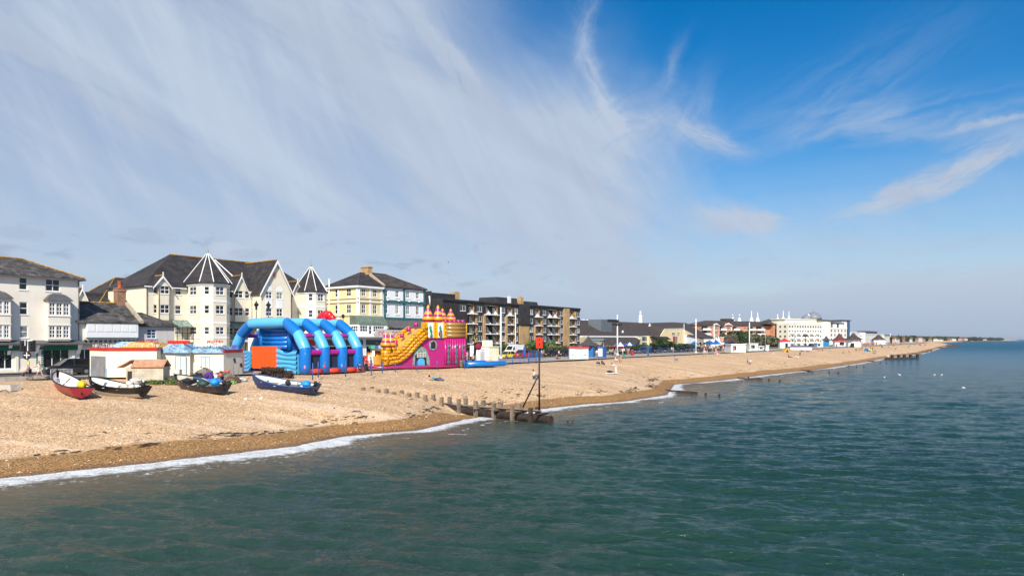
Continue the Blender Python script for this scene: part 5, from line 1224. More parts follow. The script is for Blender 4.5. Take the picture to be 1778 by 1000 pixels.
# ------------------------------------------------------------------ lobster pots, netting and gear
pot = MB()
for k in range(5):
    x_ = -.32 + .16 * k; pot.tube([(x_, .24 * math.cos(t_), .02 + .34 * math.sin(t_)) for t_ in np.linspace(0, PI, 7)], .022, 4)
for a_ in np.linspace(0, PI, 7): pot.tube([(-.34, .24 * math.cos(a_), .02 + .34 * math.sin(a_)), (.34, .24 * math.cos(a_), .02 + .34 * math.sin(a_))], .014, 4)
pot.box(-.34, -.25, 0, .34, .25, .03); pot_d = pot.data('frame', mat('pot_brown', (.07, .045, .03), .9, .4, 6))
net = MB(); lump(net, (0, 0, .16), (.29, .19, .15), seed=2, amp=.2); net_d = net.data('netting', mat('pot_netting', (.045, .035, .03), .95, .6, 14))
random.seed(3)
for i in range(30):
    lay = i // 11; u = (i % 11) / 10
    px, py = 452 + 50 * u + random.uniform(-1, 1), 655 + 2 * u
    X, Y, z_ = on_beach(px + (2 if lay else 0), py); Y += random.uniform(-.5, .4) + .6
    nm = bpy.data.objects.new('lobster_pot', pot_d); COL.objects.link(nm); nm.location = (X, Y, z_ + .34 * lay + random.uniform(0, .05)); nm.rotation_euler = (random.uniform(-.3, .3), random.uniform(-.3, .3), random.uniform(0, 3)); nm.scale = (1.15,) * 3
    tag(nm, 'brown lobster pot stacked in the heap behind the royal blue boat', 'lobster pot', 'lobster pots heaped behind the blue boat'); mobj('netting', net_d, nm)
NETS = [mat('net_' + n_, c_, .95, .6, 9, .6, 20) for n_, c_ in (('grey', (.20, .18, .15)), ('brown', (.16, .11, .07)), ('black', (.03, .03, .03)), ('purple', (.10, .03, .22)), ('white', (.62, .62, .60)), ('blue', (.06, .16, .50)), ('green', (.20, .45, .10)), ('red', (.50, .05, .04)))]
heaps = [(343, 662, .7, .45, 2, 'heap of black and grey net nearest to the booth doors behind the heeled boat'), (356, 659, .9, .7, 0, 'tallest grey net heap behind the heeled boat'), (363, 663, .5, .6, 3, 'purple sail bag standing among the net heaps'), (372, 662, .9, .45, 4, 'white and blue sheet bundle on the net heaps'),
         (384, 660, .8, .5, 1, 'brown net heap between the white bundle and the wave panel'), (393, 663, .9, .55, 0, 'grey net heap with red floats beside the marker flags'), (404, 664, .7, .4, 1, 'low brown net heap below the marker flags'), (414, 662, .8, .3, 4, 'white folded sheet lying by the blue inflatable'), (404, 667, .25, .2, 6, 'small lime green bag on the shingle'),
         (237, 666, .7, .35, 4, 'white bundle on the shingle beside the stone hut'), (337, 663, .3, .3, 3, 'small purple bundle at the end of the net heaps'), (376, 664, .6, .3, 5, 'blue folded canvas at the foot of the net heaps')]
for i, (px, py, r_, h_, c_, lb) in enumerate(heaps):
    X, Y, z_ = on_beach(px, py); m2 = MB(); lump(m2, (0, 0, h_ * .6), (r_, r_ * .7, h_), 14, 9, seed=40 + i, amp=.33)
    for k in range(5): lump(m2, (random.uniform(-r_, r_) * .7, random.uniform(-.4, .4), h_ * random.uniform(.5, 1.2)), (r_ * .35, r_ * .3, h_ * .35), 8, 5, seed=90 + 7 * i + k, amp=.4)
    for k in range(70 if c_ < 3 else 0):
        u_, f_ = random.uniform(0, 1) ** .5, random.uniform(0, 6.28); p0 = Vector((r_ * 1.25 * u_ * math.cos(f_), r_ * .9 * u_ * math.sin(f_), h_ * 1.75 * (1 - u_ * u_) + .05)); d_ = Vector((random.uniform(-1, 1), random.uniform(-1, 1), random.uniform(-.6, .8))) * .22
        m2.tube([p0, p0 + d_, p0 + d_ * 1.4 + Vector((random.uniform(-.2, .2), 0, -.08))], random.uniform(.015, .04), 4, sm=False)
    o = m2.build('sail_bag' if c_ == 3 else 'canvas_bundle' if c_ in (4, 5) else 'small_bag' if c_ == 6 else 'net_heap', NETS[c_], None, (X, Y, z_)); tag(o, lb, 'net' if c_ < 3 else 'bag' if c_ in (3, 6) else 'bundle')
for i, (px, py, lean, h_) in enumerate(((407, 660, -.1, 2.8), (412, 661, .22, 2.2))):
    X, Y, z_ = on_beach(px, py); t = thing('marker_flag', ['dan buoy pole with ragged black flag beside the booths', 'short dan buoy pole with a dark flag and red float', 'longest leaning dan buoy pole above the net heaps', 'dan buoy pole leaning against the wave panel of the inflatable'][i], 'marker flag', (X, Y, z_), .6)
    m2 = MB(); m2.tube([(0, 0, 0), (lean * h_ * .6, 0, h_ * .92)], .03, 5); m2.build('pole', M_WOOD, t)
    m2 = MB(); m2.poly([(lean * h_ * .5, .0, h_ * .8), (lean * h_ * .5 + .3, .1, h_ * .72), (lean * h_ * .5 + .2, .05, h_ * .6), (lean * h_ * .4 + .1, 0, h_ * .66)]); m2.poly([(lean * h_ * .5, .03, h_ * .8), (lean * h_ * .5 + .25, .1, h_ * .85), (lean * h_ * .5 + .35, .06, h_ * .6)]); m2.build('flag', M_BLK, t)
    m2 = MB(); m2.ell((lean * h_ * .06, 0, .35), (.13, .13, .17)); m2.build('float', P_('float_red', (.60, .10, .07)), t)
for i, (px, py) in enumerate(((383, 664), (392, 660), (396, 661))):
    X, Y, z_ = on_beach(px, py); m2 = MB(); m2.ell((0, 0, .2), (.22, .22, .22)); tag(m2.build('net_float', P_('float_red', (.60, .10, .07)), None, (X, Y, z_ + .55 + .1 * i)), 'round faded red float lying on the net heaps', 'float', 'red floats on the nets')

# ================================================================== kiosks with painted roofs, stone hut
def wall_poly(name, label, pts, h, wm, roofm, band, inner=True, cat='kiosk'):
    """pts: (px, depth) corners of the visible faces, left to right"""
    W_ = [at_d(px, d) for px, d in pts]; ox, oy = W_[0]; loc = [(x_ - ox, y_ - oy) for x_, y_ in W_]
    t = thing(name, label, cat, (ox, oy, 4.1)); back = [(loc[-1][0] - 1.5, loc[-1][1] + 4.5), (loc[0][0] - .5, loc[0][1] + 4.5)]
    m2 = MB(); m2.prism(loc + back, 0, h); m2.build('wall', wm, t)
    c = (sum(p[0] for p in loc + back) / (len(loc) + 2), sum(p[1] for p in loc + back) / (len(loc) + 2))
    if band is not None:
        m2 = MB(); big = [(c[0] + (p[0] - c[0]) * 1.015, c[1] + (p[1] - c[1]) * 1.03) for p in loc + back]; m2.prism(big, h, h + .32); m2.build('fascia', band, t)
    return t, loc, c
M_BOOTH = mat('booth_cream', (.80, .74, .58), .75, .05, .6, .08, 15, stain=.22)
def swirl_mat():
    m_ = bpy.data.materials.new('painted_swirl'); m_.use_nodes = True; n = NX(m_.node_tree); b = m_.node_tree.nodes['Principled BSDF']
    tcn = n.node('ShaderNodeTexCoord').outputs['Object']; w = n.noise(tcn, 1.4, 3, .5, 1.2); w2 = n.noise(tcn, 2.6, 2, .5, 2.0)
    c = n.mix(n.sm(w, .46, .52), (.09, .22, .42), (.22, .40, .56)); c = n.mix(n.sm(w2, .56, .60), c, (.58, .54, .20)); b.inputs['Roughness'].default_value = .5
    m_.node_tree.links.new(c, b.inputs['Base Color']); return m_
M_SWIRL = swirl_mat(); M_ORNG = mat('painted_orange_swirl', (.65, .36, .08), .6, .5, 3)
def canopy_top(t, x0, x1, y0, y1, z0, h, m_=None, inset=1.0):
    m2 = MB(); m2.prism([(x0, y0), (x1, y0), (x1, y1), (x0, y1)], z0, z0 + h, top=[(x0 + inset, y0 + inset), (x1 - inset, y0 + inset), (x1 - inset, y1 - inset), (x0 + inset, y1 - inset)]); return m2.build('painted_top', m_ or M_SWIRL, t)
def squiggle_letters(parent, name, x0, x1, y, z0, h, n_, m_, r=.045):
    """decorative fairground lettering too small to be read"""
    m2 = MB()
    for i in range(n_):
        xx = x0 + (x1 - x0) * (i + .5) / n_; w_ = (x1 - x0) / n_ * .36; k = (i * 7) % 5
        pp = [[(-1, 0), (-1, 1), (0, .5), (1, 1), (1, 0)], [(1, .9), (-.6, 1), (-1, .5), (.8, .5), (.9, 0), (-1, 0)], [(-1, 0), (-1, 1), (1, 1), (1, .5), (-1, .5)], [(-1, 1), (1, 1), (0, 1), (0, 0)], [(-1, 0), (0, 1), (1, 0)]][k]
        m2.tube([(xx + a_ * w_, y, z0 + b_ * h) for a_, b_ in pp], r, 4, sm=False)
    return m2.build(name, m_, parent)
t, loc, c = wall_poly('seaside_booth', 'cream booth with grey metal door and red fascia, between the car and the stone hut', [(156, 72), (186, 70), (272, 70.5)], 2.72, M_BOOTH, None, M_RED)
d0, d1 = Vector((*loc[0], 0)), Vector((*loc[1], 0)); e = (d1 - d0); a_ = math.atan2(e.y, e.x)
m2 = MB(); m2.M = Matrix.Translation(d0) @ Matrix.Rotation(a_, 4, 'Z'); m2.box(e.length * .1, -.07, .05, e.length * .92, -.01, 2.15); m2.build('metal_door', mat('grey_metal_door', (.23, .23, .24), .5, .3, 1.2, stain=.4), t)
m2 = MB(); m2.M = Matrix.Translation(d0) @ Matrix.Rotation(a_, 4, 'Z'); m2.box(.0, -.05, 0, .09, -.01, .9); m2.box(e.length - .1, -.05, 0, e.length - .01, -.01, .9); m2.build('blue_strip', P_('light_blue_paint', (.10, .35, .60)), t)
canopy_top(t, loc[1][0] + .2, loc[2][0] - .9, .0, 3.8, 3.04, .52, M_ORNG, .7); canopy_top(t, loc[1][0] - 1.6, loc[1][0] + 1.6, .8, 4.0, 3.04, .6, M_SWIRL, .8)
squiggle_letters(t, 'lettering', loc[0][0] + .2, loc[2][0] - .5, .15, 3.05, .34, 22, M_WHITE, .03)
squiggle_letters(t, 'red_lettering', loc[1][0] + 1.5, loc[2][0] - 1.2, 1.2, 3.55, .3, 9, M_RED, .04)
def double_doors(t, x_, y_, w_, h_, z_=.05):
    m2 = MB()
    for a__ in (x_ - w_ / 2, x_, x_ + w_ / 2): m2.box(a__ - .03, y_ - .05, z_, a__ + .03, y_ - .005, z_ + h_)
    m2.box(x_ - w_ / 2, y_ - .052, z_ + h_, x_ + w_ / 2, y_ - .004, z_ + h_ + .06); fr = m2.build('door', P_('light_blue_paint', (.10, .35, .60)), t)
    m2 = MB(); m2.box(x_ - w_ / 2 + .05, y_ - .03, z_, x_ - .04, y_ - .003, z_ + h_ - .01); m2.box(x_ + .04, y_ - .03, z_, x_ + w_ / 2 - .05, y_ - .003, z_ + h_ - .01); m2.build('door_leaf', M_BOOTH, fr)
t, loc, c = wall_poly('seaside_booth', 'cream booth with blue edged double doors and blue yellow painted roof, beside the stone hut', [(273.5, 73), (329.5, 73.2)], 2.45, M_BOOTH, None, None)
double_doors(t, loc[1][0] * .74, 0, 1.15, 2.0); canopy_top(t, -.3, loc[1][0] + .1, -.25, 4.2, 2.45, 1.0, None, 1.2); 
m2 = MB(); m2.box(.6, .9, 3.42, 3.0, 1.0, 3.75); m2.build('red_board', M_RED, t)
t, loc, c = wall_poly('seaside_booth', 'cream booth behind the net heaps with painted roof and a red banded end wall', [(330.5, 74), (388, 74), (420.5, 77.5)], 2.42, M_BOOTH, None, None)
double_doors(t, loc[1][0] * .46, 0, .95, 1.9); canopy_top(t, -.2, loc[1][0], -.25, 4.4, 2.42, .8, None, 1.0)
m2 = MB(); e = Vector((loc[2][0] - loc[1][0], loc[2][1] - loc[1][1], 0)); m2.M = Matrix.Translation((*loc[1], 0)) @ Matrix.Rotation(math.atan2(e.y, e.x), 4, 'Z'); m2.box(0, -.1, 2.42, e.length, .1, 2.78); m2.build('fascia', M_RED, t)
squiggle_letters(t, 'lettering', .3, loc[1][0], .1, 3.1, .42, 12, M_WHITE, .05); squiggle_letters(t, 'red_lettering', 1.6, loc[1][0] - .2, .5, 3.42, .36, 8, P_('coral_red', (.60, .12, .08)), .05)
squiggle_letters(t, 'blue_lettering', loc[1][0] + .1, loc[2][0], 2.0, 2.85, .4, 6, P_('violet_blue', (.14, .14, .50)), .06)
# stone hut with terracotta roof
X, Y = at_d(233, 66.5); t = thing('stone_hut', 'tiny pale stone hut with terracotta roof in front of the cream booths', 'hut', (X, Y, 3.95), R(8)); hw = 2.05
m2 = MB(); m2.box(0, 0, 0, hw * 1.3, 1.8, 1.35); m2.box(-.75, .0, 0, -.02, 1.2, .95 + .35); m2.build('wall', tiled('pale_block', (.56, .48, .36), (.50, .43, .32), (.38, .33, .26), .5, .22, .015, 'wall', wv=.2), t)
m2 = MB(); m2.extr([(-.15, 1.32), (.9, 1.95), (1.95, 1.32), (1.95, 1.42), (.9, 2.06), (-.15, 1.42)], -.3, hw * 1.3 + .1, ax='x'); m2.extr([(-1.5, 1.25), (-.3, 1.95), (-.3, 2.04), (-1.55, 1.34)], -.2, 1.6); m2.build('roof', mat('terracotta_slab', (.50, .26, .15), .9, .3, 2, .3, 10, stain=.3), t)
m2 = MB(); m2.box(-.6, -.04, .0, -.2, -.01, .95); m2.build('doorway', mat('dark_recess', (.03, .028, .025), .8), t)
for px, d, w_, h_, nm, lb, m_ in ((279.5, 70, .75, 1.35, 'utility_cabinet', 'grey metal cabinet standing beside the stone hut', M_STEEL), (302, 70, 1.1, .9, 'low_cupboard', 'low cream cupboard wall between the cabinet and the weeds', M_BOOTH)):
    X, Y = at_d(px, d); m2 = MB(); m2.box(-w_ / 2, 0, 0, w_ / 2, .6, h_); m2.box(-w_ / 2 - .03, -.03, h_, w_ / 2 + .03, .63, h_ + .05); m2.box(-.01, -.02, .1, .01, -.002, h_ - .1); tag(m2.build(nm, m_, None, (X, Y, 3.95)), lb, 'cabinet')
# low concrete apron by the kerb
for i, (px, py, w_, lb) in enumerate(((4, 676, 1.6, 'grey broken concrete slab lying on the shingle near the road'), )):
    X, Y, z_ = on_beach(px, py); m2 = MB(); m2.prism([(-w_, -.6), (w_ * .8, -.7), (w_, .2), (w_ * .5, .7), (-w_, .6)], -.1, .42, top=[(-w_ * .9, -.5), (w_ * .7, -.6), (w_ * .85, .2), (w_ * .4, .6), (-w_ * .9, .5)]); tag(m2.build('concrete_slab', M_CONC, None, (X, Y, z_)), lb, 'slab')

# ================================================================== big blue arched inflatable
def inflat(name, col): return mat(name, col, .28, .05, .8, .12, 3, spec=.5, coat=.25)
I_LB, I_B, I_PUR, I_OR, I_RED, I_YEL = inflat('pvc_light_blue', (.10, .45, .77)), inflat('pvc_blue', (.006, .16, .53)), inflat('pvc_purple', (.42, .01, .28)), inflat('pvc_orange', (.85, .09, .01)), inflat('pvc_red', (.62, .01, .02)), inflat('pvc_yellow', (.76, .38, .005))
I_RO = inflat('pvc_red_orange', (.75, .06, .03)); I_MAG = inflat('pvc_magenta', (.42, .012, .165)); I_BRN = inflat('pvc_bronze', (.34, .19, .05)); I_AQ = inflat('pvc_aqua', (.07, .40, .70))
X, Y = S(49.9, 65.9); t = thing('inflatable_obstacle_course', 'huge blue arched inflatable play course with orange panel, purple bars and wave patterned side', 'inflatable', (X, Y, 4.0), TH)
AW = 14.0
for i, ax_ in enumerate((0, 2.75, 5.4, 7.9)):
    pts = [(0, 0), (0, 2.9), (1.3, 4.65), (3.4, 5.95), (AW - 3.4, 5.95), (AW - 1.3, 4.65), (AW, 2.9), (AW, 0)]
    fine, mm = [], []
    cols_ = [1, 0, 1, 0, 1, 0, 1]
    m2 = MB()
    for k in range(7):
        (y0, z0), (y1, z1) = pts[k], pts[k + 1]; n_ = 3
        mid = [(ax_, y0 + (y1 - y0) * u, z0 + (z1 - z0) * u) for u in np.linspace(0, 1, n_ + 1)]
        fine += mid[:-1]; mm += [cols_[k]] * n_
    fine.append((ax_, AW, 0)); r_ = [.67 if (j % 3) else .63 for j in range(len(fine))]
    m2.tube(fine, r_, 16, mis=mm); arch = m2.build('arch', [I_LB, I_B], t)
    m3 = MB(); rs = random.Random(i + 3)      # little printed sea shapes on the seaward leg
    for k in range(9): m3.ell((ax_ + rs.uniform(-.38, .38), -.50 , rs.uniform(.5, 2.7)), (.05, .03, .05), 6, 4)
    m3.build('bubble_print', M_WHITE, arch)
    m3 = MB(); m3.ell((ax_ - .28, -.48, .8), (.26, .08, .30), 10, 6); 
    if i == 1:
        for k in range(5): m3.tube([(ax_ - .1, -.56, 1.15), (ax_ - .1 + .34 * math.cos(k * 1.257 + .3), -.54, 1.15 + .34 * math.sin(k * 1.257 + .3))], [.09, .03], 6)
    m3.build('sea_print', [P_('pink_print', (.75, .22, .42)), P_('red_print', (.72, .07, .08)), P_('lilac_print', (.30, .25, .75)), P_('dark_print', (.03, .05, .2))][i], arch)
for i in range(3):
    x0, x1 = (0, 2.75, 5.4, 7.9)[i] + .5, (0, 2.75, 5.4, 7.9)[i + 1] - .5
    for y_, z_, r_ in ((1.2, 4.45, .26), (AW - 1.2, 4.45, .26)):
        m2 = MB(); m2.tube([(x0, y_, z_), (x1, y_, z_)], r_, 12); m2.build('crossbar', I_PUR, t)
    m2 = MB(); xs = np.linspace(x0, x1, 17); m2.tube([(x_, .0, 2.45) for x_ in xs], [.30 + .035 * (j % 2) for j in range(17)], 12); m2.build('ribbed_crossbar', I_PUR, t)
    m2 = MB(); m2.box(x0, -.02, .45, x1, .02, 2.2); m2.build('mesh_panel', mat('black_mesh', (.02, .025, .05), .8), t)
    m2 = MB(); m2.tube([(x0 - .05, -.18, .26), (x1 + .05, -.18, .26)], .30, 10); m2.build('base_skirt', I_RO, t)
m2 = MB(); m2.tube([(-.3, -.22, .24), (.55, -.22, .24)], .32, 10); m2.tube([(7.4, -.22, .24), (8.6, -.22, .24)], .32, 10); m2.build('base_end', I_RO, t)
m2 = MB(); m2.box(.3, .4, 0, 8.2, AW - .4, .42); m2.build('floor_bed', I_B, t)
for x_, y_, c_ in ((1.6, 1.6, I_OR), (1.9, 4, I_RED), (4.2, 1.8, I_YEL), (4.4, 5, I_PUR), (6.7, 2, I_OR), (6.6, 6, I_RED)):
    m2 = MB(); m2.tube([(x_, y_, .4), (x_, y_, 2.1)], [.28, .24], 10); m2.build('bump_pillar', c_, t)
def ridged(y0, y1, z0, ztop, rows, vert, amp, xo, m_, name, wav=0.0, nseg=44):
    m2 = MB(); nz_ = rows * 7 if not vert else 10; ids = []
    for j in range(nz_ + 1):
        v = j / nz_; row = []
        for k in range(nseg + 1):
            u = k / nseg; y_ = y0 + (y1 - y0) * u; zt_ = ztop(y_); z_ = z0 + (zt_ - z0) * v
            if vert: b_ = abs(math.sin(PI * rows * u)) ** .55
            else: b_ = abs(math.sin(PI * rows * (v + wav * math.sin(y_ * 1.9)))) ** .55
            row.append(m2.pt((xo - amp * b_ - .05, y_, z_)))
        ids.append(row)
    for j in range(nz_):
        for k in range(nseg): m2.face((ids[j][k], ids[j][k + 1], ids[j + 1][k + 1], ids[j + 1][k]), 0, True)
    m2.box(xo, y0, z0, xo + .35, y1, ztop((y0 + y1) / 2) - .12)
    return m2.build(name, m_, t)
ridged(.55, 4.3, .0, lambda y: 2.45 + .28 * math.sin(y * 1.7 + .4) + .08 * y, 5, False, .26, -.55, I_AQ, 'wave_panel', .055)
ridged(4.3, 9.5, .45, lambda y: 3.15, 9, True, .24, -.60, I_OR, 'orange_panel')
ridged(9.5, 14.6, .0, lambda y: 2.55 + .3 * math.sin(y * 1.6), 5, False, .26, -.55, I_AQ, 'wave_panel', .055)
m2 = MB()
for k in range(5): m2.tube([(.9, 4.4, 3.05 + .52 * k), (.9, 9.4, 3.05 + .52 * k)], .30, 10)
m2.tube([(.9, 4.1, 2.6), (.9, 4.1, 5.5)], .34, 10); m2.tube([(.9, 9.7, 2.6), (.9, 9.7, 5.4)], .34, 10); m2.build('slide_back', I_B, t)
m2 = MB(); m2.tube([(.8, 4.2, 5.62), (.8, 7, 5.72), (.8, 9.6, 5.6)], .1, 8); m2.build('yellow_edge', I_YEL, t)
m2 = MB(); m2.extr([(1.0, 5.5), (1.6, 5.5), (7.2, .6), (7.2, .4), (1.0, .4)], 4.3, 9.5); m2.build('slide_ramp', I_B, t)
m2 = MB(); m2.extr([(1.0, 5.4), (4.6, 2.6), (4.6, .4), (1.0, .4)], 3.7, 4.1); m2.build('slide_side', inflat('pvc_navy', (.01, .05, .28)), t)
m2 = MB()
for y_, z_, r_ in ((4.9, 6.7, .55), (5.5, 7.05, .62), (6.2, 7.15, .62), (6.9, 6.95, .6), (7.4, 6.65, .5), (6.2, 6.6, .7)): m2.ell((7.9, y_, z_), (r_ * .8, r_, r_), 12, 8)
m2.build('red_topper', I_RED, t)

# ================================================================== magenta and yellow castle slide
X, Y = G(655, 641, 4.02); t = thing('inflatable_castle_slide', 'magenta and yellow inflatable castle slide with pointed striped turrets', 'inflatable', (X, Y, 4.02), R(36)); DP = 5.2
def cx_(x): return (x - 90) / 68.2
def cz_(y): return (868 - y) * .01290
m2 = MB(); low = [(555, 548), (480, 640), (400, 740), (330, 800), (240, 832), (95, 838)]
m2.extr([(0, 0), (14, 0), (14, cz_(548))] + [(cx_(x), cz_(y)) for x, y in low], .25, DP); m2.build('magenta_body', I_MAG, t)
m2 = MB(); 
for k in range(9): x_ = cx_(800) + (14 - cx_(800)) * (k + .5) / 9; m2.tube([(x_, .22, .05), (x_, .22, cz_(552))], .21, 8)
m2.build('ribbed_side', I_MAG, t)
m2 = MB(); m2.tube([(-.6, .1, .2), (2, .05, .2), (9, .05, .15), (14.1, .1, .15)], [.22, .26, .2, .16], 8); m2.build('base_tube', inflat('pvc_dark_magenta', (.40, .02, .14)), t)
M_BRKI = tiled('inflatable_brick', (.74, .37, .008), (.68, .31, .006), (.26, .05, .01), .62, .42, .05, 'wall', rough=.35, wv=.08, bump=.2)
up = [(600, 400), (520, 460), (450, 528), (390, 590), (330, 655), (280, 688), (225, 702), (150, 702)]; lo_ = [(600, 548), (548, 590), (490, 650), (430, 720), (370, 775), (300, 815), (225, 828), (150, 830)]
for y_ in (.05, DP - .1):
    for k in range(3):
        f_ = (k + .5) / 3; m2 = MB(); path = [(cx_(a_[0] + (b_[0] - a_[0]) * f_), y_, cz_(a_[1] + (b_[1] - a_[1]) * f_)) for a_, b_ in zip(up, lo_)]
        m2.tube(path, [.34, .36, .36, .34, .32, .30, .29, .29], 10); m2.build('slide_wall', M_BRKI, t)
m2 = MB(); m2.extr([(cx_(x), cz_(y) - .5) for x, y in up] + [(cx_(x), cz_(y)) for x, y in lo_][::-1], .4, DP - .4); m2.build('slide_bed', I_YEL, t)
def onion(parent, x_, y_, z_, h, r):
    m2 = MB(); pr = [(.55, 0), (.9, .06), (1.0, .14), (1.0, .22), (.93, .30), (.80, .38), (.72, .45), (.60, .55), (.50, .62), (.40, .72), (.28, .82), (.20, .9), (.03, 1.0)]
    fine = []; mi = []
    for k in range(len(pr) - 1): fine.append((pr[k][0] * r, pr[k][1] * h)); mi.append([0, 0, 1, 1, 0, 0, 1, 1, 0, 0, 1, 1][k])
    fine.append((pr[-1][0] * r, h)); m2.lathe(fine, (x_, y_, z_), 16, mis=mi); o_ = m2.build('turret_dome', [I_MAG, I_YEL], parent); return o_
for x_, y_ in ((188, .4), (276, 1.6)):
    m2 = MB(); m2.tube([(cx_(x_), y_, cz_(830)), (cx_(x_), y_, cz_(645))], .66, 12); m2.build('turret_drum', M_BRKI, t); onion(t, cx_(x_), y_, cz_(648), 2.15, .74)
for x_ in (640, 748):
    m2 = MB(); m2.box(cx_(x_) - .72, .0, cz_(546), cx_(x_) + .72, 1.4, cz_(372)); tw = m2.build('tower_block', inflat('pvc_yellow', (.76, .38, .005)), t)
    m2 = MB(); m2.box(cx_(x_) - .42, -.05, cz_(538), cx_(x_) + .42, -.004, cz_(382)); m2.build('white_panel', M_WHITE, tw)
    m2 = MB(); m2.tube([(cx_(x_) + .1 * math.sin(k), -.08, cz_(535) + k * .27) for k in range(7)], [.16, .2, .12, .22, .14, .2, .06], 6); m2.build('leaf_print', P_('print_green', (.02, .22, .12)), tw); onion(t, cx_(x_), .7, cz_(372), 2.45, .82)
m2 = MB(); m2.ell((cx_(745), -.08, cz_(500)), (.34, .06, .42)); m2.build('red_shield', M_RED, t)
m2 = MB(); m2.box(cx_(690) - .25, .02, cz_(546), cx_(690) + .25, 1.3, cz_(370)); m2.box(cx_(800) - .2, .02, cz_(546), cx_(800) + .3, 1.5, cz_(378)); m2.build('brick_post', M_BRKI, t)
for x_ in (922, 1018): 
    m2 = MB(); m2.tube([(cx_(x_), 3.8, cz_(560)), (cx_(x_), 3.8, cz_(350))], .6, 10); m2.build('turret_drum', M_BRKI, t); onion(t, cx_(x_), 3.8, cz_(352), 1.9, .76)
for k in range(4): m2 = MB(); z_ = cz_(520) + .53 * k; m2.tube([(cx_(815), .2, z_), (cx_(1035), .2, z_)], .31, 12); m2.build('padded_tube', I_BRN, t)
m2 = MB(); m2.box(cx_(812), .3, cz_(548), cx_(1040), DP, cz_(385)); m2.build('platform_block', I_BRN, t)
m2 = MB(); m2.tube([(14.0, .15, cz_(550)), (14.0, .15, cz_(380))], .14, 8); m2.build('corner_post', I_YEL, t)
for k in range(5): m2 = MB(); m2.tube([(cx_(825) + k * .72, .5, cz_(385)), (cx_(825) + k * .72, .5, cz_(340))], .3, 8); m2.build('battlement', I_MAG, t)
for x_, y_, r_ in ((578, 385, .34), (500, 438, .36), (430, 505, .32), (360, 585, .34), (300, 655, .3), (245, 680, .34)):
    m2 = MB(); m2.tube([(cx_(x_), DP * .5, cz_(y_) - .5), (cx_(x_), DP * .5, cz_(y_) + .15)], [r_, r_ * .9], 8); m2.build('battlement', I_MAG, t)
M_STN = mat('print_stone', (.22, .32, .27), .5, .5, 4); m2 = MB()
ac, az0 = cx_(540), cz_(860)
outer = [(ac - 1.35, az0), (ac - 1.15, az0 + 1.3)] + [(ac + 1.05 * math.cos(a__), az0 + 1.9 + .95 * math.sin(a__)) for a__ in np.linspace(PI, 0, 9)] + [(ac + 1.3, az0 + 1.3), (ac + 1.5, az0)]
m2.extr(outer, .12, .22); ar = m2.build('arch_print', M_STN, t)
m2 = MB(); m2.extr([(ac - .95, az0), (ac - .85, az0 + 1.6), (ac - .5, az0 + 2.2), (ac + .4, az0 + 2.2), (ac + .75, az0 + 1.6), (ac + .95, az0)], .06, .115); m2.build('gate_inner_print', mat('print_black', (.02, .02, .02), .5), ar)  # black inner arch of the printed gate
m2 = MB(); m2.extr([(ac - .55, az0), (ac - .55, az0 + .9), (ac - .3, az0 + 1.25), (ac + .3, az0 + 1.25), (ac + .55, az0 + .9), (ac + .55, az0)], .02, .055); m2.build('gate_opening', I_AQ, ar)
m2 = MB()
for k in range(6): m2.box(ac - .6 + .24 * k, .03, az0 + 1.35, ac - .55 + .24 * k, .055, az0 + 2.2)
for k in range(3): m2.box(ac - .7, .03, az0 + 1.45 + .25 * k, ac + .7, .054, az0 + 1.5 + .25 * k)
m2.build('portcullis', M_WHITE, ar)
m2 = MB(); wc, wz = cx_(672), cz_(625); m2.extr([(wc + .68 * math.cos(a__), wz + .72 * math.sin(a__)) for a__ in np.linspace(0, 2 * PI, 9)[:-1]], .12, .22); wn = m2.build('window_print', mat('print_pale_stone', (.25, .36, .38), .5, .6, 5), t)
m2 = MB(); m2.extr([(wc - .35, wz - .45), (wc + .35, wz - .45), (wc + .35, wz + .35), (wc, wz + .6), (wc - .35, wz + .35)], .06, .115); m2.build('window_dark', mat('print_black', (.02, .02, .02)), wn)
for x_ in (838, 925, 1003):
    m2 = MB(); m2.tube([(cx_(x_) + .08 * math.sin(k * 1.7), -.02, .3 + k * .42) for k in range(8)], .09, 6); 
    for k in range(4): m2.ell((cx_(x_) + (.14 if k % 2 else -.14), -.06, .7 + k * .75), (.14, .04, .2), 6, 4)
    m2.build('vine_print', P_('print_grey_green', (.08, .16, .14)), t)
# flat blue inflatable bed beside it
X, Y = G(810, 637, 4.02); t = thing('inflatable_pool_bed', 'low flat bright blue inflatable bed beside the castle slide', 'inflatable', (X, Y, 4.02), R(42))
m2 = MB(); m2.tube([(0, 0, .35), (7.2, 0, .35), (8.0, 0, .2)], [.4, .4, .1], 12); m2.build('side_tube', I_B, t)
m2 = MB(); m2.tube([(0, 3, .4), (7.2, 3, .4)], .4, 12); m2.build('side_tube', I_B, t); m2 = MB(); m2.box(0, 0, .02, 7.2, 3, .5); m2.build('bed', inflat('pvc_mid_blue', (.01, .25, .62)), t)
m2 = MB(); m2.ell((5.4, 1.2, .6), (.9, .5, .25)); m2.build('yellow_mat', I_YEL, t)
m2 = MB()
for k in range(4): m2.tube([(-.6, .3, .1 + .25 * k), (-.6, 1.6, .1 + .25 * k)], .1, 6)
m2.build('step', P_('olive_tube', (.25, .25, .06)), t)

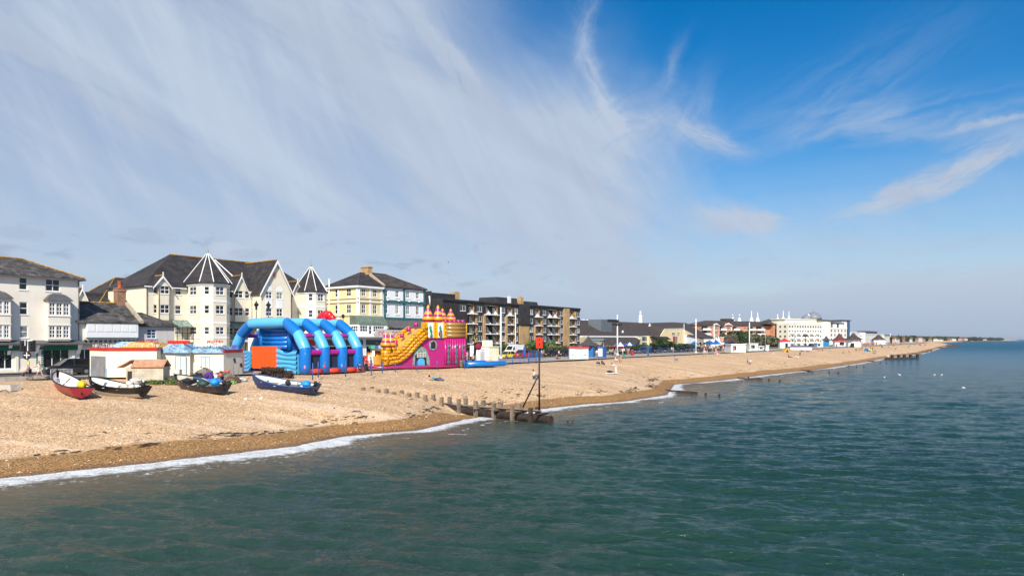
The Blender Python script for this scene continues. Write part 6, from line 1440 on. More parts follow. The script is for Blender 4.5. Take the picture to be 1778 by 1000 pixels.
# ticket booth between the two inflatables
X, Y = at_d(655, 96); t = thing('ticket_booth', 'narrow ticket booth with multicoloured canopy between the two inflatables', 'booth', (X, Y, 4.1), R(20))
m2 = MB(); w_ = .82; wallpanel(m2, (-w_, -w_), 0, 2 * w_, 0, 2.6, [(.35, 1.0, 1.3, 2.3)]); m2.box(-w_, -w_ + .25, 0, -w_ + .1, w_, 2.6); m2.box(w_ - .1, -w_ + .25, 0, w_, w_, 2.6); m2.box(-w_, w_ - .1, 0, w_, w_, 2.6); m2.build('wall', M_WHITER, t)
m2 = MB(); lump(m2, (0, .1, 1.6), (.35, .3, .5), seed=8); m2.build('interior_display', P_('amber_display', (.60, .30, .03)), t)
for i, c_ in enumerate(((.05, .45, .25), (.05, .12, .45), (.35, .50, .60), (.10, .40, .20))):
    m2 = MB(); m2.box(-1.05 + .525 * i, -1.15, 2.6, -1.05 + .525 * i + .52, 1.1, 3.05); m2.build('canopy_panel', P_('canopy_%s' % ('green', 'navy', 'pale', 'leaf')[i], c_), t)
m2 = MB()
for k in range(5): m2.tube([(.2, -.86, .6), (.2 + .35 * math.cos(k * 1.25 + .3), -.86, .6 + .35 * math.sin(k * 1.25 + .3))], [.1, .02], 5)
m2.build('star_print', P_('red_print', (.72, .07, .08)), t)
m2 = MB(); m2.lathe([(.12, 0), (.3, .1), (.3, .3), (.1, .5)], (-.1, -.6, 3.05), 8); m2.build('top_ornament', M_BLK, t)
for i, (px, d, c_, lb) in enumerate(((633, 90, (.55, .05, .04), 'red and white play figure stand at the end of the blue inflatable'), (643.5, 94, (.75, .74, .70), 'white sign board leaning near the ticket booth'), (603, 92, (.30, .10, .05), 'brown upright game cabinet behind the blue inflatable legs'))):
    X, Y = at_d(px, d); m2 = MB(); m2.box(-.5, -.3, 0, .5, .3, 1.1); m2.box(-.38, -.22, 1.1, .38, .22, 1.75); m2.box(-.45, -.34, .5, .45, -.3, .9); tag(m2.build('game_stand', P_('stand_paint_%s' % 'abc'[i], c_, var=.4), None, (X, Y, 4.1), .3), lb, 'game stand')
# ================================================================== outfall groyne with beacon
P0 = Vector((3.35, 65.6, 0)); GN = Vector((-.809, .588, 0)); GU = Vector((.588, .809, 0))
def groyne_t(px, side):
    o = P0 + GU * side; r = (px - CX) / F      # (o.x + t gn.x) = r (o.y + t gn.y)
    return (r * o.y - o.x) / (GN.x - r * GN.y)
def gp(t_, side, z_): return P0 + GU * side + GN * t_ + Vector((0, 0, z_))
FR = [(130, 392), (240, 405), (355, 425), (468, 433), (587, 447), (705, 463), (832, 477), (956, 490), (1089, 508), (1225, 523), (1360, 542)]
BK = [(193, 385), (300, 402), (413, 413), (527, 427), (645, 443), (765, 460), (883, 470), (1014, 485), (1142, 505), (1276, 518), (1410, 535)]
YB = {130: 412, 193: 401, 240: 428, 300: 433, 355: 441, 413: 436, 468: 458, 527: 466, 587: 488, 645: 486, 705: 527, 765: 518}
tg = thing('outfall_groyne', 'timber trestle groyne of paired posts carrying a rusty outfall pipe into the sea', 'groyne', tuple(P0))
loc_ = lambda v: tuple(v - P0)
tops = []
for lst, side in ((FR, -.62), (BK, .62)):
    for x_, y_ in lst:
        px, py = q(11, x_, y_); tt = groyne_t(px, side); p = gp(tt, side, 0)
        if x_ < 800: X_, Y_, Z_ = on_beach(px, q(11, 0, YB[x_])[1]); p = Vector((X_, Y_, 0))
        zt = zat(py, p.y); zb = min(BZ(p.x, p.y), zt - .1) - .7
        m2 = MB(); c = p - P0; rz = random.uniform(-.15, .15); s_ = .165
        m2.M = Matrix.Translation((c.x, c.y, 0)) @ Matrix.Rotation(R(54) + rz, 4, 'Z'); m2.prism([(-s_, -s_), (s_, -s_), (s_, s_), (-s_, s_)], zb, zt, top=[(-s_ + random.uniform(0, .05), -s_), (s_, -s_), (s_ - random.uniform(0, .05), s_), (-s_, s_)])
        m2.build('post', M_WOODW if tt < 3 else M_WOOD, tg); tops.append((tt, side, zt))
te = groyne_t(946, 0); ts_ = groyne_t(q(11, 850, 0)[0], 0)
m2 = MB(); pth = [gp(t_, 0, z_) for t_, z_ in ((ts_ + 2.5, .75), (ts_, .48), ((ts_ + te) / 2, .34), (te + .4, .28), (te - .5, .2))]
m2.tube([loc_(p) for p in pth], .44, 18, cap=False); pipe_o = m2.build('outfall_pipe', mat('rusty_pipe', (.034, .022, .017), .75, .6, 1.6, .5, 8, stain=.5), tg)
for k in range(1, 7):
    m2 = MB(); f_ = (k / 6) if k < 6 else 1.06; c = gp(ts_ + (te - ts_) * f_, 0, .48 - .26 * f_); m2.tube([loc_(c - GN * .06), loc_(c + GN * .06)], .49, 16); m2.build('pipe_collar', M_RUST, pipe_o)
for side, t0_, t1_, dz in ((.1, groyne_t(q(11, 765, 0)[0], .1), groyne_t(q(11, 1435, 0)[0], .1), 0),):
    m2 = MB(); a_, b_ = gp(t0_, side, 1.02), gp(t1_, side, 1.05); m2.tube([loc_(a_), loc_(b_)], .13, 4, sm=False); m2.build('walkway_beam', M_WOOD, tg)
for tt in np.linspace(groyne_t(q(11, 850, 0)[0], 0), te + .3, 5):
    m2 = MB(); a_, b_ = gp(tt, -1.0, .8), gp(tt, 1.0, .8); m2.tube([loc_(a_), loc_(b_)], .12, 4, sm=False); m2.build('cross_timber', M_WOODW, tg)
for px, py, zt, lb in ((q(11, 1505, 0)[0], 733, .38, 'short weedy stump standing in the water just beyond the pipe mouth'), (q(11, 1650, 0)[0], 733, .2, 'farthest low weedy stump in the water off the groyne')):
    X, Y = at_g(px, py, 0)[:2]; m2 = MB(); m2.lathe([(.3, -1), (.3, zt - .05), (.24, zt)], (0, 0, 0), 9); tag(m2.build('timber_stump', M_WOODW, None, (X, Y, 0)), lb, 'stump')
# beacon
bp_ = q(11, 1424, 540); tt = groyne_t(bp_[0], .1); bpos = gp(tt, .1, 0); top_z = zat(q(11, 1430, 25)[1], bpos.y)
tb = thing('navigation_beacon', 'tall black beacon pole with red can topmark and long brace at the groyne end', 'beacon', (bpos.x, bpos.y, 0))
m2 = MB(); m2.tube([(0, 0, -.5), (0, 0, top_z - 1.0)], [.10, .075], 8); m2.build('pole', P_('black_pole', (.015, .013, .012), .5), tb)
ft = gp(groyne_t(q(11, 1302, 0)[0], -.1), -.1, 0) - bpos
m2 = MB(); m2.tube([(ft.x, ft.y, zat(q(11, 1302, 540)[1], bpos.y + ft.y)), (0, 0, zat(q(11, 1425, 290)[1], bpos.y))], .07, 6); m2.build('brace', MC['black_pole'], tb)
zt0, zt1 = zat(q(11, 1430, 103)[1], bpos.y), top_z; m2 = MB(); rr_ = .27
for z_ in (zt0, (zt0 + zt1) / 2 - .05, zt1 - .14): m2.lathe([(rr_, z_), (rr_ + .01, z_ + .14), (rr_ - .05, z_ + .14), (rr_ - .05, z_)], (0, 0, 0), 14, sm=False)
for k in range(10): m2.box(rr_ * math.cos(k * .628) - .045, rr_ * math.sin(k * .628) - .045, zt0, rr_ * math.cos(k * .628) + .045, rr_ * math.sin(k * .628) + .045, zt1 - .02)
m2.tube([(0, 0, zt0 - .3), (0, 0, zt1 + .1)], .05, 6); m2.build('topmark_cage', P_('beacon_red', (.72, .035, .015), .45), tb)
# ------------------------------------------------------------------ lesser groynes down the beach
def low_groyne(label, a_px, b_px, posts, planks, h=.45, zs=0.0):
    """posts: photo spots (px, py top) ; planks: pairs of photo spots at given height"""
    X0, Y0 = at_g(*a_px, .5)[:2]; t = thing('low_groyne', label, 'groyne', (X0, Y0, 0), 0, 'low timber groynes along the beach')
    for px, py in posts:
        X, Y = at_g(px, py, .5)[:2]; m2 = MB(); s_ = .10 + Y * .0002; m2.prism([(-s_, -s_), (s_, -s_), (s_, s_), (-s_, s_)], -.8, .32 + Y * .0004); m2.build('post', M_WOODW, t, (X - X0, Y - Y0, 0), R(54))
    for p0_, p1_, z_ in planks:
        A_ = Vector((*at_g(*p0_, z_)[:2], z_)); B_ = Vector((*at_g(*p1_, z_ - .25)[:2], z_ - .25)); d_ = (B_ - A_).normalized(); s_ = Vector((-d_.y, d_.x, 0)) * .12; m2 = MB()
        pts = [A_ + s_, A_ - s_, B_ - s_, B_ + s_]; m2.prism([(p.x - X0, p.y - Y0) for p in pts], -.4, z_); m2.build('plank_wall', mat('rusty_planking', (.085, .042, .025), .85, .4, 1.5, .4, 8), t)
    return t
def z14(x, y): return q(14, x, y)
def z9(x, y): return q(9, x, y)
def z10(x, y): return q(10, x, y)
low_groyne('low rusty plank groyne next beyond the pipe groyne, running into the sea', z14(850, 445), 0, [z14(*p) for p in ((920, 440), (1055, 450), (1195, 461), (1335, 474), (1475, 485), (785, 424))], [(z14(860, 448), z14(1250, 492), .30), (z14(590, 396), z14(790, 432), 1.0)])
low_groyne('low plank groyne with square posts in front of the seated couple on chairs', z9(650, 845), 0, [z9(*p) for p in ((418, 790), (527, 808), (638, 832), (746, 828), (858, 838), (970, 850), (1088, 860))], [(z9(650, 848), z9(900, 868), .3), (z9(430, 800), z9(520, 815), .8)])
low_groyne('short row of black posts beyond the plank groyne with square posts', z9(1220, 750), 0, [z9(1343, 757), z9(1438, 764)], [(z9(1230, 756), z9(1420, 778), .35)])
low_groyne('row of small black posts at the water edge below the blue and yellow tents', z10(290, 700), 0, [z10(*p) for p in ((385, 702), (463, 708), (545, 712), (625, 715), (805, 672), (873, 678), (250, 772), (348, 778))], [(z10(665, 664), z10(740, 672), .4)])
X0, Y0 = at_g(*z10(870, 630), .4)[:2]; t = thing('low_groyne', 'dark boxy timber groyne projecting farthest into the sea with upright end post', 'groyne', (X0, Y0, 0), 0, 'low timber groynes along the beach')
A_ = Vector((*at_g(*z10(860, 636), .6)[:2], 0)); B_ = Vector((*at_g(*z10(1205, 645), 0)[:2], 0)); d_ = (B_ - A_); n_ = Vector((-d_.y, d_.x, 0)).normalized() * .5
m2 = MB(); pts = [A_ + n_, A_ - n_, B_ - n_, B_ + n_]; m2.prism([(p.x - X0, p.y - Y0) for p in pts], -.6, .75); m2.build('plank_wall', M_WOODW, t)
for f_ in (.2, .4, .58, .78, 1.0):
    c = A_ + d_ * f_; m2 = MB(); m2.box(-.35, -.7, -.6, .35, .5, 1.9); m2.build('post', M_WOODW, t, (c.x - X0, c.y - Y0, 0))
# rocks and weed at the point
random.seed(21)
for i, (x_, y_, s_) in enumerate(((1190, 575, 2.4), (1225, 560, 2.8), (1255, 570, 2.2), (1285, 556, 2.6), (1170, 590, 1.6), (1310, 548, 2.0), (1420, 525, 3.0), (1450, 522, 3.4), (1500, 505, 5), (1540, 498, 5), (1585, 488, 7), (1600, 515, 2.4))):
    X, Y = at_g(*q(10, x_, y_), .3)[:2]; m2 = MB(); lump(m2, (0, 0, .2), (s_ * 1.8, s_, .55), 10, 6, seed=60 + i, amp=.35)
    tag(m2.build('weedy_rock', mat('weedy_rock', (.13, .075, .03), .85, .5, .7, .5, 4), None, (X, Y, .1)), 'brown weed covered rock ledge at the far point of the beach', 'rock', 'weedy rocks at the far point')

# ================================================================== seaweed, pebbles and driftwood
def seaweed():
    m2 = MB(); rs = np.random.default_rng(4)
    n_ = 0
    for a_ in np.concatenate([rs.uniform(16, 30, 60), rs.uniform(28, 62, 170), rs.uniform(55, 110, 260), rs.uniform(100, 220, 120)]):
        sb_ = float(shore_b(a_)); off = 3.4 + rs.normal(0, .28) + .5 * math.sin(a_ * .5) if rs.random() < .88 else rs.uniform(4, 7)
        if abs(math.sin(a_ * .33 + 1.1)) < .35 and off < 5: continue
        b_ = sb_ + off; X, Y = S(a_, b_); z_ = BZ(X, Y); ln = rs.uniform(.08, .42) * (1 + a_ / 400); w_ = rs.uniform(.02, .06) * (1 + a_ / 400)
        e = Vector((UU[0], UU[1], 0)); pp = [Vector((X, Y, z_ + .03)) + e * (ln * (k - 1.5) / 1.5) + Vector((rs.normal(0, .05), rs.normal(0, .05), rs.uniform(0, .05))) for k in range(4)]
        m2.tube(pp, [w_ * .4, w_, w_, w_ * .3], 5, flat=.5, sm=False)
    return m2
o = seaweed().build('seaweed', mat('dried_seaweed', (.05, .032, .02), .9, .5, 6)); tag(o, 'broken line of dark dried seaweed along the tide mark of the beach', 'seaweed', kind='stuff')
M_PEB = [mat('pebble_white', (.74, .70, .62), .8), mat('pebble_tan', (.50, .36, .24), .85, .3), mat('pebble_dark', (.16, .12, .09), .8, .3)]
mbs = [MB() for _ in range(3)]; rs = np.random.default_rng(11)
for k in range(2600):
    a_ = rs.uniform(8, 75); f_ = rs.random(); sb_ = float(shore_b(a_)); tb_ = float(top_b(a_)); b_ = sb_ + .5 + (tb_ - sb_ - 1) * f_
    X, Y = S(a_, b_); z_ = BZ(X, Y); s_ = rs.uniform(.03, .075) * (1.7 if rs.random() < .05 else 1); m2 = mbs[int(rs.choice(3, p=[.34, .46, .2]))]
    an = rs.uniform(0, 3.14); c_, sn = math.cos(an) * s_, math.sin(an) * s_; h_ = s_ * rs.uniform(.5, .9)
    i = [m2.pt(p) for p in ((X + c_ * 1.3, Y + sn * 1.3, z_), (X - sn, Y + c_, z_), (X - c_ * 1.3, Y - sn * 1.3, z_), (X + sn, Y - c_, z_), (X + c_ * .2, Y, z_ + h_))]
    for u, v in ((0, 1), (1, 2), (2, 3), (3, 0)): m2.face((i[u], i[v], i[4]), 0, False)
for m2, m_, nm in zip(mbs, M_PEB, ('pale', 'tan', 'dark')):
    tag(m2.build('loose_pebbles', m_), '%s larger stones scattered loose over the near shingle' % nm, 'pebbles', kind='stuff')
for i, (px, py, l_, lb) in enumerate(((q(11, 78, 0)[0], q(11, 0, 577)[1], 1.0, 'curved dark driftwood branch lying near the row of old posts'), (537, 689, .4, 'small dark driftwood scrap below the royal blue boat'), (q(11, 68, 0)[0], q(11, 0, 662)[1], .5, 'short driftwood stick near the brown tide line'), (q(1, 20, 0)[0], 682, .9, 'thin dark stick on the shingle beside the concrete slab'))):
    X, Y, z_ = on_beach(px, py); m2 = MB(); m2.tube([(-l_ / 2, 0, 0), (-l_ / 6, .05, .12), (l_ / 4, 0, .14), (l_ / 2, 0, .02)], [.03, .05, .045, .02], 6); tag(m2.build('driftwood', M_WOODW, None, (X, Y, z_ + .03)), lb, 'driftwood')
for i, (px, py) in enumerate(((427, 694), (453, 692.5))):
    X, Y, z_ = on_beach(px, py); m2 = MB(); lump(m2, (0, 0, .05), (.16, .12, .09), seed=i); tag(m2.build('white_stone', M_WHITE, None, (X, Y, z_)), 'small white flint lying on the shingle below the two blue boats', 'stone', 'white flints below the boats')

# ================================================================== plants
def foliage(blobs, n_, size, seed=1, zmin=None):
    r_ = np.random.default_rng(seed); B_ = np.array(blobs, float); vol = B_[:, 3] * B_[:, 4] * B_[:, 5]; pick = r_.choice(len(B_), n_, p=vol / vol.sum())
    d = r_.normal(size=(n_, 3)); d /= np.linalg.norm(d, axis=1)[:, None]; rad = r_.uniform(.35, 1.08, n_) ** .6
    c = B_[pick, :3] + d * rad[:, None] * B_[pick, 3:6]
    if zmin is not None: c[:, 2] = np.maximum(c[:, 2], zmin + r_.uniform(0, size, n_))
    u = r_.normal(size=(n_, 3)); u /= np.linalg.norm(u, axis=1)[:, None]; v = np.cross(u, r_.normal(size=(n_, 3))); v /= np.linalg.norm(v, axis=1)[:, None]
    s_ = size * r_.uniform(.6, 1.3, n_)[:, None]
    co = np.stack([c - u * s_ - v * s_ * .6, c + u * s_ - v * s_ * .3, c + u * s_ * .8 + v * s_ * .6, c - u * s_ * .5 + v * s_ * .7], 1).reshape(-1, 3)
    m2 = MB(); m2.v = [tuple(p) for p in co]; m2.f = [(4 * i, 4 * i + 1, 4 * i + 2, 4 * i + 3) for i in range(n_)]
    nz = np.sin(c[:, 0] * 1.7) + np.sin(c[:, 1] * 2.1 + 1) + np.sin(c[:, 2] * 2.3 + 2) + r_.normal(0, .8, n_)
    m2.mi = [0 if k < -.6 else 1 if k < .9 else 2 for k in nz]; m2.sm = [False] * n_; return m2
def leafm(tag_, cols): return [mat('leaf_%s_%s' % (tag_, 'abc'[i]), c_, .7, .25, 3) for i, c_ in enumerate(cols)]
L_DK = leafm('dark', ((.018, .040, .012), (.035, .065, .018), (.065, .10, .03))); L_TAM = leafm('tamarisk', ((.045, .060, .025), (.11, .115, .055), (.22, .21, .12))); L_OLV = leafm('olive', ((.05, .06, .02), (.12, .12, .045), (.24, .20, .09))); L_GR = leafm('grass', ((.03, .07, .015), (.06, .13, .025), (.12, .18, .05)))
def tree(name, label, X, Y, z_, blobs, n_, size, mats, trunk=True, group=None, seed=1, cat='tree', stems=3):
    t = thing(name, label, cat, (X, Y, z_), 0, group); foliage(blobs, n_, size, seed, 0.0).build('crown', mats, t)
    if trunk:
        m2 = MB(); rs = random.Random(seed)
        for k in range(stems):
            b_ = blobs[rs.randrange(len(blobs))]; m2.tube([(b_[0] * .35, b_[1] * .35, -.1), (b_[0] * .6, b_[1] * .6, b_[2] * .45), (b_[0], b_[1], b_[2])], [.16, .11, .04], 6)
        m2.build('trunk', mat('bark', (.09, .065, .045), .9, .4, 3, .4, 10), t)
    return t
def hedge(label, px0, px1, py, h, depth, n_, size, mats, z=4.1, group=None, name='hedge', seed=3, bq=None):
    if bq is None: X0, Y0 = G(px0, py, z); X1, Y1 = G(px1, py, z)
    else:
        a_, _ = on_b(px0, bq); X0, Y0 = S(a_, bq); a_, _ = on_b(px1, bq); X1, Y1 = S(a_, bq)
    Lh = math.hypot(X1 - X0, Y1 - Y0); an = math.atan2(Y1 - Y0, X1 - X0); k = max(2, int(Lh / (depth * .9))); rs = random.Random(seed); bl = []
    for i in range(k): bl.append((Lh * (i + .5) / k, 0, h * .45 * rs.uniform(.8, 1.1), Lh / k * .75, depth / 2, h * .55 * rs.uniform(.75, 1.15)))
    t = tree(name, label, X0, Y0, z, bl, n_, size, mats, True, group, seed, 'hedge' if name == 'hedge' else 'shrub', 4); t.rotation_euler.z = an; return t
# in front of the apartments
hedge('dark shrub row in front of the apartment block near the cream shed', 782, 838, 0, 3.0, 3, 2600, .22, L_DK, bq=112, seed=4)
hedge('green shrubs below the apartment balconies behind the white van', 838, 905, 0, 2.6, 3, 2200, .22, L_DK, bq=112, seed=14)
hedge('low green shrubs between the red topmark and the black cars', 915, 962, 0, 3.6, 3, 2600, .22, L_GR, bq=106, seed=5)
hedge('sandy coloured shrubs beside the parked black hatchbacks', 955, 1003, 0, 2.3, 2.6, 2200, .20, L_OLV, bq=100, seed=6)
hedge('dark trimmed hedge behind the blue van at the hall', 1090, 1125, 0, 2.3, 3, 1600, .3, L_DK, bq=104, seed=7)
hedge('dark long hedge along the hall car park up to the parasol', 1160, 1206, 0, 2.3, 3, 2200, .34, L_DK, bq=104, seed=8)
hedge('low green bank of grass and shrubs at the far car park', 1005, 1060, 0, 2.0, 3, 900, .3, L_OLV, bq=104, seed=18)
X, Y = S(on_b(1150, 106)[0], 106); tree('spreading_tree', 'spreading dark tree standing before the hall porch', X, Y, 4.1, [(0, 0, 2.4, 2.8, 2.2, 1.7), (-2.6, 0, 1.6, 2.2, 2, 1.2), (2.8, 0, 1.8, 2.2, 2, 1.3), (0, 1, 3.2, 1.7, 1.6, 1.0)], 4200, .3, L_DK, seed=9)
# palm by the apartments
def palm(label, X, Y, h, n_=26, ln=2.0, group=None):
    t = thing('palm_tree', label, 'palm', (X, Y, 4.1), 0, group); m2 = MB(); m2.tube([(0, 0, 0), (.1, 0, h * .6), (.05, 0, h)], [.2, .15, .13], 8); m2.build('trunk', mat('bark', (.09, .065, .045)), t)
    m2 = MB(); rs = random.Random(int(X * 10))
    for k in range(n_):
        a_ = rs.uniform(0, 6.28); e_ = rs.uniform(-.5, 1.2); c_, s_ = math.cos(a_), math.sin(a_); P = [(0, 0, h)]
        for j in range(1, 5): f_ = j / 4; P.append((c_ * ln * f_ * math.cos(e_ * .7), s_ * ln * f_ * math.cos(e_ * .7), h + ln * (math.sin(e_) * f_ - .55 * f_ * f_)))
        for j in range(4):
            w_ = .22 * (1 - j / 5); p0, p1 = P[j], P[j + 1]; m2.poly([(p0[0] - s_ * w_, p0[1] + c_ * w_, p0[2]), (p0[0] + s_ * w_, p0[1] - c_ * w_, p0[2]), (p1[0] + s_ * w_ * .7, p1[1] - c_ * w_ * .7, p1[2]), (p1[0] - s_ * w_ * .7, p1[1] + c_ * w_ * .7, p1[2])], j % 3)
    m2.build('crown', L_OLV, t); return t
X, Y = S(on_b(823, 110)[0], 110); palm('palm tree with drooping fronds before the left end of the apartments', X, Y, 5.2, 34, 2.3)
for i, px in enumerate((1216, 1222.5, 1229)):
    X, Y = at_d(px, 205 + i); palm(('small dark palm beside the tall white lamp post', 'middle one of three small palms by the sand coloured wall', 'small palm next to the blue white parasols')[i], X, Y, 2.6, 16, 1.5)
# tamarisk belt before the brick flats
random.seed(5)
for i, (x_, yt, w_) in enumerate(((470, 372, 60), (560, 352, 90), (655, 345, 95), (735, 352, 100), (830, 378, 90), (910, 385, 90), (985, 395, 90), (1050, 420, 50))):
    px, pt = q(9, x_, yt); d = 300 + 6 * i; X, Y = at_d(px, d); h = zat(pt, d) - 4.1; w = w_ / 6.25 * d / F * .62
    tree('tamarisk_tree', ['lowest tamarisk at the pale end of the thicket by the pavilion roof', 'tall feathery tamarisk behind the white kiosk', 'tallest tamarisk, its crown reaching the brick flats second floor', 'pale topped tamarisk behind the lamp post by the kiosk', 'broad grey green tamarisk in the middle of the thicket', 'dark tamarisk behind the slim lamp post', 'rounded tamarisk beside the red roofed kiosk', 'last small tamarisk sloping down by the red kiosk'][i], X, Y, 4.1,
         [(0, 0, h * .55, w, 4, h * .47), (-w * .5, -1, h * .42, w * .7, 3, h * .36), (w * .5, 0, h * .45, w * .7, 3, h * .38), (w * .1, 0, h * .72, w * .55, 2.4, h * .3)], 4200, .40, L_TAM if i != 2 else L_DK, seed=30 + i)
# weeds by the hut
for i, (px, py, w_) in enumerate(((262, 667, 1.0), (285, 667, 1.3), (300, 665, .9), (312, 668, .6))):
    X, Y, z_ = on_beach(px, py); m2 = foliage([(0, 0, .12, w_, .4, .32)], 420, .07, seed=70 + i); o = m2.build('weed_clump', L_GR, None, (X, Y, z_)); tag(o, 'green weed clump growing at the foot of the booths', 'weeds', 'weeds at the foot of the booths')

# ================================================================== vehicles
GLV = glass('car_glass', (.012, .014, .016), .04); M_TYRE = P_('tyre', (.02, .02, .02), .8); M_RIM = mat('alloy_rim', (.45, .45, .46), .3, .05, metal=.8)
def car_data(L, W, H, kind):
    """returns dict of mesh data, x forward, wheels on z 0"""
    wr = .34 if kind != 'van' else .36; wx = (-L * .31, L * .315); zb = .22; belt = H * (.60 if kind != 'van' else .52); hd = H * (.56 if kind in ('hatch', 'suv') else .5)
    if kind == 'van': top = [(-L / 2, .45), (-L / 2, H * .96), (-L / 2 + .12, H), (L * .16, H), (L * .24, H * .95), (L * .37, H * .55), (L * .48, H * .44), (L / 2, H * .36), (L / 2, zb + .05)]
    else: top = [(-L / 2 + .02, .42), (-L / 2, H * .48), (-L / 2 + .12, belt), (L * .16, belt), (L * .24, belt - .02), (L * .43, hd - .10), (L / 2 - .05, H * .40), (L / 2, .35), (L / 2 - .04, zb)]
    bot = []
    for cx_w in (wx[1], wx[0]):
        bot += [(cx_w + (wr + .06) * math.cos(a_), wr + (wr + .06) * math.sin(a_)) for a_ in np.linspace(-.35, PI + .35, 9)]
    poly = top + [(p[0], max(p[1], zb)) for p in bot] + [(-L / 2 + .06, zb)]
    b = MB(); n_ = len(poly)
    def yw(z_, x_): return W / 2 * (1 - .10 * max(0, (z_ - H * .45) / (H * .55)) ** (1.2)) * (1 - .09 * max(0, abs(x_) / (L / 2) - .75) / .25)
    ia = [b.pt((p[0], -yw(p[1], p[0]), p[1])) for p in poly]; ib = [b.pt((p[0], yw(p[1], p[0]), p[1])) for p in poly]
    for k in range(n_): b.face((ia[k], ia[(k + 1) % n_], ib[(k + 1) % n_], ib[k]))
    b.face(ia[::-1]); b.face(ib); out = {}
    g = MB(); r_ = MB()
    if kind == 'van':
        y_ = W / 2; g.extr([(L * .20, H * .55), (L * .35, H * .56), (L * .265, H * .82), (L * .20, H * .84)], -y_ - .004, -y_ * .88); g.extr([(L * .20, H * .55), (L * .35, H * .56), (L * .265, H * .82), (L * .20, H * .84)], y_ * .88, y_ + .004)
        g.poly([(L * .375, -y_ * .8, H * .56), (L * .375, y_ * .8, H * .56), (L * .262, y_ * .74, H * .90), (L * .262, -y_ * .74, H * .90)])
        r_.box(-L * .45, -W * .32, H, L * .1, W * .32, H + .04)
    else:
        back = -L * (.47 if kind != 'saloon' else .34); rb = -L * (.42 if kind == 'suv' else .36 if kind == 'hatch' else .22)
        lo = [(back, belt), (L * .24, belt - .02)]; up = [(rb, H - .06), (L * .04, H - .06)]; w0, w1 = W / 2 * .95, W / 2 * .76
        ids = [g.pt(p) for p in ((lo[0][0], -w0, lo[0][1]), (lo[1][0], -w0, lo[1][1]), (lo[1][0], w0, lo[1][1]), (lo[0][0], w0, lo[0][1]), (up[0][0], -w1, up[0][1]), (up[1][0], -w1, up[1][1]), (up[1][0], w1, up[1][1]), (up[0][0], w1, up[0][1]))]
        for f in ((0, 1, 5, 4), (1, 2, 6, 5), (2, 3, 7, 6), (3, 0, 4, 7), (4, 5, 6, 7)): g.face([ids[i] for i in f])
        r_.prism([(up[0][0] - .05, -w1 - .02), (up[1][0] + .06, -w1 - .02), (up[1][0] + .06, w1 + .02), (up[0][0] - .05, w1 + .02)], H - .08, H, top=[(up[0][0] + .05, -w1 + .1), (up[1][0] - .15, -w1 + .1), (up[1][0] - .15, w1 - .1), (up[0][0] + .05, w1 - .1)])
        for sgn in (-1, 1):
            for (x0, z0_), (x1, z1_) in (((lo[1][0] + .0, lo[1][1]), (up[1][0], up[1][1])), ((L * -.06, belt), (L * -.07, H - .06)), ((lo[0][0], lo[0][1]), (up[0][0], up[0][1]))):
                r_.tube([(x0, sgn * (w0 + .005), z0_ - .02), (x1, sgn * (w1 + .005), z1_ + .02)], .04, 4, sm=False)
    out['body'] = b; out['glazing'] = g; out['roof'] = r_
    w = MB(); w.tube([(0, -.11, 0), (0, .11, 0)], wr, 18, sm=False); rm = MB(); rm.tube([(0, -.125, 0), (0, .125, 0)], wr * .62, 12, sm=False)
    out['w'] = (w, rm, wx, W / 2 - .12, wr)
    hl = MB(); hl.ell((0, 0, 0), (.09, .19, .10), 8, 6); tl = MB(); tl.box(-.02, -.09, -.13, .02, .09, .13); pl = MB(); pl.box(-.01, -.26, -.06, .01, .26, .06)
    out['l'] = (hl, tl, pl, L, W, H); return out
CARD = {}
M_PAINT = {k: mat('car_paint_' + k, c_, .25, .03, coat=.8, spec=.5) for k, c_ in {'black': (.012, .012, .014), 'navy': (.010, .014, .026), 'white': (.78, .78, .77), 'red': (.42, .015, .02), 'yellow': (.78, .60, .03), 'blue': (.025, .06, .14), 'silver': (.42, .44, .46), 'slate': (.06, .08, .11), 'maroon': (.16, .01, .02)}.items()}
M_HL = glass('headlamp', (.65, .68, .70), .1); M_TL = P_('tail_lamp_red', (.45, .01, .01), .2); M_PLT = P_('plate_yellow', (.75, .60, .05), .5)
SPEC = {'suv': (4.75, 1.9, 1.76), 'hatch': (4.1, 1.75, 1.48), 'saloon': (4.5, 1.8, 1.45), 'van': (5.9, 2.0, 2.55), 'minivan': (4.9, 1.95, 1.95)}
def make_car(kind, name, label, cat, X, Y, z_, an, paint, group=None):
    if kind not in CARD:
        L, W, H = SPEC[kind]; d = car_data(L, W, H, 'van' if kind == 'minivan' else kind); w, rm, wx, wy, wr = d['w']; hl, tl, pl, *_ = d['l']
        CARD[kind] = dict(body=d['body'].data('body', M_PAINT['black']), g=d['glazing'].data('glazing', GLV), r=d['roof'].data('roof', M_PAINT['black']), w=w.data('wheel', M_TYRE), rm=rm.data('rim', M_RIM), hl=hl.data('headlight', M_HL), tl=tl.data('tail_light', M_TL), pl=pl.data('number_plate', M_PLT), q=(wx, wy, wr, L, W, H))
    D = CARD[kind]; wx, wy, wr, L, W, H = D['q']; t = thing(name, label, cat, (X, Y, z_), an, group)
    for nm, key in (('body', 'body'), ('roof', 'r')): o = mobj(nm, D[key], t); setmat(o, M_PAINT[paint])
    mobj('window_glass', D['g'], t)
    for x_ in wx:
        for sgn in (-1, 1): o = mobj('wheel', D['w'], t, (x_, sgn * wy, wr)); mobj('rim', D['rm'], o)
    for sgn in (-1, 1):
        mobj('headlight', D['hl'], t, (L / 2 - .08, sgn * W * .36, H * .42 if 'van' not in kind else H * .33)); mobj('tail_light', D['tl'], t, (-L / 2 - .01, sgn * W * .40, H * .5))
    mobj('number_plate', D['pl'], t, (-L / 2 - .015, 0, H * .38)); return t
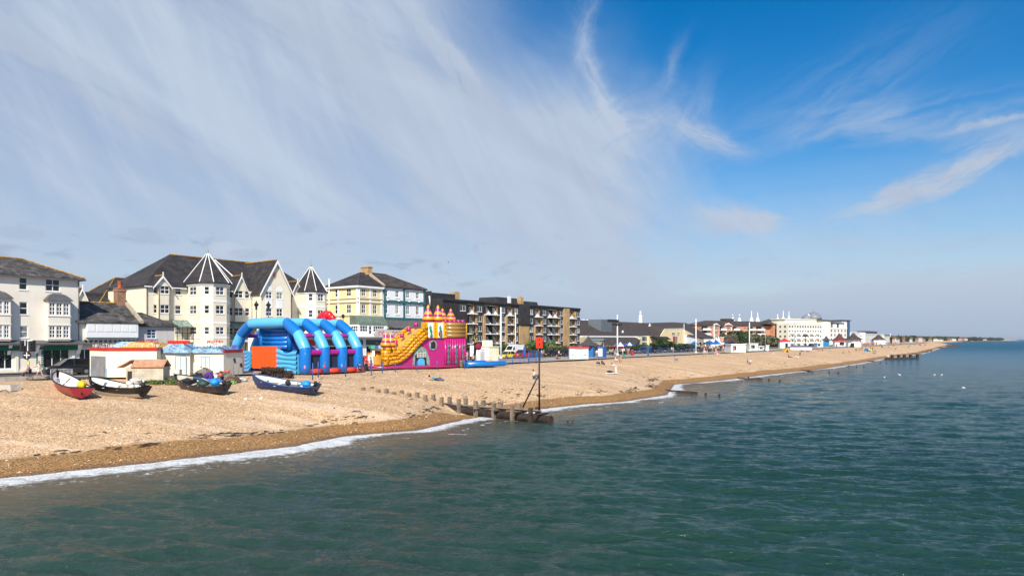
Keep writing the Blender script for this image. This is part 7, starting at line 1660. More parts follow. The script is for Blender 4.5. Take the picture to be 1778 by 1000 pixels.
def car_px(kind, name, label, cat, px, py, paint, back=True, turn=0, z=4.12, group='vehicles parked along the seafront road'):
    X, Y = G(px, py, z); return make_car(kind, name, label, cat, X, Y, z, TH + (PI if back else 0) + turn, paint, group)
ct = car_px('suv', 'parked_car', 'black estate car beside the railing in front of the green shop awnings', 'car', 118, 650.2, 'black')
m2 = MB(); m2.box(.05, -1.08, 1.02, .22, -.93, 1.16); m2.build('wing_mirror', M_STEEL, ct)
vn = car_px('van', 'parked_van', 'large white high roofed van beside the flagpole', 'van', 893, 617.5, 'white')
m2 = MB(); m2.box(-.6, -.7, 2.56, 1.2, .7, 2.68); m2.build('roof_box', M_WHITE, vn)
car_px('hatch', 'parked_car', 'yellow hatchback in front of the white van', 'car', 880, 622.2, 'yellow'); car_px('suv', 'parked_car', 'red people carrier behind the blue railings', 'car', 905.5, 621.6, 'red')
car_px('hatch', 'parked_car', 'dark grey car between the red people carrier and the beacon pole', 'car', 926, 620.0, 'slate'); car_px('hatch', 'parked_car', 'black hatchback just right of the red topmark pole', 'car', 957, 619.3, 'black', False); car_px('hatch', 'parked_car', 'black hatchback with yellow number plate beside the striped hut', 'car', 982, 618.8, 'black', False)
car_px('suv', 'parked_car', 'dark blue car standing behind the bathers at the castle slide', 'car', 817, 624.5, 'navy')
car_px('hatch', 'parked_car', 'dark car between the parasol and the red litter bin', 'car', 1085, 614.3, 'navy'); car_px('minivan', 'parked_van', 'blue camper van with raised roof among the dark cars', 'van', 1121, 613.2, 'blue')
car_px('hatch', 'parked_car', 'black car next to the red litter bin, nearest to it', 'car', 1105, 613.8, 'slate'); car_px('suv', 'parked_car', 'black car immediately beyond the blue camper van', 'car', 1139, 612.9, 'black'); car_px('hatch', 'parked_car', 'bluish car second beyond the blue camper van', 'car', 1156, 612.2, 'slate')
car_px('saloon', 'parked_car', 'black saloon beside the thin blue pole in the far car row', 'car', 1173, 611.8, 'black'); car_px('hatch', 'parked_car', 'navy hatchback before the white side wall of the hall', 'car', 1184, 611.2, 'navy'); car_px('suv', 'parked_car', 'last tall black car before the white lamp post', 'car', 1194, 610.8, 'black')
car_px('hatch', 'parked_car', 'grey blue car partly behind the white lamp post', 'car', 1213, 609.8, 'blue'); car_px('hatch', 'parked_car', 'dark car behind the crowd by the small palms', 'car', 1226, 609.2, 'navy'); car_px('hatch', 'parked_car', 'blue car behind the white parasol', 'car', 1249, 608.2, 'blue')
car_px('hatch', 'parked_car', 'white car beside the open white stall', 'car', 1322, 607.2, 'white', group=None); car_px('suv', 'parked_car', 'dark car parked before the blue roofed kiosks', 'car', 1408, 602.4, 'black', group=None)

# ================================================================== lamp posts and street furniture
def lamp(px, pbase, ptop, label, name='lamp_post', r=.16, heads=True, bq=None, group='tall white posts along the promenade', m_=None, z=4.1):
    d = (CH - z) * F / (pbase - HY); X, Y = at_d(px, d); h = zat(ptop, d) - z; t = thing(name, label, 'lamp post' if heads else 'pole', (X, Y, z), TH, group)
    m2 = MB(); m2.tube([(0, 0, 0), (0, 0, h * .5), (0, 0, h)], [r, r * .85, r * .6], 8); m2.build('post', m_ or M_WHITE, t)
    m2 = MB(); m2.lathe([(r * 1.8, 0), (r * 1.8, .3), (r, .5)], (0, 0, 0), 8); m2.build('base', m_ or M_WHITE, t)
    if heads: m2 = MB(); m2.box(-.9, -.06, h * .84, .9, .06, h * .84 + .12); m2.box(-1.2, -.13, h * .84 - .05, -.7, .13, h * .84 + .14); m2.build('lamp_head', mat('lamp_head_grey', (.5, .5, .48), .5), t)
    return t
lamp(869.6, 623, 533.5, 'tallest white post standing beside the white van', r=.2); lamp(895, 613, 543, 'white post rising behind the white van roof', r=.17)
lt = lamp(1072, 616.8, 546.5, 'white lamp post carrying black floodlights in front of the hall', heads=False, r=.2, name='floodlight_mast')
m2 = MB(); hz = zat(q(8, 0, 235)[1], (CH - 4.1) * F / 27.8) - 4.1; m2.box(-4.6, -.3, hz - .3, .2, .3, hz + .35); m2.build('floodlight', M_BLK, lt); m2 = MB(); m2.box(-2.4, -.2, hz - 1.0, 2.2, .2, hz - .65); m2.build('floodlight', M_BLK, lt)
lamp(1187.7, 604.5, 562, 'slimmer white post against the beige hall gable', r=.16); lamp(1208.4, 613, 553.5, 'white post in front of the white side wall of the hall', r=.19); lamp(1270, 604, 568, 'white post above the blue pavilion roof', r=.2); lamp(1301.3, 609.5, 559.7, 'white post between the white kiosk and the open stall', r=.2); lamp(1328.8, 608.5, 569.6, 'grey white slim post beside the white sign board', r=.12, m_=M_STEEL)
lamp(1380, 603, 558, 'very slim post in front of the domed white block', r=.16, m_=M_STEEL); lamp(1545.8, 594.6, 579, 'last white post out beyond the pavilions', r=.5, heads=False)
lamp(1526, 597, 584.5, 'slim pole above the far blue pavilion', r=.22, heads=False, m_=M_STEEL)
lamp(1048, 616, 594, 'thin grey pole by the hall hedge', r=.06, heads=False, m_=M_STEEL, name='sign_pole'); lamp(1125.5, 617.5, 605, 'short dark blue post at the beach edge', r=.12, heads=False, m_=M_BLUE, name='bollard_post')
def globe_lamp(px, pb, pt, label, z=4.1):
    d = (CH - z) * F / (pb - HY); X, Y = at_d(px, d); h = zat(pt, d) - z; t = thing('globe_lamp', label, 'lamp post', (X, Y, z)); m2 = MB(); m2.tube([(0, 0, 0), (0, 0, h - 1.5)], [.22, .12], 8); m2.build('post', M_BLK, t)
    m2 = MB(); m2.lathe([(.2, 0), (1.0, .5), (1.3, 1.1), (1.0, 1.6), (.1, 1.75)], (0, 0, h - 1.8), 10, sm=False); m2.build('lantern', mat('lantern_dark', (.10, .10, .10), .4), t); return t
globe_lamp(1398.5, 601.8, 579.5, 'black lamp post with big round lantern before the domed block')
for i, (x_, y_) in enumerate(((975, 545), (1080, 548), )):      # hotel lanterns on brackets from tall posts on the pavement
    px, py = q(3, x_, y_); d = 101; X, Y = at_d(px, d); h = zat(py, d) - 4.2; t = thing('street_lantern', ['black lantern on a tall slim post before the hotel wing corner', 'larger black lantern on a tall slim post before the hotel gable windows'][i], 'lantern', (X, Y, 4.2)); m2 = MB(); m2.tube([(0, 0, 0), (0, 0, h - .7)], [.09, .05], 6); m2.build('post', M_IRON, t)
    m2 = MB(); m2.lathe([(.05, -.75), (.3, -.65), (.12, -.6), (.22, -.2), (.42, .0), (.15, .3), (.04, .6)], (0, 0, h), 8, sm=False); m2.build('lantern', M_BLK, t)
px, py = q(4, 1143, 160); d = 104; X, Y = at_d(px, d); h = zat(py, d) - 4.2; t = thing('street_lantern', 'small black lantern on a post before the yellow house', 'lantern', (X, Y, 4.2)); m2 = MB(); m2.tube([(0, 0, 0), (0, 0, h - .3)], [.09, .05], 6); m2.build('post', M_IRON, t); m2 = MB(); m2.lathe([(.25, -.3), (.15, -.2), (.3, .0), (.12, .3)], (0, 0, h), 8, sm=False); m2.build('lantern', M_BLK, t)
# traffic signals by the crossing
X, Y = at_d(q(1, 161, 0)[0], 69); t = thing('traffic_signal', 'traffic signal post with black lamp heads and a round dark sign at the crossing', 'traffic light', (X, Y, 4.1)); s69 = 69 / F / 3.332
def tz(y): return zat(420 + y / 3.332, 69) - 4.1
m2 = MB(); m2.tube([(0, 0, 0), (0, 0, tz(562))], .06, 8); m2.build('post', M_STEEL, t)
for x_, y0, y1 in ((130, 575, 632), (183, 572, 632)):
    m2 = MB(); xx = (x_ - 161) * s69; m2.box(xx - .22, -.05, tz(y1), xx + .22, .25, tz(y0)); m2.box(xx - .34, .1, tz(y1) - .03, xx + .34, .13, tz(y0) + .06); hd = m2.build('signal_head', M_BLK, t)
    m2 = MB()
    for k in range(3): m2.tube([(xx, -.2, tz(y0) - .22 - k * .33), (xx, -.02, tz(y0) - .22 - k * .33)], .13, 10)
    m2.build('lens_hood', M_BLK, hd)
m2 = MB(); m2.tube([(-.02, -.12, tz(655)), (-.02, -.08, tz(655))], .44, 22); sg = m2.build('round_sign', P_('sign_dark', (.02, .02, .025)), t)
m2 = MB(); m2.box(-.06, -.135, tz(655) - .3, .02, -.122, tz(655) + .3); m2.box(-.32, -.14, tz(655) - .04, .28, -.136, tz(655) + .04); m2.build('sign_cross', M_WHITE, sg)
m2 = MB(); m2.box(.02, -.1, tz(708), .2, .0, tz(690)); m2.build('push_button', P_('signal_yellow', (.75, .6, .03)), t)
m2 = MB(); m2.box(-.28, -.06, tz(600), -.22, .0, tz(565)); m2.box(-.02, -.05, tz(575), .5, -.02, tz(565)); m2.build('bracket', M_WHITE, t)
# pedestrian railing
X, Y = at_d(88, 66.5); t = thing('pedestrian_railing', 'grey metal pedestrian railing standing in front of the black estate car', 'railing', (X, Y, 4.1), R(4)); w_ = 36.5 * 66.5 / F; m2 = MB()
m2.tube([(0, 0, 1.0), (w_, 0, 1.0)], .03, 6); m2.tube([(0, 0, .12), (w_, 0, .12)], .025, 6)
for k in range(18): m2.tube([(w_ * k / 17, 0, .0 if k % 8 == 0 else .12), (w_ * k / 17, 0, 1.0)], .022 if k % 8 else .035, 5)
m2.build('bars', M_STEEL, t)
# blue posts and rails round the inflatables
def fence_run(label, pts, h, z=4.05, name='blue_fence', mesh=False, group=None):
    Q = [G(px, py, z) for px, py in pts]; X0, Y0 = Q[0]; t = thing(name, label, 'fence', (X0, Y0, z), 0, group)
    for i, (x_, y_) in enumerate(Q):
        m2 = MB(); m2.tube([(0, 0, -.2), (0, 0, h)], .06, 6); m2.build('post', M_BLUE, t, (x_ - X0, y_ - Y0, 0))
    m2 = MB()
    for (x0, y0), (x1, y1) in zip(Q[:-1], Q[1:]):
        for z_ in ((h - .08, h * .55, .15) if mesh else (h * .55,)): m2.tube([(x0 - X0, y0 - Y0, z_), (x1 - X0, y1 - Y0, z_)], .022, 4, sm=False)
        if mesh:
            n_ = int(math.hypot(x1 - x0, y1 - y0) / .22)
            for k in range(n_): f_ = k / n_; m2.tube([(x0 - X0 + (x1 - x0) * f_, y0 - Y0 + (y1 - y0) * f_, .15), (x0 - X0 + (x1 - x0) * f_, y0 - Y0 + (y1 - y0) * f_, h - .08)], .012, 3, sm=False)
    m2.build('rail', P_('blue_rail_dark', (.03, .08, .22)), t); return t
fence_run('thin blue posts with rope along the shingle before the arched inflatable', [(543, 656), (552.5, 652), (600, 651), (644.5, 649)], 1.55)
fence_run('thin blue posts along the foot of the castle slide', [(664, 645), (686.5, 643), (724, 641.5), (759, 639), (806, 637.5)], 1.1, name='blue_fence')
fence_run('blue mesh fence with white strips between the cream shed and the cars', [(866, 632), (878, 631.5), (890, 631), (903, 630.6), (917, 630.4), (931, 629.5)], 1.15, mesh=True)
fence_run('taller blue fence panel in front of the dark grey car', [(918, 628.5), (931, 627.5), (938, 627)], 1.9, mesh=True)
X, Y = G(910, 628, 4.05); t = thing('folded_parasol', 'folded blue parasol standing in the blue mesh fence', 'parasol', (X, Y, 4.05)); m2 = MB(); m2.lathe([(.04, 0), (.04, .8), (.26, 1.0), (.22, 1.9), (.10, 2.5), (.02, 2.8)], (0, 0, 0), 8, sm=False); m2.build('canopy', M_BLUE, t)
# cream shed, signs, striped hut, blue hut, kiosks
X, Y = at_d(827.5, 116); t = thing('cream_shed', 'cream flat roofed shed with white sunlit face, raised box on top and a white door', 'shed', (X, Y, 4.0), R(2)); s_ = 116 / F
w1, w2 = 21.5 * s_, 17.5 * s_; h = zat(602.5, 116) - 4.0
m2 = MB(); m2.prism([(0, .5), (w1, -.6), (w1 + w2, .9), (w1 + w2, 4), (0, 4)], 0, h); m2.build('wall', [mat('shed_cream', (.74, .68, .50), .8, .1, stain=.2)], t)
m2 = MB(); m2.poly([(-.01, .48, .02), (w1 - .02, -.61, .02), (w1 - .02, -.61, h - .02), (-.01, .48, h - .02)]); m2.build('sunlit_white_face', M_WHITER, t)  # sunlight put into colour: lit face white, shaded face beige cream
m2 = MB(); m2.prism([(-.1, .4), (w1, -.75), (w1 + w2 + .1, .8), (w1 + w2 + .1, 4.1), (-.1, 4.1)], h, h + .1); m2.prism([(w1 * .45, 1), (w1 + w2 * .35, 1), (w1 + w2 * .35, 3.2), (w1 * .45, 3.2)], h + .1, h + 1.15); m2.build('roof_box', MC['shed_cream'], t)
m2 = MB(); m2.M = Matrix.Translation((w1 * .3, .5 - 1.1 * .3 - .03, 0)) @ Matrix.Rotation(math.atan2(-1.1, w1), 4, 'Z'); m2.box(0, -.03, .05, .85, 0, 2.0); m2.box(.1, -.05, 2.15, .75, -.02, 2.35); m2.build('door', mat('door_grey', (.40, .40, .41), .6), t)
X, Y = at_d(825.5, 112); t = thing('folded_flag', 'dark red folded parasol leaning beside a white banner by the cream shed', 'parasol', (X, Y, 4.1)); m2 = MB(); m2.tube([(0, 0, 0), (.3, 0, 3.0)], .05, 6); m2.build('pole', M_WHITE, t); m2 = MB(); lump(m2, (.5, 0, 2.7), (.55, .4, .55), seed=5); m2.build('canopy', P_('maroon_cloth', (.25, .01, .04), .8), t); m2 = MB(); m2.box(-.9, -.05, 1.1, -.3, .0, 2.9); m2.build('banner', M_WHITE, t)
X, Y = at_d(989, 134.5); t = thing('striped_hut', 'small white weatherboarded hut with blue stripes and red roof edge on the shingle', 'hut', (X, Y, 4.0)); s_ = 134 / F; h = zat(604.5, 134) - 4.0
pl = [(0, .4), (17.3 * s_, -.7), (33.5 * s_, .6), (33.5 * s_, 3), (0, 3)]
m2 = MB(); m2.prism(pl, 0, h); m2.build('wall', M_WHITE, t)
m2 = MB(); c = (17 * s_, 1.2)
for k in range(6): m2.prism([(c[0] + (p[0] - c[0]) * 1.012, c[1] + (p[1] - c[1]) * 1.012) for p in pl], .18 + k * .33, .26 + k * .33)
m2.build('stripe', P_('pale_blue_stripe', (.25, .45, .58)), t)
m2 = MB(); m2.prism([(c[0] + (p[0] - c[0]) * 1.07, c[1] + (p[1] - c[1]) * 1.15) for p in pl], h, h + .28); m2.build('roof', P_('hut_red', (.55, .06, .07)), t)
for x_ in (8, 25): m2 = MB(); yy = .4 - 1.1 * x_ / 17.3 if x_ < 17 else -.7 + 1.3 * (x_ - 17.3) / 16.2; m2.box(x_ * s_ - .4, yy - .09, 1.1, x_ * s_ + .4, yy - .05, 1.75); m2.build('shutter', M_WHITER, t)
def octa(name, label, px, d, w, h, rh, wallm, roofm, z=4.1, ov=1.25, n_=8, band=None, cat='kiosk', open_=None, rz=.39):
    X, Y = at_d(px, d); t = thing(name, label, cat, (X, Y, z)); pl = [(w / 2 * math.cos(2 * PI * k / n_ + rz), w / 2 * math.sin(2 * PI * k / n_ + rz)) for k in range(n_)]
    m2 = MB(); m2.prism(pl, 0, h); m2.build('wall', wallm, t)
    m2 = MB(); m2.lathe([(w / 2 * ov, h - .05), (w / 2 * ov, h + .05), (w * .28, h + rh * .45), (w * .05, h + rh), (.01, h + rh + .3)], (0, 0, 0), n_, sm=False); m2.build('roof', roofm, t)
    if band is not None: m2 = MB(); m2.prism([(p[0] * ov * 1.01, p[1] * ov * 1.01) for p in pl], h - .45, h - .06); m2.build('fascia', band, t)
    if open_ is not None: m2 = MB(); m2.box(open_[0] * w, -w / 2 - .02, open_[2], open_[1] * w, -w / 2 + .5, open_[3]); m2.build('hatch', GL[0], t)
    return t
octa('blue_kiosk', 'bright blue kiosk with dark pointed roof behind the striped hut', 1021.5, 150, 3.6, 2.5, 1.9, P_('kiosk_blue', (.02, .15, .40)), mat('slate_ridge', (.07, .06, .06)), ov=1.5, n_=4, rz=.5)
X, Y = at_d(1046, 146); t = thing('blue_hut', 'small royal blue hut with a white notice board on its front', 'hut', (X, Y, 4.1)); s_ = 146 / F; m2 = MB(); pl = [(-8 * s_, .3), (2.5 * s_, -.4), (7.5 * s_, .5), (7.5 * s_, 2.4), (-8 * s_, 2.4)]; m2.prism(pl, 0, 2.1); m2.prism([(p[0] * 1.08, p[1] * 1.08) for p in pl], 2.1, 2.25, top=[(p[0] * .8, p[1] * .8 + .2) for p in pl]); m2.build('wall', M_BLUE, t)
m2 = MB(); m2.M = Matrix.Translation((-6.9 * s_, .2, 0)) @ Matrix.Rotation(math.atan2(-.7, 10.5 * s_), 4, 'Z'); m2.box(0, -.06, .25, 7.6 * s_, .0, 1.95); nb = m2.build('notice_board', M_WHITE, t)
octa('domed_kiosk', 'white round kiosk with red domed roof and dark doorway beside the tamarisks', 1362, 300, 5.0, 2.9, 1.4, M_WHITER, P_('dome_red', (.60, .03, .04), .5), ov=1.06, n_=12, open_=(-.12, .1, .1, 2.2))
octa('red_roofed_pavilion', 'pavilion with maroon pyramid roof and orange red fascia', 1457.5, 372, 6.6, 3.4, 3.6, M_WHITER, mat('maroon_tile', (.12, .035, .035), .8, .2), ov=1.18, n_=8, band=P_('orange_fascia', (.70, .10, .03)), open_=(-.2, .15, .8, 2.4))
octa('brown_roofed_pavilion', 'largest white round pavilion with brown conical roof and dark doorway', 1482, 352, 7.2, 3.7, 3.4, M_WHITER, M_TILEB, ov=1.35, n_=8, open_=(-.42, -.2, .0, 1.9))
octa('blue_edged_pavilion', 'distant pavilion with brown conical roof and light blue eaves', 1525.5, 520, 10, 3.6, 3.8, M_WHITER, M_TILEB, ov=1.0, n_=8, band=P_('eaves_blue', (.05, .25, .50)))
octa('blue_pavilion', 'dark blue kiosk with brown pointed roof beside the white kiosk', 1268, 214, 4.6, 3.0, 2.3, P_('navy_wall', (.02, .05, .17)), M_TILEB, ov=1.25, n_=4, rz=.6)
octa('turquoise_kiosk', 'tiny kiosk with turquoise front and grey pointed roof near the domed block', 1434.5, 390, 4.4, 3.2, 2.6, P_('turquoise_wall', (.02, .20, .42)), mat('slate_ridge', (.07, .06, .06)), ov=1.3, n_=4)
def simple_kiosk(name, label, px0, px1, pb, pt, m_, depth=3.0, openx=None, roof=None, cat='kiosk'):
    d = (CH - 4.1) * F / (pb - HY); X, Y = at_d(px0, d); w_ = (px1 - px0) * d / F; h = zat(pt, d) - 4.1; t = thing(name, label, cat, (X, Y, 4.1), .12)
    m2 = MB(); holes = [(w_ * openx[0], h * .3, w_ * openx[1], h * .82)] if openx else []
    wallpanel(m2, (0, 0), 0, w_, 0, h, holes, rev=.3); m2.box(0, .35, 0, .12, depth, h); m2.box(w_ - .12, .35, 0, w_, depth, h); m2.box(.12, depth - .1, 0, w_ - .12, depth, h); m2.build('wall', m_, t)
    m2 = MB(); m2.box(-.15, -.25, h, w_ + .15, depth + .1, h + .18); m2.build('roof', roof or M_WHITE, t); return t
simple_kiosk('white_kiosk', 'white flat roofed kiosk with serving hatch behind the green chairs', 1269.5, 1296, 612, 598, M_WHITER, 4, (.12, .36)); simple_kiosk('open_stall', 'open fronted white stall beside the white lamp post', 1303, 1317, 608.5, 596.8, M_WHITER, 4, (.08, .6)); simple_kiosk('notice_board', 'plain white upright board standing near the red domed kiosk', 1330, 1335.5, 609, 600, M_WHITE, .4, cat='board'); simple_kiosk('small_white_stall', 'low white stall with open hatch between the open stall and the board', 1317.5, 1326, 608.3, 601.2, M_WHITER, 2, (.15, .8))
simple_kiosk('long_white_wall', 'long low white wall with blue top edge beside the red domed kiosk', 1372, 1412, 607.5, 602.2, M_WHITE, 2, roof=P_('wall_top_blue', (.08, .12, .50)), cat='wall'); simple_kiosk('ice_cream_stall', 'pale blue and white stall before the domed block', 1419, 1430, 602.5, 596, P_('pale_blue_stall', (.50, .62, .72)), 3, (.1, .5), P_('pink_roof', (.70, .50, .56))); simple_kiosk('orange_sign', 'pale orange sign panel with a ring mark above the parasols', 1250.5, 1257, 606, 586, P_('peach_panel', (.78, .42, .24)), .4, cat='sign')
simple_kiosk('beach_cafe', 'low white cafe building between the hall and the blue pavilion', 1222, 1266, 603.5, 589.5, M_WHITER, 8, (.1, .6), cat='cafe')
X, Y = at_d(1253.7, (CH - 4.1) * F / 17 - .6); m2 = MB(); m2.tube([(.9 * math.cos(k * .45), 0, zat(592.5, 271) + .9 * math.sin(k * .45)) for k in range(15)], .17, 6); tag(m2.build('ring_mark', P_('float_red', (.60, .10, .07)), None, (X, Y - .4, 0)), 'red ring emblem on the pale orange panel', 'emblem')
X, Y = G(1098, 617, 4.1); t = thing('litter_bin', 'bright red litter bin standing at the beach edge before the dark cars', 'bin', (X, Y, 4.1)); m2 = MB(); m2.lathe([(.38, 0), (.42, .1), (.42, 1.1), (.34, 1.35), (.1, 1.45)], (0, 0, 0), 12); m2.build('body', M_RED, t); m2 = MB(); m2.box(-.2, -.44, .95, .2, -.36, 1.15); m2.build('opening', M_BLK, t)
def parasol(px, pb, h, r_, cols, label, z=4.1, folded=False, group='parasols and tents by the beach cafe'):
    X, Y = G(px, pb, z); t = thing('parasol', label, 'parasol', (X, Y, z), .3, group); m2 = MB(); m2.tube([(0, 0, 0), (0, 0, h)], .04, 6); m2.build('pole', M_WHITE, t)
    m2 = MB(); n_ = 8; ids = [m2.pt((r_ * math.cos(2 * PI * k / n_), r_ * math.sin(2 * PI * k / n_), h - r_ * .48)) for k in range(n_)]; ap = m2.pt((0, 0, h + .1))
    for k in range(n_): m2.face((ids[k], ids[(k + 1) % n_], ap), k % len(cols))
    m2.build('canopy', cols, t); return t
parasol(1077, 615, 3.1, 2.1, [M_BLUE, M_WHITE], 'large blue and white parasol beside the floodlight mast'); parasol(1093, 613.5, 3.0, 1.7, [M_BLUE, M_WHITE], 'smaller blue and white parasol nearer the red bin')
parasol(1206, 611, 3.2, 1.9, [M_BLUE], 'plain blue parasol in front of the white lamp post'); parasol(1232, 610, 3.5, 2.6, [M_BLUE], 'plain blue parasol beside the small palms'); parasol(1242, 609.5, 3.9, 3.4, [M_WHITE, M_WHITER, M_BLUE], 'biggest mostly white parasol above the crowd'); parasol(1254, 609.5, 3.4, 2.4, [M_BLUE, M_WHITE], 'blue and white parasol next to the peach coloured panel')
for i, (px, pt) in enumerate(((1237.5, 588), (1243.5, 584.8), (1247.8, 583.5))):
    d = 230; X, Y = at_d(px, d); h = zat(pt, d) - 4.1; t = thing('folded_awning_mast', ('shortest white folded parasol behind the crowd', 'middle tall white folded parasol behind the crowd', 'tallest white folded parasol next to the peach panel')[i], 'parasol', (X, Y, 4.1)); m2 = MB(); m2.lathe([(.08, 0), (.08, h * .35), (.75, h * .4), (.5, h * .7), (.05, h)], (0, 0, 0), 8, sm=False); m2.build('canopy', M_WHITE, t)
def tent(px, py, w_, h, cols, label):
    X, Y, z_ = on_beach(px, py); t = thing('beach_tent', label, 'tent', (X, Y, z_)); m2 = MB(); m2.extr([(-w_ / 2, 0), (w_ / 2, 0), (0, h)], -w_ / 2, w_ / 2); m2.build('fabric', cols, t); m2 = MB(); m2.extr([(-w_ * .2, 0), (w_ * .2, 0), (0, h * .7)], -w_ / 2 - .06, -w_ / 2 - .01); m2.build('opening', M_BLK, t)
tent(1504.5, 609.4, 2.0, 1.4, P_('tent_blue', (.02, .22, .50)), 'small blue beach tent beside the yellow one'); tent(1508.5, 609.8, 2.0, 1.3, P_('tent_yellow', (.70, .75, .08)), 'small yellow beach tent beside the blue one'); tent(1364.5, 611.3, 2.4, 1.5, P_('tent_ochre', (.60, .36, .04)), 'ochre windbreak tent on the shingle below the red domed kiosk')
# ================================================================== people
def skin_data(name, J, E, Rd, m_, sub=1):
    keys = list(J); me = bpy.data.meshes.new(name); me.from_pydata([J[k] for k in keys], [(keys.index(a), keys.index(b)) for a, b in E], []); me.update()
    o = bpy.data.objects.new(name, me); COL.objects.link(o); md = o.modifiers.new('s', 'SKIN'); md.use_smooth_shade = True
    if not me.skin_vertices: 
        bm = bmesh.new(); bm.from_mesh(me); bm.verts.layers.skin.verify(); bm.to_mesh(me); bm.free()
    sv = me.skin_vertices[0].data
    for i, k in enumerate(keys):
        r_ = Rd[k]; sv[i].radius = (r_, r_) if not isinstance(r_, tuple) else r_; sv[i].use_root = i == 0
    s2 = o.modifiers.new('u', 'SUBSURF'); s2.levels = sub; s2.render_levels = sub
    dg = bpy.context.evaluated_depsgraph_get(); ev = o.evaluated_get(dg); out = bpy.data.meshes.new_from_object(ev); out.materials.clear(); out.materials.append(m_)
    for p in out.polygons: p.use_smooth = True
    bpy.data.objects.remove(o); out.name = name; return out
def dr(a, side=0.0): return Vector((side, math.sin(a), -math.cos(a)))
def pose(torso=0, head=0, th=(0, 0), sh=(0, 0), ua=(.1, -.1), fa=(.25, .1), lie=False, fine=False, spread=.02, shorts=False):
    t = Vector((0, math.sin(torso), math.cos(torso))); J = {}; Rd = {}; E = []
    J['pel'] = Vector((0, 0, 0)); J['wai'] = t * .14; J['che'] = t * .36; J['nek'] = t * .50; hd = Vector((0, math.sin(torso + head), math.cos(torso + head)))
    J['chn'] = J['nek'] + hd * .09; J['hed'] = J['chn'] + hd * .09; J['top'] = J['hed'] + hd * .075
    fw = Vector((0, hd.z, -hd.y)); J['nos'] = J['chn'] + hd * .065 + fw * .105
    for k, r_ in (('pel', (.15, .115)), ('wai', (.135, .105)), ('che', (.155, .115)), ('nek', .055), ('chn', .068), ('hed', (.078, .088)), ('top', .052), ('nos', .014)): Rd[k] = r_
    E += [('pel', 'wai'), ('wai', 'che'), ('che', 'nek'), ('nek', 'chn'), ('chn', 'hed'), ('hed', 'top'), ('chn', 'nos')]
    for i, s_ in enumerate((-1, 1)):
        n = 'LR'[i]; J['sho' + n] = J['che'] + t * .08 + Vector((.175 * s_, 0, 0)); J['elb' + n] = J['sho' + n] + (dr(torso * 0 + ua[i], .12 * s_)).normalized() * .28; J['wri' + n] = J['elb' + n] + dr(fa[i], .03 * s_).normalized() * .25; J['pal' + n] = J['wri' + n] + dr(fa[i]).normalized() * .07
        Rd['sho' + n] = .062; Rd['elb' + n] = .042; Rd['wri' + n] = .028; Rd['pal' + n] = (.038, .020); E += [('che', 'sho' + n), ('sho' + n, 'elb' + n), ('elb' + n, 'wri' + n), ('wri' + n, 'pal' + n)]
        d_ = dr(fa[i]).normalized()
        if fine:
            for f in range(4): J['f%d' % f + n] = J['pal' + n] + d_ * (.055, .075, .08, .07)[f] + Vector((0, .026 * (f - 1.5), 0)) + Vector((0, .01, 0)); Rd['f%d' % f + n] = .0085; E.append(('pal' + n, 'f%d' % f + n))
            J['thu' + n] = J['wri' + n] + d_ * .06 + Vector((-.02 * s_, .055, 0)); Rd['thu' + n] = .01; E.append(('wri' + n, 'thu' + n))
        J['hip' + n] = Vector((.09 * s_, 0, -.05)); J['kne' + n] = J['hip' + n] + dr(th[i], spread * s_ * 2).normalized() * .43; J['ank' + n] = J['kne' + n] + dr(sh[i]).normalized() * .42
        toe = dr(sh[i] + 1.45) if abs(sh[i]) < 1.2 else dr(sh[i] + 1.2); J['toe' + n] = J['ank' + n] + toe * .15 + dr(sh[i]) * .04
        Rd['hip' + n] = .088; Rd['kne' + n] = .058; Rd['ank' + n] = .040; Rd['toe' + n] = .034; E += [('pel', 'hip' + n), ('hip' + n, 'kne' + n), ('kne' + n, 'ank' + n), ('ank' + n, 'toe' + n)]
    mz = min(J[k].z - (Rd[k] if not isinstance(Rd[k], tuple) else Rd[k][1]) * .9 for k in J)
    for k in J: J[k] = J[k] - Vector((0, 0, mz))
    body = skin_data('person', J, E, Rd, MC['skin'], 2 if fine else 1)
    def sub_(ks, es, grow, nm, extra=None, scale=None):
        JJ = {k: J[k].copy() for k in ks}; RR = {k: (tuple(v + grow for v in Rd[k]) if isinstance(Rd[k], tuple) else Rd[k] + grow) for k in ks}
        if extra: extra(JJ, RR)
        return skin_data(nm, JJ, es, RR, M_WHITE, 1)
    def short_arm(JJ, RR):
        for n in 'LR': JJ['elb' + n] = J['sho' + n].lerp(J['elb' + n], .62); RR['elb' + n] = .062
    shirt = sub_(['che', 'wai', 'pel', 'shoL', 'shoR', 'elbL', 'elbR'], [('che', 'wai'), ('wai', 'pel'), ('che', 'shoL'), ('che', 'shoR'), ('shoL', 'elbL'), ('shoR', 'elbR')], .016, 'shirt', short_arm)
    if shorts:
        def cut(JJ, RR):
            for n in 'LR': JJ['kne' + n] = J['hip' + n].lerp(J['kne' + n], .75); RR['kne' + n] = .085
        tr = sub_(['pel', 'hipL', 'hipR', 'kneL', 'kneR'], [('pel', 'hipL'), ('pel', 'hipR'), ('hipL', 'kneL'), ('hipR', 'kneR')], .016, 'shorts', cut)
    else: tr = sub_(['pel', 'hipL', 'hipR', 'kneL', 'kneR', 'ankL', 'ankR'], [('pel', 'hipL'), ('pel', 'hipR'), ('hipL', 'kneL'), ('hipR', 'kneR'), ('kneL', 'ankL'), ('kneR', 'ankR')], .016, 'trousers')
    h = MB(); c = J['hed'] - fw * .022 + hd * .028; h.ell(c, (.098, .108, .10), 10, 7); hair = h.data('hair', M_BLK)
    return dict(body=body, shirt=shirt, leg=tr, hair=hair, ln='shorts' if shorts else 'trousers', J=J)
mat('skin', (.52, .30, .20), .6, .06)
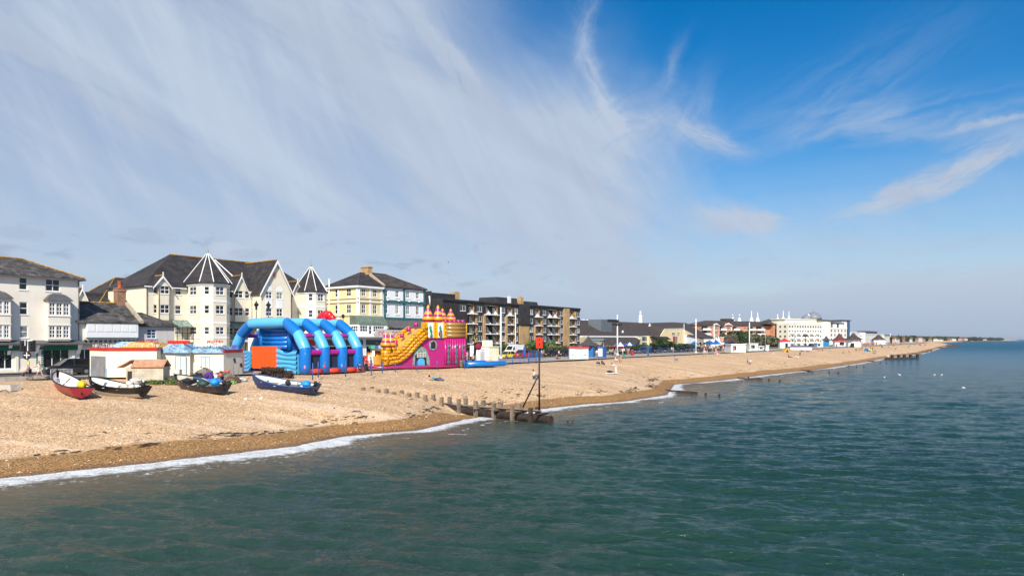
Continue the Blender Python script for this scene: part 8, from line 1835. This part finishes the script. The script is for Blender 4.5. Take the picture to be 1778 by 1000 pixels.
POSES = dict(stand=dict(), walk=dict(th=(.35, -.3), sh=(.25, -.55), ua=(-.35, .35), fa=(-.1, .7)), push=dict(torso=.18, th=(.4, -.25), sh=(.3, -.5), ua=(.7, .7), fa=(1.35, 1.35), shorts=True, fine=True),
             sit=dict(torso=-.25, head=.3, th=(1.95, 1.8), sh=(.45, .3), ua=(.9, .7), fa=(1.5, 1.3), fine=True), sitflat=dict(torso=-.3, head=.35, th=(1.5, 1.5), sh=(1.5, 1.45), ua=(-.45, .5), fa=(-.2, 1.3)),
             chair=dict(torso=-.12, head=.1, th=(1.4, 1.4), sh=(.1, .1), ua=(.3, .3), fa=(1.2, 1.2)), lie=dict(torso=-1.25, head=.35, th=(1.95, 1.5), sh=(.9, 1.5), ua=(1.2, 1.4), fa=(1.6, 1.7), fine=True), flat=dict(torso=-1.5, head=.1, th=(1.53, 1.55), sh=(1.53, 1.55), ua=(1.4, 1.5), fa=(1.5, 1.5)),
             bend=dict(torso=1.05, head=-.2, th=(.15, -.05), sh=(-.1, -.2), ua=(.3, .5), fa=(.2, .4), fine=True), crouch=dict(torso=.5, th=(1.9, 1.8), sh=(-.5, -.5), ua=(.8, .8), fa=(1.2, 1.2)), shortstand=dict(shorts=True, ua=(.3, -.1), fa=(.9, .1)))
PD = {k: pose(**v) for k, v in POSES.items()}
CL = {k: mat('cloth_' + k, c_, .85, .12, 4) for k, c_ in {'white': (.76, .75, .72), 'black': (.025, .025, .03), 'red': (.50, .04, .04), 'pink': (.65, .28, .32), 'blue': (.03, .26, .50), 'navy': (.03, .05, .12), 'grey': (.25, .25, .26), 'teal': (.12, .42, .40), 'khaki': (.35, .30, .20), 'lilac': (.38, .32, .48), 'denim': (.07, .12, .22), 'bare': (.52, .30, .20), 'orange': (.65, .25, .06), 'green': (.08, .28, .10), 'cyan': (.03, .42, .65), 'purple': (.20, .06, .28)}.items()}
HR = {k: mat('hair_' + k, c_, .7, .2, 20) for k, c_ in {'dark': (.02, .015, .012), 'brown': (.08, .045, .025), 'fair': (.35, .25, .13), 'grey': (.40, .39, .38)}.items()}
def person(px, py, ps, label, shirt='white', leg='navy', hair='dark', face=0.0, z=None, sc=1.0, group=None, dz=0.0):
    if z is None: X, Y, z_ = on_beach(px, py)
    else: X, Y = G(px, py, z); z_ = z
    D = PD[ps]; o = mobj('person', D['body'], None, (X, Y, z_ + dz), face); o.scale = (sc,) * 3; tag(o, label, 'person', group)
    for k, nm, m_ in (('shirt', 'shirt', CL[shirt]), ('leg', D['ln'], CL[leg]), ('hair', 'hair', HR[hair])): c_ = mobj(nm, D[k], o); setmat(c_, m_)
    return o
PR = 4.11
# near figures
w_ = person(q(1, 231, 0)[0], 657.0, 'push', 'woman in white top and pale shorts pushing a wheelchair along the road', 'white', 'white', 'fair', R(95), PR, .98)
X, Y = G(q(1, 160, 0)[0] + .5, 657.0, PR); wc = thing('wheelchair', 'black wheelchair pushed along the road beside the traffic signal', 'wheelchair', (X, Y, PR), R(95))
for sgn in (-1, 1): m2 = MB(); m2.tube([(sgn * .28 + .03 * math.cos(0), .30 * math.cos(a_), .31 + .30 * math.sin(a_)) for a_ in np.linspace(0, 2 * PI, 17)], .02, 5); m2.build('wheel', M_BLK, wc); m2 = MB(); m2.tube([(sgn * .22, .45 + .08 * math.cos(a_), .09 + .08 * math.sin(a_)) for a_ in np.linspace(0, 2 * PI, 9)], .018, 4); m2.build('caster', M_BLK, wc)
m2 = MB(); m2.box(-.24, -.15, .45, .24, .32, .52); m2.box(-.24, -.22, .5, .24, -.16, .95); m2.build('seat', CL['black'], wc)
m2 = MB()
for sgn in (-1, 1): m2.tube([(sgn * .24, -.45, .98), (sgn * .24, -.2, .95), (sgn * .24, -.2, .3), (sgn * .22, .35, .5), (sgn * .2, .55, .1)], .018, 5)
m2.build('frame', M_STEEL, wc)
person(q(1, 160, 0)[0] + .5, 657.0, 'chair', 'seated person in pink top riding in the wheelchair', 'pink', 'black', 'grey', R(95), PR, .98, dz=.05)
person(q(11, 665, 0)[0], q(11, 0, 342)[1], 'lie', 'reclining person in blue top and jeans below the castle slide', 'cyan', 'denim', 'dark', R(-70), sc=1.25); 
person(q(11, 1387, 0)[0], q(11, 0, 333)[1], 'sit', 'person in white sitting on the shingle just left of the beacon pole', 'white', 'denim', 'dark', R(-60), sc=1.15)
person(q(25, 885, 0)[0], q(25, 0, 868)[1], 'bend', 'person in white bending over a pale towel on the open shingle', 'white', 'white', 'brown', R(70), sc=1.15)
X, Y, z_ = on_beach(q(25, 760, 0)[0], q(25, 0, 866)[1]); m2 = MB(); m2.prism([(-1.3, -.5), (1.1, -.6), (1.2, .5), (-1.2, .55)], 0, .05, top=[(-1.25, -.48), (1.05, -.55), (1.15, .45), (-1.15, .5)]); o = m2.build('beach_towel', CL['white'], None, (X, Y, z_ + .04), .4); tag(o, 'pale towel spread beside the bending person', 'towel')
X, Y, z_ = on_beach(q(25, 740, 0)[0], q(25, 0, 848)[1]); m2 = MB(); lump(m2, (0, 0, .15), (.5, .3, .2), seed=4); tag(m2.build('holdall', CL['black'], None, (X, Y, z_)), 'dark bag lying on the pale towel', 'bag')
person(q(25, 475, 0)[0], q(25, 0, 680)[1], 'sit', 'sitting person in pale lilac top beside a companion in black below the blue hut', 'lilac', 'black', 'dark', R(-50)); person(q(25, 580, 0)[0], q(25, 0, 690)[1], 'sit', 'sitting person in black top leaning near the lilac top sitter', 'black', 'black', 'brown', R(-50))
person(q(25, 875, 0)[0], q(25, 0, 606)[1], 'sit', 'sitter in white with group below the floodlight mast', 'white', 'white', 'brown', R(-80)); person(q(25, 930, 0)[0], q(25, 0, 596)[1], 'sitflat', 'tanned bather in swimwear in the middle of the group below the floodlight mast', 'bare', 'navy', 'dark', R(-70)); person(q(25, 962, 0)[0], q(25, 0, 590)[1], 'chair', 'seated bather in black behind the group below the floodlight mast', 'black', 'bare', 'dark', R(-110)); person(q(25, 985, 0)[0], q(25, 0, 618)[1], 'flat', 'sunbather lying flat beside the group below the floodlight mast', 'bare', 'orange', 'brown', R(170))
def deckchair(px, py, label, m_, face=0.0, group=None):
    X, Y, z_ = on_beach(px, py); t = thing('deckchair', label, 'chair', (X, Y, z_), face, group); m2 = MB()
    for sgn in (-1, 1): m2.tube([(sgn * .28, .45, .02), (sgn * .28, -.45, .95)], .025, 4); m2.tube([(sgn * .25, -.45, .02), (sgn * .25, .4, .45)], .025, 4)
    m2.build('frame', M_WOOD, t); m2 = MB(); m2.poly([(-.26, .36, .42), (.26, .36, .42), (.26, 0, .30), (-.26, 0, .30)]); m2.poly([(-.26, 0, .30), (.26, 0, .30), (.26, -.44, .94), (-.26, -.44, .94)]); m2.build('seat', m_, t)
deckchair(q(25, 1065, 0)[0], q(25, 0, 548)[1], 'pale blue fabric deckchair right of the group below the mast', CL['teal'], R(-20))
# by the castle slide and the arches
person(q(6, 1070, 0)[0], q(6, 0, 790)[1], 'shortstand', 'bather in pink top leaning at the blue inflatable bed', 'pink', 'pink', 'brown', R(-40), 4.35, .95); person(q(6, 1133, 0)[0], q(6, 0, 845)[1], 'shortstand', 'bather in black shorts standing before the blue inflatable bed', 'bare', 'black', 'fair', R(160), 4.1)
person(635, 646, 'stand', 'person in red standing just right of the blue arches', 'red', 'black', 'dark', R(-120), PR); person(644, 645.5, 'stand', 'person in grey beside the ticket booth', 'grey', 'navy', 'dark', R(-100), PR); person(626, 647, 'crouch', 'dark clothed person crouching in the shade at the arches', 'navy', 'black', 'dark', R(30), PR)
# promenade from the cars to the hall: (zoom, x, y foot, pose, shirt, legs, label)
walkers = [(7, 1025, 825, 'walk', 'pink', 'black', 'person in pink walking a pushchair before the first black hatchback'), (7, 1005, 822, 'stand', 'white', 'denim', 'person in white just right of the beacon pole on the promenade'), (7, 1190, 828, 'walk', 'white', 'navy', 'person in white between the two black hatchbacks'), (7, 1170, 832, 'sitflat', 'red', 'black', 'seated child in red between the two black hatchbacks'), (7, 968, 815, 'stand', 'red', 'denim', 'person in red behind the beacon pole on the road'),
 (25, 403, 480, 'stand', 'black', 'khaki', 'person in black top between the striped hut and the blue hut'), (25, 462, 520, 'stand', 'white', 'khaki', 'person in pale clothes leaning at the blue hut'), (25, 748, 480, 'walk', 'teal', 'black', 'person in mint green top right of the blue hut'), (25, 795, 490, 'walk', 'bare', 'black', 'bare chested walker near the mint green top'), (25, 820, 485, 'stand', 'navy', 'black', 'dark clothed person left of the floodlight mast'), (25, 850, 492, 'crouch', 'white', 'khaki', 'crouching person in white at the floodlight mast foot'), (25, 880, 470, 'stand', 'blue', 'navy', 'person in blue immediately left of the floodlight mast'),
 (25, 968, 465, 'stand', 'navy', 'black', 'person in navy immediately right of the floodlight mast'), (25, 1000, 460, 'stand', 'pink', 'navy', 'person in pink under the larger blue white parasol'), (25, 1035, 460, 'walk', 'white', 'white', 'person all in white under the larger parasol'), (25, 1065, 462, 'walk', 'white', 'black', 'person in white top and black trousers by the parasols'), (25, 1110, 460, 'stand', 'black', 'black', 'person all in black by the parasols'), (25, 1145, 458, 'walk', 'blue', 'khaki', 'person in blue top and khaki trousers by the parasols'), (25, 1170, 455, 'walk', 'white', 'denim', 'person in white and jeans nearest left of the red bin'), (25, 1050, 400, 'stand', 'red', 'navy', 'person in red in the shade behind the parasols'),
 (14, 985, 78, 'walk', 'white', 'denim', 'walker in white before the far car row'), (14, 1000, 79, 'stand', 'lilac', 'grey', 'walker in lilac before the far car row')]
for k, x_, y_, ps, a_, b_, lb in walkers: px, py = q(k, x_, y_); person(px, py, ps, lb, a_, b_, random.choice(list(HR)), random.uniform(-3, 3), PR)
# crowd by the cafe
crowd = [(235, 400, 'stand', 'red', 'black', 'person in red at the near edge of the cafe crowd'), (222, 380, 'stand', 'white', 'red', 'person in white at the post by the cafe crowd'), (262, 350, 'stand', 'bare', 'black', 'shirtless person below the small palms'), (290, 430, 'walk', 'pink', 'white', 'person in pink stepping onto the shingle by the crowd'), (325, 400, 'stand', 'purple', 'navy', 'person in purple in the cafe crowd'), (352, 385, 'stand', 'red', 'denim', 'tall person in crimson in the cafe crowd'), (400, 400, 'stand', 'blue', 'black', 'person in light blue in the cafe crowd'), (436, 392, 'stand', 'white', 'black', 'white shirted person in the middle of the cafe crowd'), (470, 395, 'stand', 'pink', 'khaki', 'person in salmon top in the cafe crowd'), (505, 395, 'walk', 'navy', 'navy', 'navy clothed person in the cafe crowd'), (545, 380, 'stand', 'red', 'white', 'person in red and white trousers in the cafe crowd'), (575, 400, 'stand', 'orange', 'black', 'person in orange in the cafe crowd'), (610, 395, 'stand', 'grey', 'black', 'grey clothed person in the cafe crowd'), (700, 405, 'stand', 'bare', 'orange', 'shirtless person in orange by the blue pavilion'), (745, 395, 'stand', 'pink', 'white', 'person in rose top by the blue pavilion'), (765, 400, 'walk', 'white', 'black', 'person in white top at the blue pavilion corner'), (945, 425, 'walk', 'bare', 'red', 'bather in red walking in front of the white kiosk'), (300, 455, 'sit', 'white', 'grey', 'sitter in white at the shingle edge by the crowd'), (345, 460, 'sit', 'white', 'khaki', 'sitter in white and khaki at the shingle edge'), (560, 440, 'sit', 'pink', 'white', 'sitter in pink below the cafe crowd'), (600, 445, 'sitflat', 'red', 'white', 'sitter in red below the cafe crowd')]
for x_, y_, ps, a_, b_, lb in crowd: px, py = q(24, x_, y_); person(px, py, ps, lb, a_, b_, random.choice(list(HR)), random.uniform(-3, 3), PR, 1.05)
chairs = [(810, 380), (835, 395), (1075, 385), (1100, 390), (1195, 390), (1350, 350), (1035, 370)]
for i, (x_, y_) in enumerate(chairs):
    px, py = q(24, x_, y_); X, Y = G(px, py, PR); t = thing('plastic_chair', 'green plastic chair outside the white kiosk', 'chair', (X, Y, PR), i, 'green chairs outside the white kiosk'); m2 = MB(); m2.box(-.28, -.28, .42, .28, .28, .48); m2.box(-.28, .24, .46, .28, .3, 1.0)
    for sx in (-.24, .24):
        for sy in (-.24, .24): m2.tube([(sx, sy, 0), (sx, sy, .45)], .03, 4)
    m2.build('seat', P_('chair_green', (.05, .40, .08)), t)
person(*q(24, 1085, 380), 'chair', 'customer in yellow green top seated outside the white kiosk', 'green', 'navy', 'fair', 1.0, PR); person(*q(24, 1040, 375), 'chair', 'customer in red top seated outside the white kiosk', 'red', 'navy', 'dark', 2.0, PR); person(*q(24, 1345, 370), 'stand', 'person in teal standing at the open stall', 'teal', 'teal', 'dark', 2.0, PR); person(*q(24, 1440, 365), 'stand', 'person in black and white at the open stall counter', 'black', 'white', 'dark', 1.0, PR)
# on the beach right of centre
beach_p = [(8, 1205, 668, 'sit', 'pink', 'blue', 'sitter in pink and blue alone on the shingle below the far car row', 1), (9, 740, 710, 'chair', 'black', 'grey', 'person in black in a low chair nearest the sea on the far beach', 1), (9, 768, 708, 'chair', 'white', 'red', 'companion in white in a low chair nearest the sea', 1), (9, 1000, 600, 'sit', 'red', 'white', 'sitter in red below the white sign board', 1), (9, 1185, 625, 'sitflat', 'red', 'black', 'sunbather in red under the ochre tent', 1), (9, 1210, 628, 'flat', 'pink', 'bare', 'person lying flat right of the ochre tent', 1), (9, 1262, 640, 'sit', 'white', 'white', 'sitter in white right of the ochre tent', 1), (9, 1285, 645, 'sitflat', 'white', 'grey', 'sitter in white and grey on a sheet by the ochre tent', 1), (9, 1305, 610, 'crouch', 'black', 'black', 'dark figure crouching behind the sitters in white', 1), (9, 1390, 568, 'flat', 'red', 'bare', 'person lying in red before the long white wall', 1), (9, 1320, 570, 'sit', 'black', 'black', 'dark sitter before the long white wall', 1),
 (20, 510, 880, 'sit', 'red', 'bare', 'sitter in red beyond the long white wall', 1), (20, 540, 870, 'sitflat', 'orange', 'bare', 'sitter in orange beyond the long white wall', 1), (20, 770, 880, 'stand', 'teal', 'teal', 'person in turquoise standing on the shingle below the turquoise kiosk', 1.1), (20, 905, 800, 'stand', 'black', 'black', 'dark figure standing before the red roofed pavilion', 1.1), (20, 1045, 795, 'stand', 'black', 'grey', 'dark figure at the corner of the red roofed pavilion', 1.1), (20, 610, 872, 'sit', 'grey', 'red', 'sitter in grey on the open shingle', 1), (20, 1050, 920, 'sit', 'bare', 'green', 'brown bather sitting left of the pink towels', 1.1), (20, 1110, 905, 'flat', 'pink', 'bare', 'sunbather lying on pink below the red roofed pavilion', 1.1), (20, 1180, 900, 'sitflat', 'red', 'bare', 'sunbather in red below the largest pavilion', 1.1),
 (21, 330, 625, 'sit', 'black', 'black', 'dark reclining figure left of the small tents', 1.1), (21, 400, 625, 'sit', 'bare', 'bare', 'tanned sitter left of the small tents', 1.3), (21, 430, 610, 'sit', 'bare', 'navy', 'tanned sitter in navy left of the small tents', 1.3), (21, 465, 585, 'crouch', 'black', 'black', 'small dark crouching figure left of the blue tent', 1), (21, 640, 610, 'stand', 'red', 'black', 'person in red standing behind the yellow tent', 1.1), (21, 690, 640, 'stand', 'black', 'bare', 'dark topped person standing right of the yellow tent', 1.3), (21, 715, 670, 'sitflat', 'lilac', 'navy', 'sitter in lilac right of the tents', 1.2), (21, 745, 665, 'sit', 'black', 'bare', 'dark sitter at the right of the tent group', 1.1), (21, 480, 690, 'flat', 'white', 'bare', 'person lying on a white towel below the tents', 1), (21, 605, 680, 'flat', 'white', 'pink', 'person lying on white directly below the yellow tent', 1), (21, 890, 545, 'sit', 'black', 'black', 'lone dark sitter beyond the tents', 1.3),
 (21, 1010, 760, 'crouch', 'white', 'white', 'figure in white crouching at the root of the dark groyne', 1.6), (21, 1045, 760, 'stand', 'black', 'bare', 'dark figure standing at the root of the dark groyne', 1), (21, 1000, 490, 'stand', 'pink', 'white', 'person in pink walking far up the beach', 1), (21, 1040, 530, 'flat', 'navy', 'bare', 'far sunbather in navy', 1.2), (21, 1150, 520, 'sit', 'red', 'black', 'far sitter in red', 1.2), (21, 1190, 590, 'sit', 'bare', 'black', 'far bare shouldered sitter above a white towel', 1.2), (21, 1210, 545, 'flat', 'pink', 'bare', 'far sunbather lying in a row on the upper beach', 1.2), (21, 1300, 480, 'sit', 'black', 'black', 'far black figure on the upper beach', 1.4), (21, 1470, 560, 'stand', 'black', 'grey', 'far figure standing near the water', 1.0), (21, 1500, 510, 'sit', 'orange', 'grey', 'far sitter in orange', 1.2), (21, 1610, 490, 'sit', 'grey', 'navy', 'far sitter in grey near the bend of the beach', 1.4), (21, 1715, 495, 'sit', 'red', 'black', 'farthest sitter in red near the bend of the beach', 1.6), (22, 155, 272, 'sit', 'black', 'black', 'dark pair figure near the far point, the closer one', 1.5), (22, 235, 274, 'sit', 'black', 'red', 'dark figure farthest out on the point', 1.6)]
for k, x_, y_, ps, a_, b_, lb, sc in beach_p: px, py = q(k, x_, y_); person(px, py, ps, lb, a_, b_, random.choice(list(HR)), R(-60) + random.uniform(-1, 1), None, sc)
random.seed(77)
cols_ = ['white', 'red', 'pink', 'navy', 'black', 'bare', 'blue', 'lilac', 'grey', 'orange']
for i in range(70):      # dense far crowd by the pavilions
    x_, y_ = random.uniform(330, 1230) if i > 20 else random.uniform(340, 760), random.uniform(470, 515); px, py = q(21, x_, y_); py -= (px - 1487) * .035
    person(px, py, random.choice(['stand', 'walk', 'stand', 'sit', 'shortstand']), 'small figure in the distant crowd around the brown roofed pavilions', random.choice(cols_), random.choice(cols_), random.choice(list(HR)), random.uniform(-3, 3), PR, 1.12, 'distant crowd around the pavilions')

# ================================================================== birds
def gull_data():
    m2 = MB(); m2.tube([(-.22, 0, .06), (-.1, 0, .10), (.08, 0, .12), (.18, 0, .10), (.2, 0, .2), (.27, 0, .21), (.33, 0, .19)], [.02, .09, .10, .07, .05, .045, .01], 8); return m2.data('gull', M_WHITE)
gd = gull_data(); wd = MB(); wd.tube([(-.26, 0, .16), (0, 0, .19), (.08, 0, .17)], [.02, .09, .03], 6, flat=.5); wgd = wd.data('wing', mat('gull_grey', (.38, .40, .42), .7))
for i, (k, x_, y_) in enumerate(((10, 848, 850), (10, 1008, 820), (10, 1018, 829), (10, 1390, 825), (10, 1468, 825), (10, 1710, 968))):
    X, Y = G(*q(k, x_, y_), .05); o = mobj('gull', gd, None, (X, Y, .12), random.uniform(-3, 3)); o.scale = (.95,) * 3; tag(o, 'white gull floating on the open water', 'gull', 'gulls resting on the sea'); mobj('wing', wgd, o)
for i, (px, py, d, s_) in enumerate(((778, 456, 120, 1.0), (906.5, 507, 170, .9), (794.5, 497.5, 150, .8))):
    X, Y = at_d(px, d); m2 = MB(); m2.tube([(-.25, 0, 0), (0, 0, .02), (.3, 0, 0)], [.02, .08, .02], 6); o = m2.build('flying_gull', M_WHITE, None, (X, Y, zat(py, d)), .3 + i); tag(o, ('gull flying highest over the apartment block', 'gull flying over the apartment penthouses', 'small gull flying over the castle slide')[i], 'gull')
    for sgn in (-1, 1): m2 = MB(); m2.poly([(-.1, 0, .03), (.12, 0, .03), (.1, sgn * .35, .16), (-.15, sgn * .75, .1), (-.12, sgn * .35, .14)]); m2.build('wing', MC['gull_grey'], o)
    o.scale = (s_,) * 3
# ================================================================== far coast: houses and trees
HM = [mat('far_house_' + n_, c_, .8, .1, .3) for n_, c_ in (('white', (.70, .69, .66)), ('cream', (.62, .55, .42)), ('brick', (.38, .20, .14)), ('pink', (.50, .42, .36)))]; RM = [mat('far_roof_' + n_, c_, .85, .2, .5) for n_, c_ in (('red', (.22, .085, .05)), ('grey', (.10, .10, .11)), ('brown', (.14, .09, .06)))]
fh = [(22, 20, 165, 900), (22, 170, 165, 1150), (22, 240, 168, 1350), (22, 320, 172, 1500), (22, 430, 165, 1500), (22, 520, 175, 1500), (22, 620, 165, 1650), (22, 650, 168, 1650), (22, 720, 165, 1900), (22, 790, 162, 2000), (22, 850, 162, 2000), (22, 900, 158, 2000), (22, 1180, 172, 2500), (22, 1300, 178, 2900), (22, 1380, 180, 3000), (22, 1460, 182, 3200), (10, 890, 420, 760), (10, 990, 418, 820), (10, 1060, 418, 800), (10, 1010, 430, 700), (10, 870, 412, 740), (10, 950, 425, 700), (10, 1215, 428, 1000), (10, 1260, 415, 1000)]
for i, (k, x_, y_, d) in enumerate(fh):
    px, py = q(k, x_, y_); X, Y = at_d(px, d); h = max(3.0, zat(py, d) - 4.1); w_ = (6 + 4 * (i % 3)) * d / 1300 * (.75 if d < 1100 else 1); t = thing('seaside_house', 'distant small pitched roof house among the trees of the far coast', 'house', (X, Y, 4.0), .6 + .3 * (i % 3), 'distant houses along the far coast')
    m2 = MB(); m2.box(0, 0, 0, w_, w_ * .7, h); m2.build('wall', HM[i % 4], t); m2 = MB(); hip(m2, 0, w_, 0, w_ * .7, h, 2.6 * d / 1500 + 1, 0 if i % 2 else w_ * .3, 0 if i % 2 else w_ * .3, .3); m2.build('roof', RM[(i * 2) % 3], t)
    m2 = MB(); m2.box(w_ * .2, -.05, h * .4, w_ * .4, -.01, h * .75); m2.build('window', GL[0], t); m2 = MB(); m2.box(w_ * .6, -.05, h * .4, w_ * .8, -.01, h * .75); m2.build('window', GL[0], t)
rs = np.random.default_rng(9); m2 = MB(); bl = []
for i in range(230):
    px = rs.uniform(1532, 1740); f_ = (px - 1532) / 208; d = 760 + 2200 * f_ ** 1.1 + rs.uniform(0, 200); X, Y = at_d(px, d); top = HY - (3.5 + 2.5 * math.sin(px * .35) ** 2 + rs.uniform(-1.2, 1.6)) * (1 - .55 * f_); h = zat(top, d) - 4.0; bl.append((X, Y, 4 + h * .45, h * rs.uniform(.7, 1.3), h * .8, h * .55))
foliage(bl, 24000, 1.9, 5).build('distant_woodland', L_DK)
tag(bpy.data.objects['distant_woodland'], 'dark low tree belt behind the far coast houses on the horizon', 'woodland', kind='stuff')
bl = []
for i in range(46):
    px = rs.uniform(1195, 1560); d = (560 if px < 1400 else 900) + rs.uniform(-40, 120); X, Y = at_d(px, d); h = rs.uniform(5, 8); bl.append((X, Y, 4 + h * .45, h * 1.2, h, h * .5))
foliage(bl, 6000, 1.5, 8).build('town_trees', L_DK); tag(bpy.data.objects['town_trees'], 'dark tree tops between the seafront buildings', 'trees', kind='stuff')
# ================================================================== sea air
hz_ = MB(); hz_.box(-46000, -300, -6, 46000, 46000, 46); HZ_ = bpy.data.materials.new('sea_haze'); HZ_.use_nodes = True; hn = HZ_.node_tree; hn.nodes.clear()
pv_ = hn.nodes.new('ShaderNodeVolumePrincipled'); pv_.inputs['Color'].default_value = (.86, .91, 1, 1); pv_.inputs['Density'].default_value = .00005; pv_.inputs['Anisotropy'].default_value = .2
ho = hn.nodes.new('ShaderNodeOutputMaterial'); hn.links.new(pv_.outputs[0], ho.inputs['Volume']); o = hz_.build('haze', HZ_); o['kind'] = 'stuff'; o['label'] = 'thin sea air over the whole coast'
for l_, os_ in LABELS.items():
    if len(os_) > 1 and len({g for _, g in os_}) > 1 or (len(os_) > 1 and os_[0][1] is None): print('DUPLABEL', l_, len(os_))
    nw = len(l_.split())
    if nw < 4 or nw > 16: print('LEN', nw, l_)
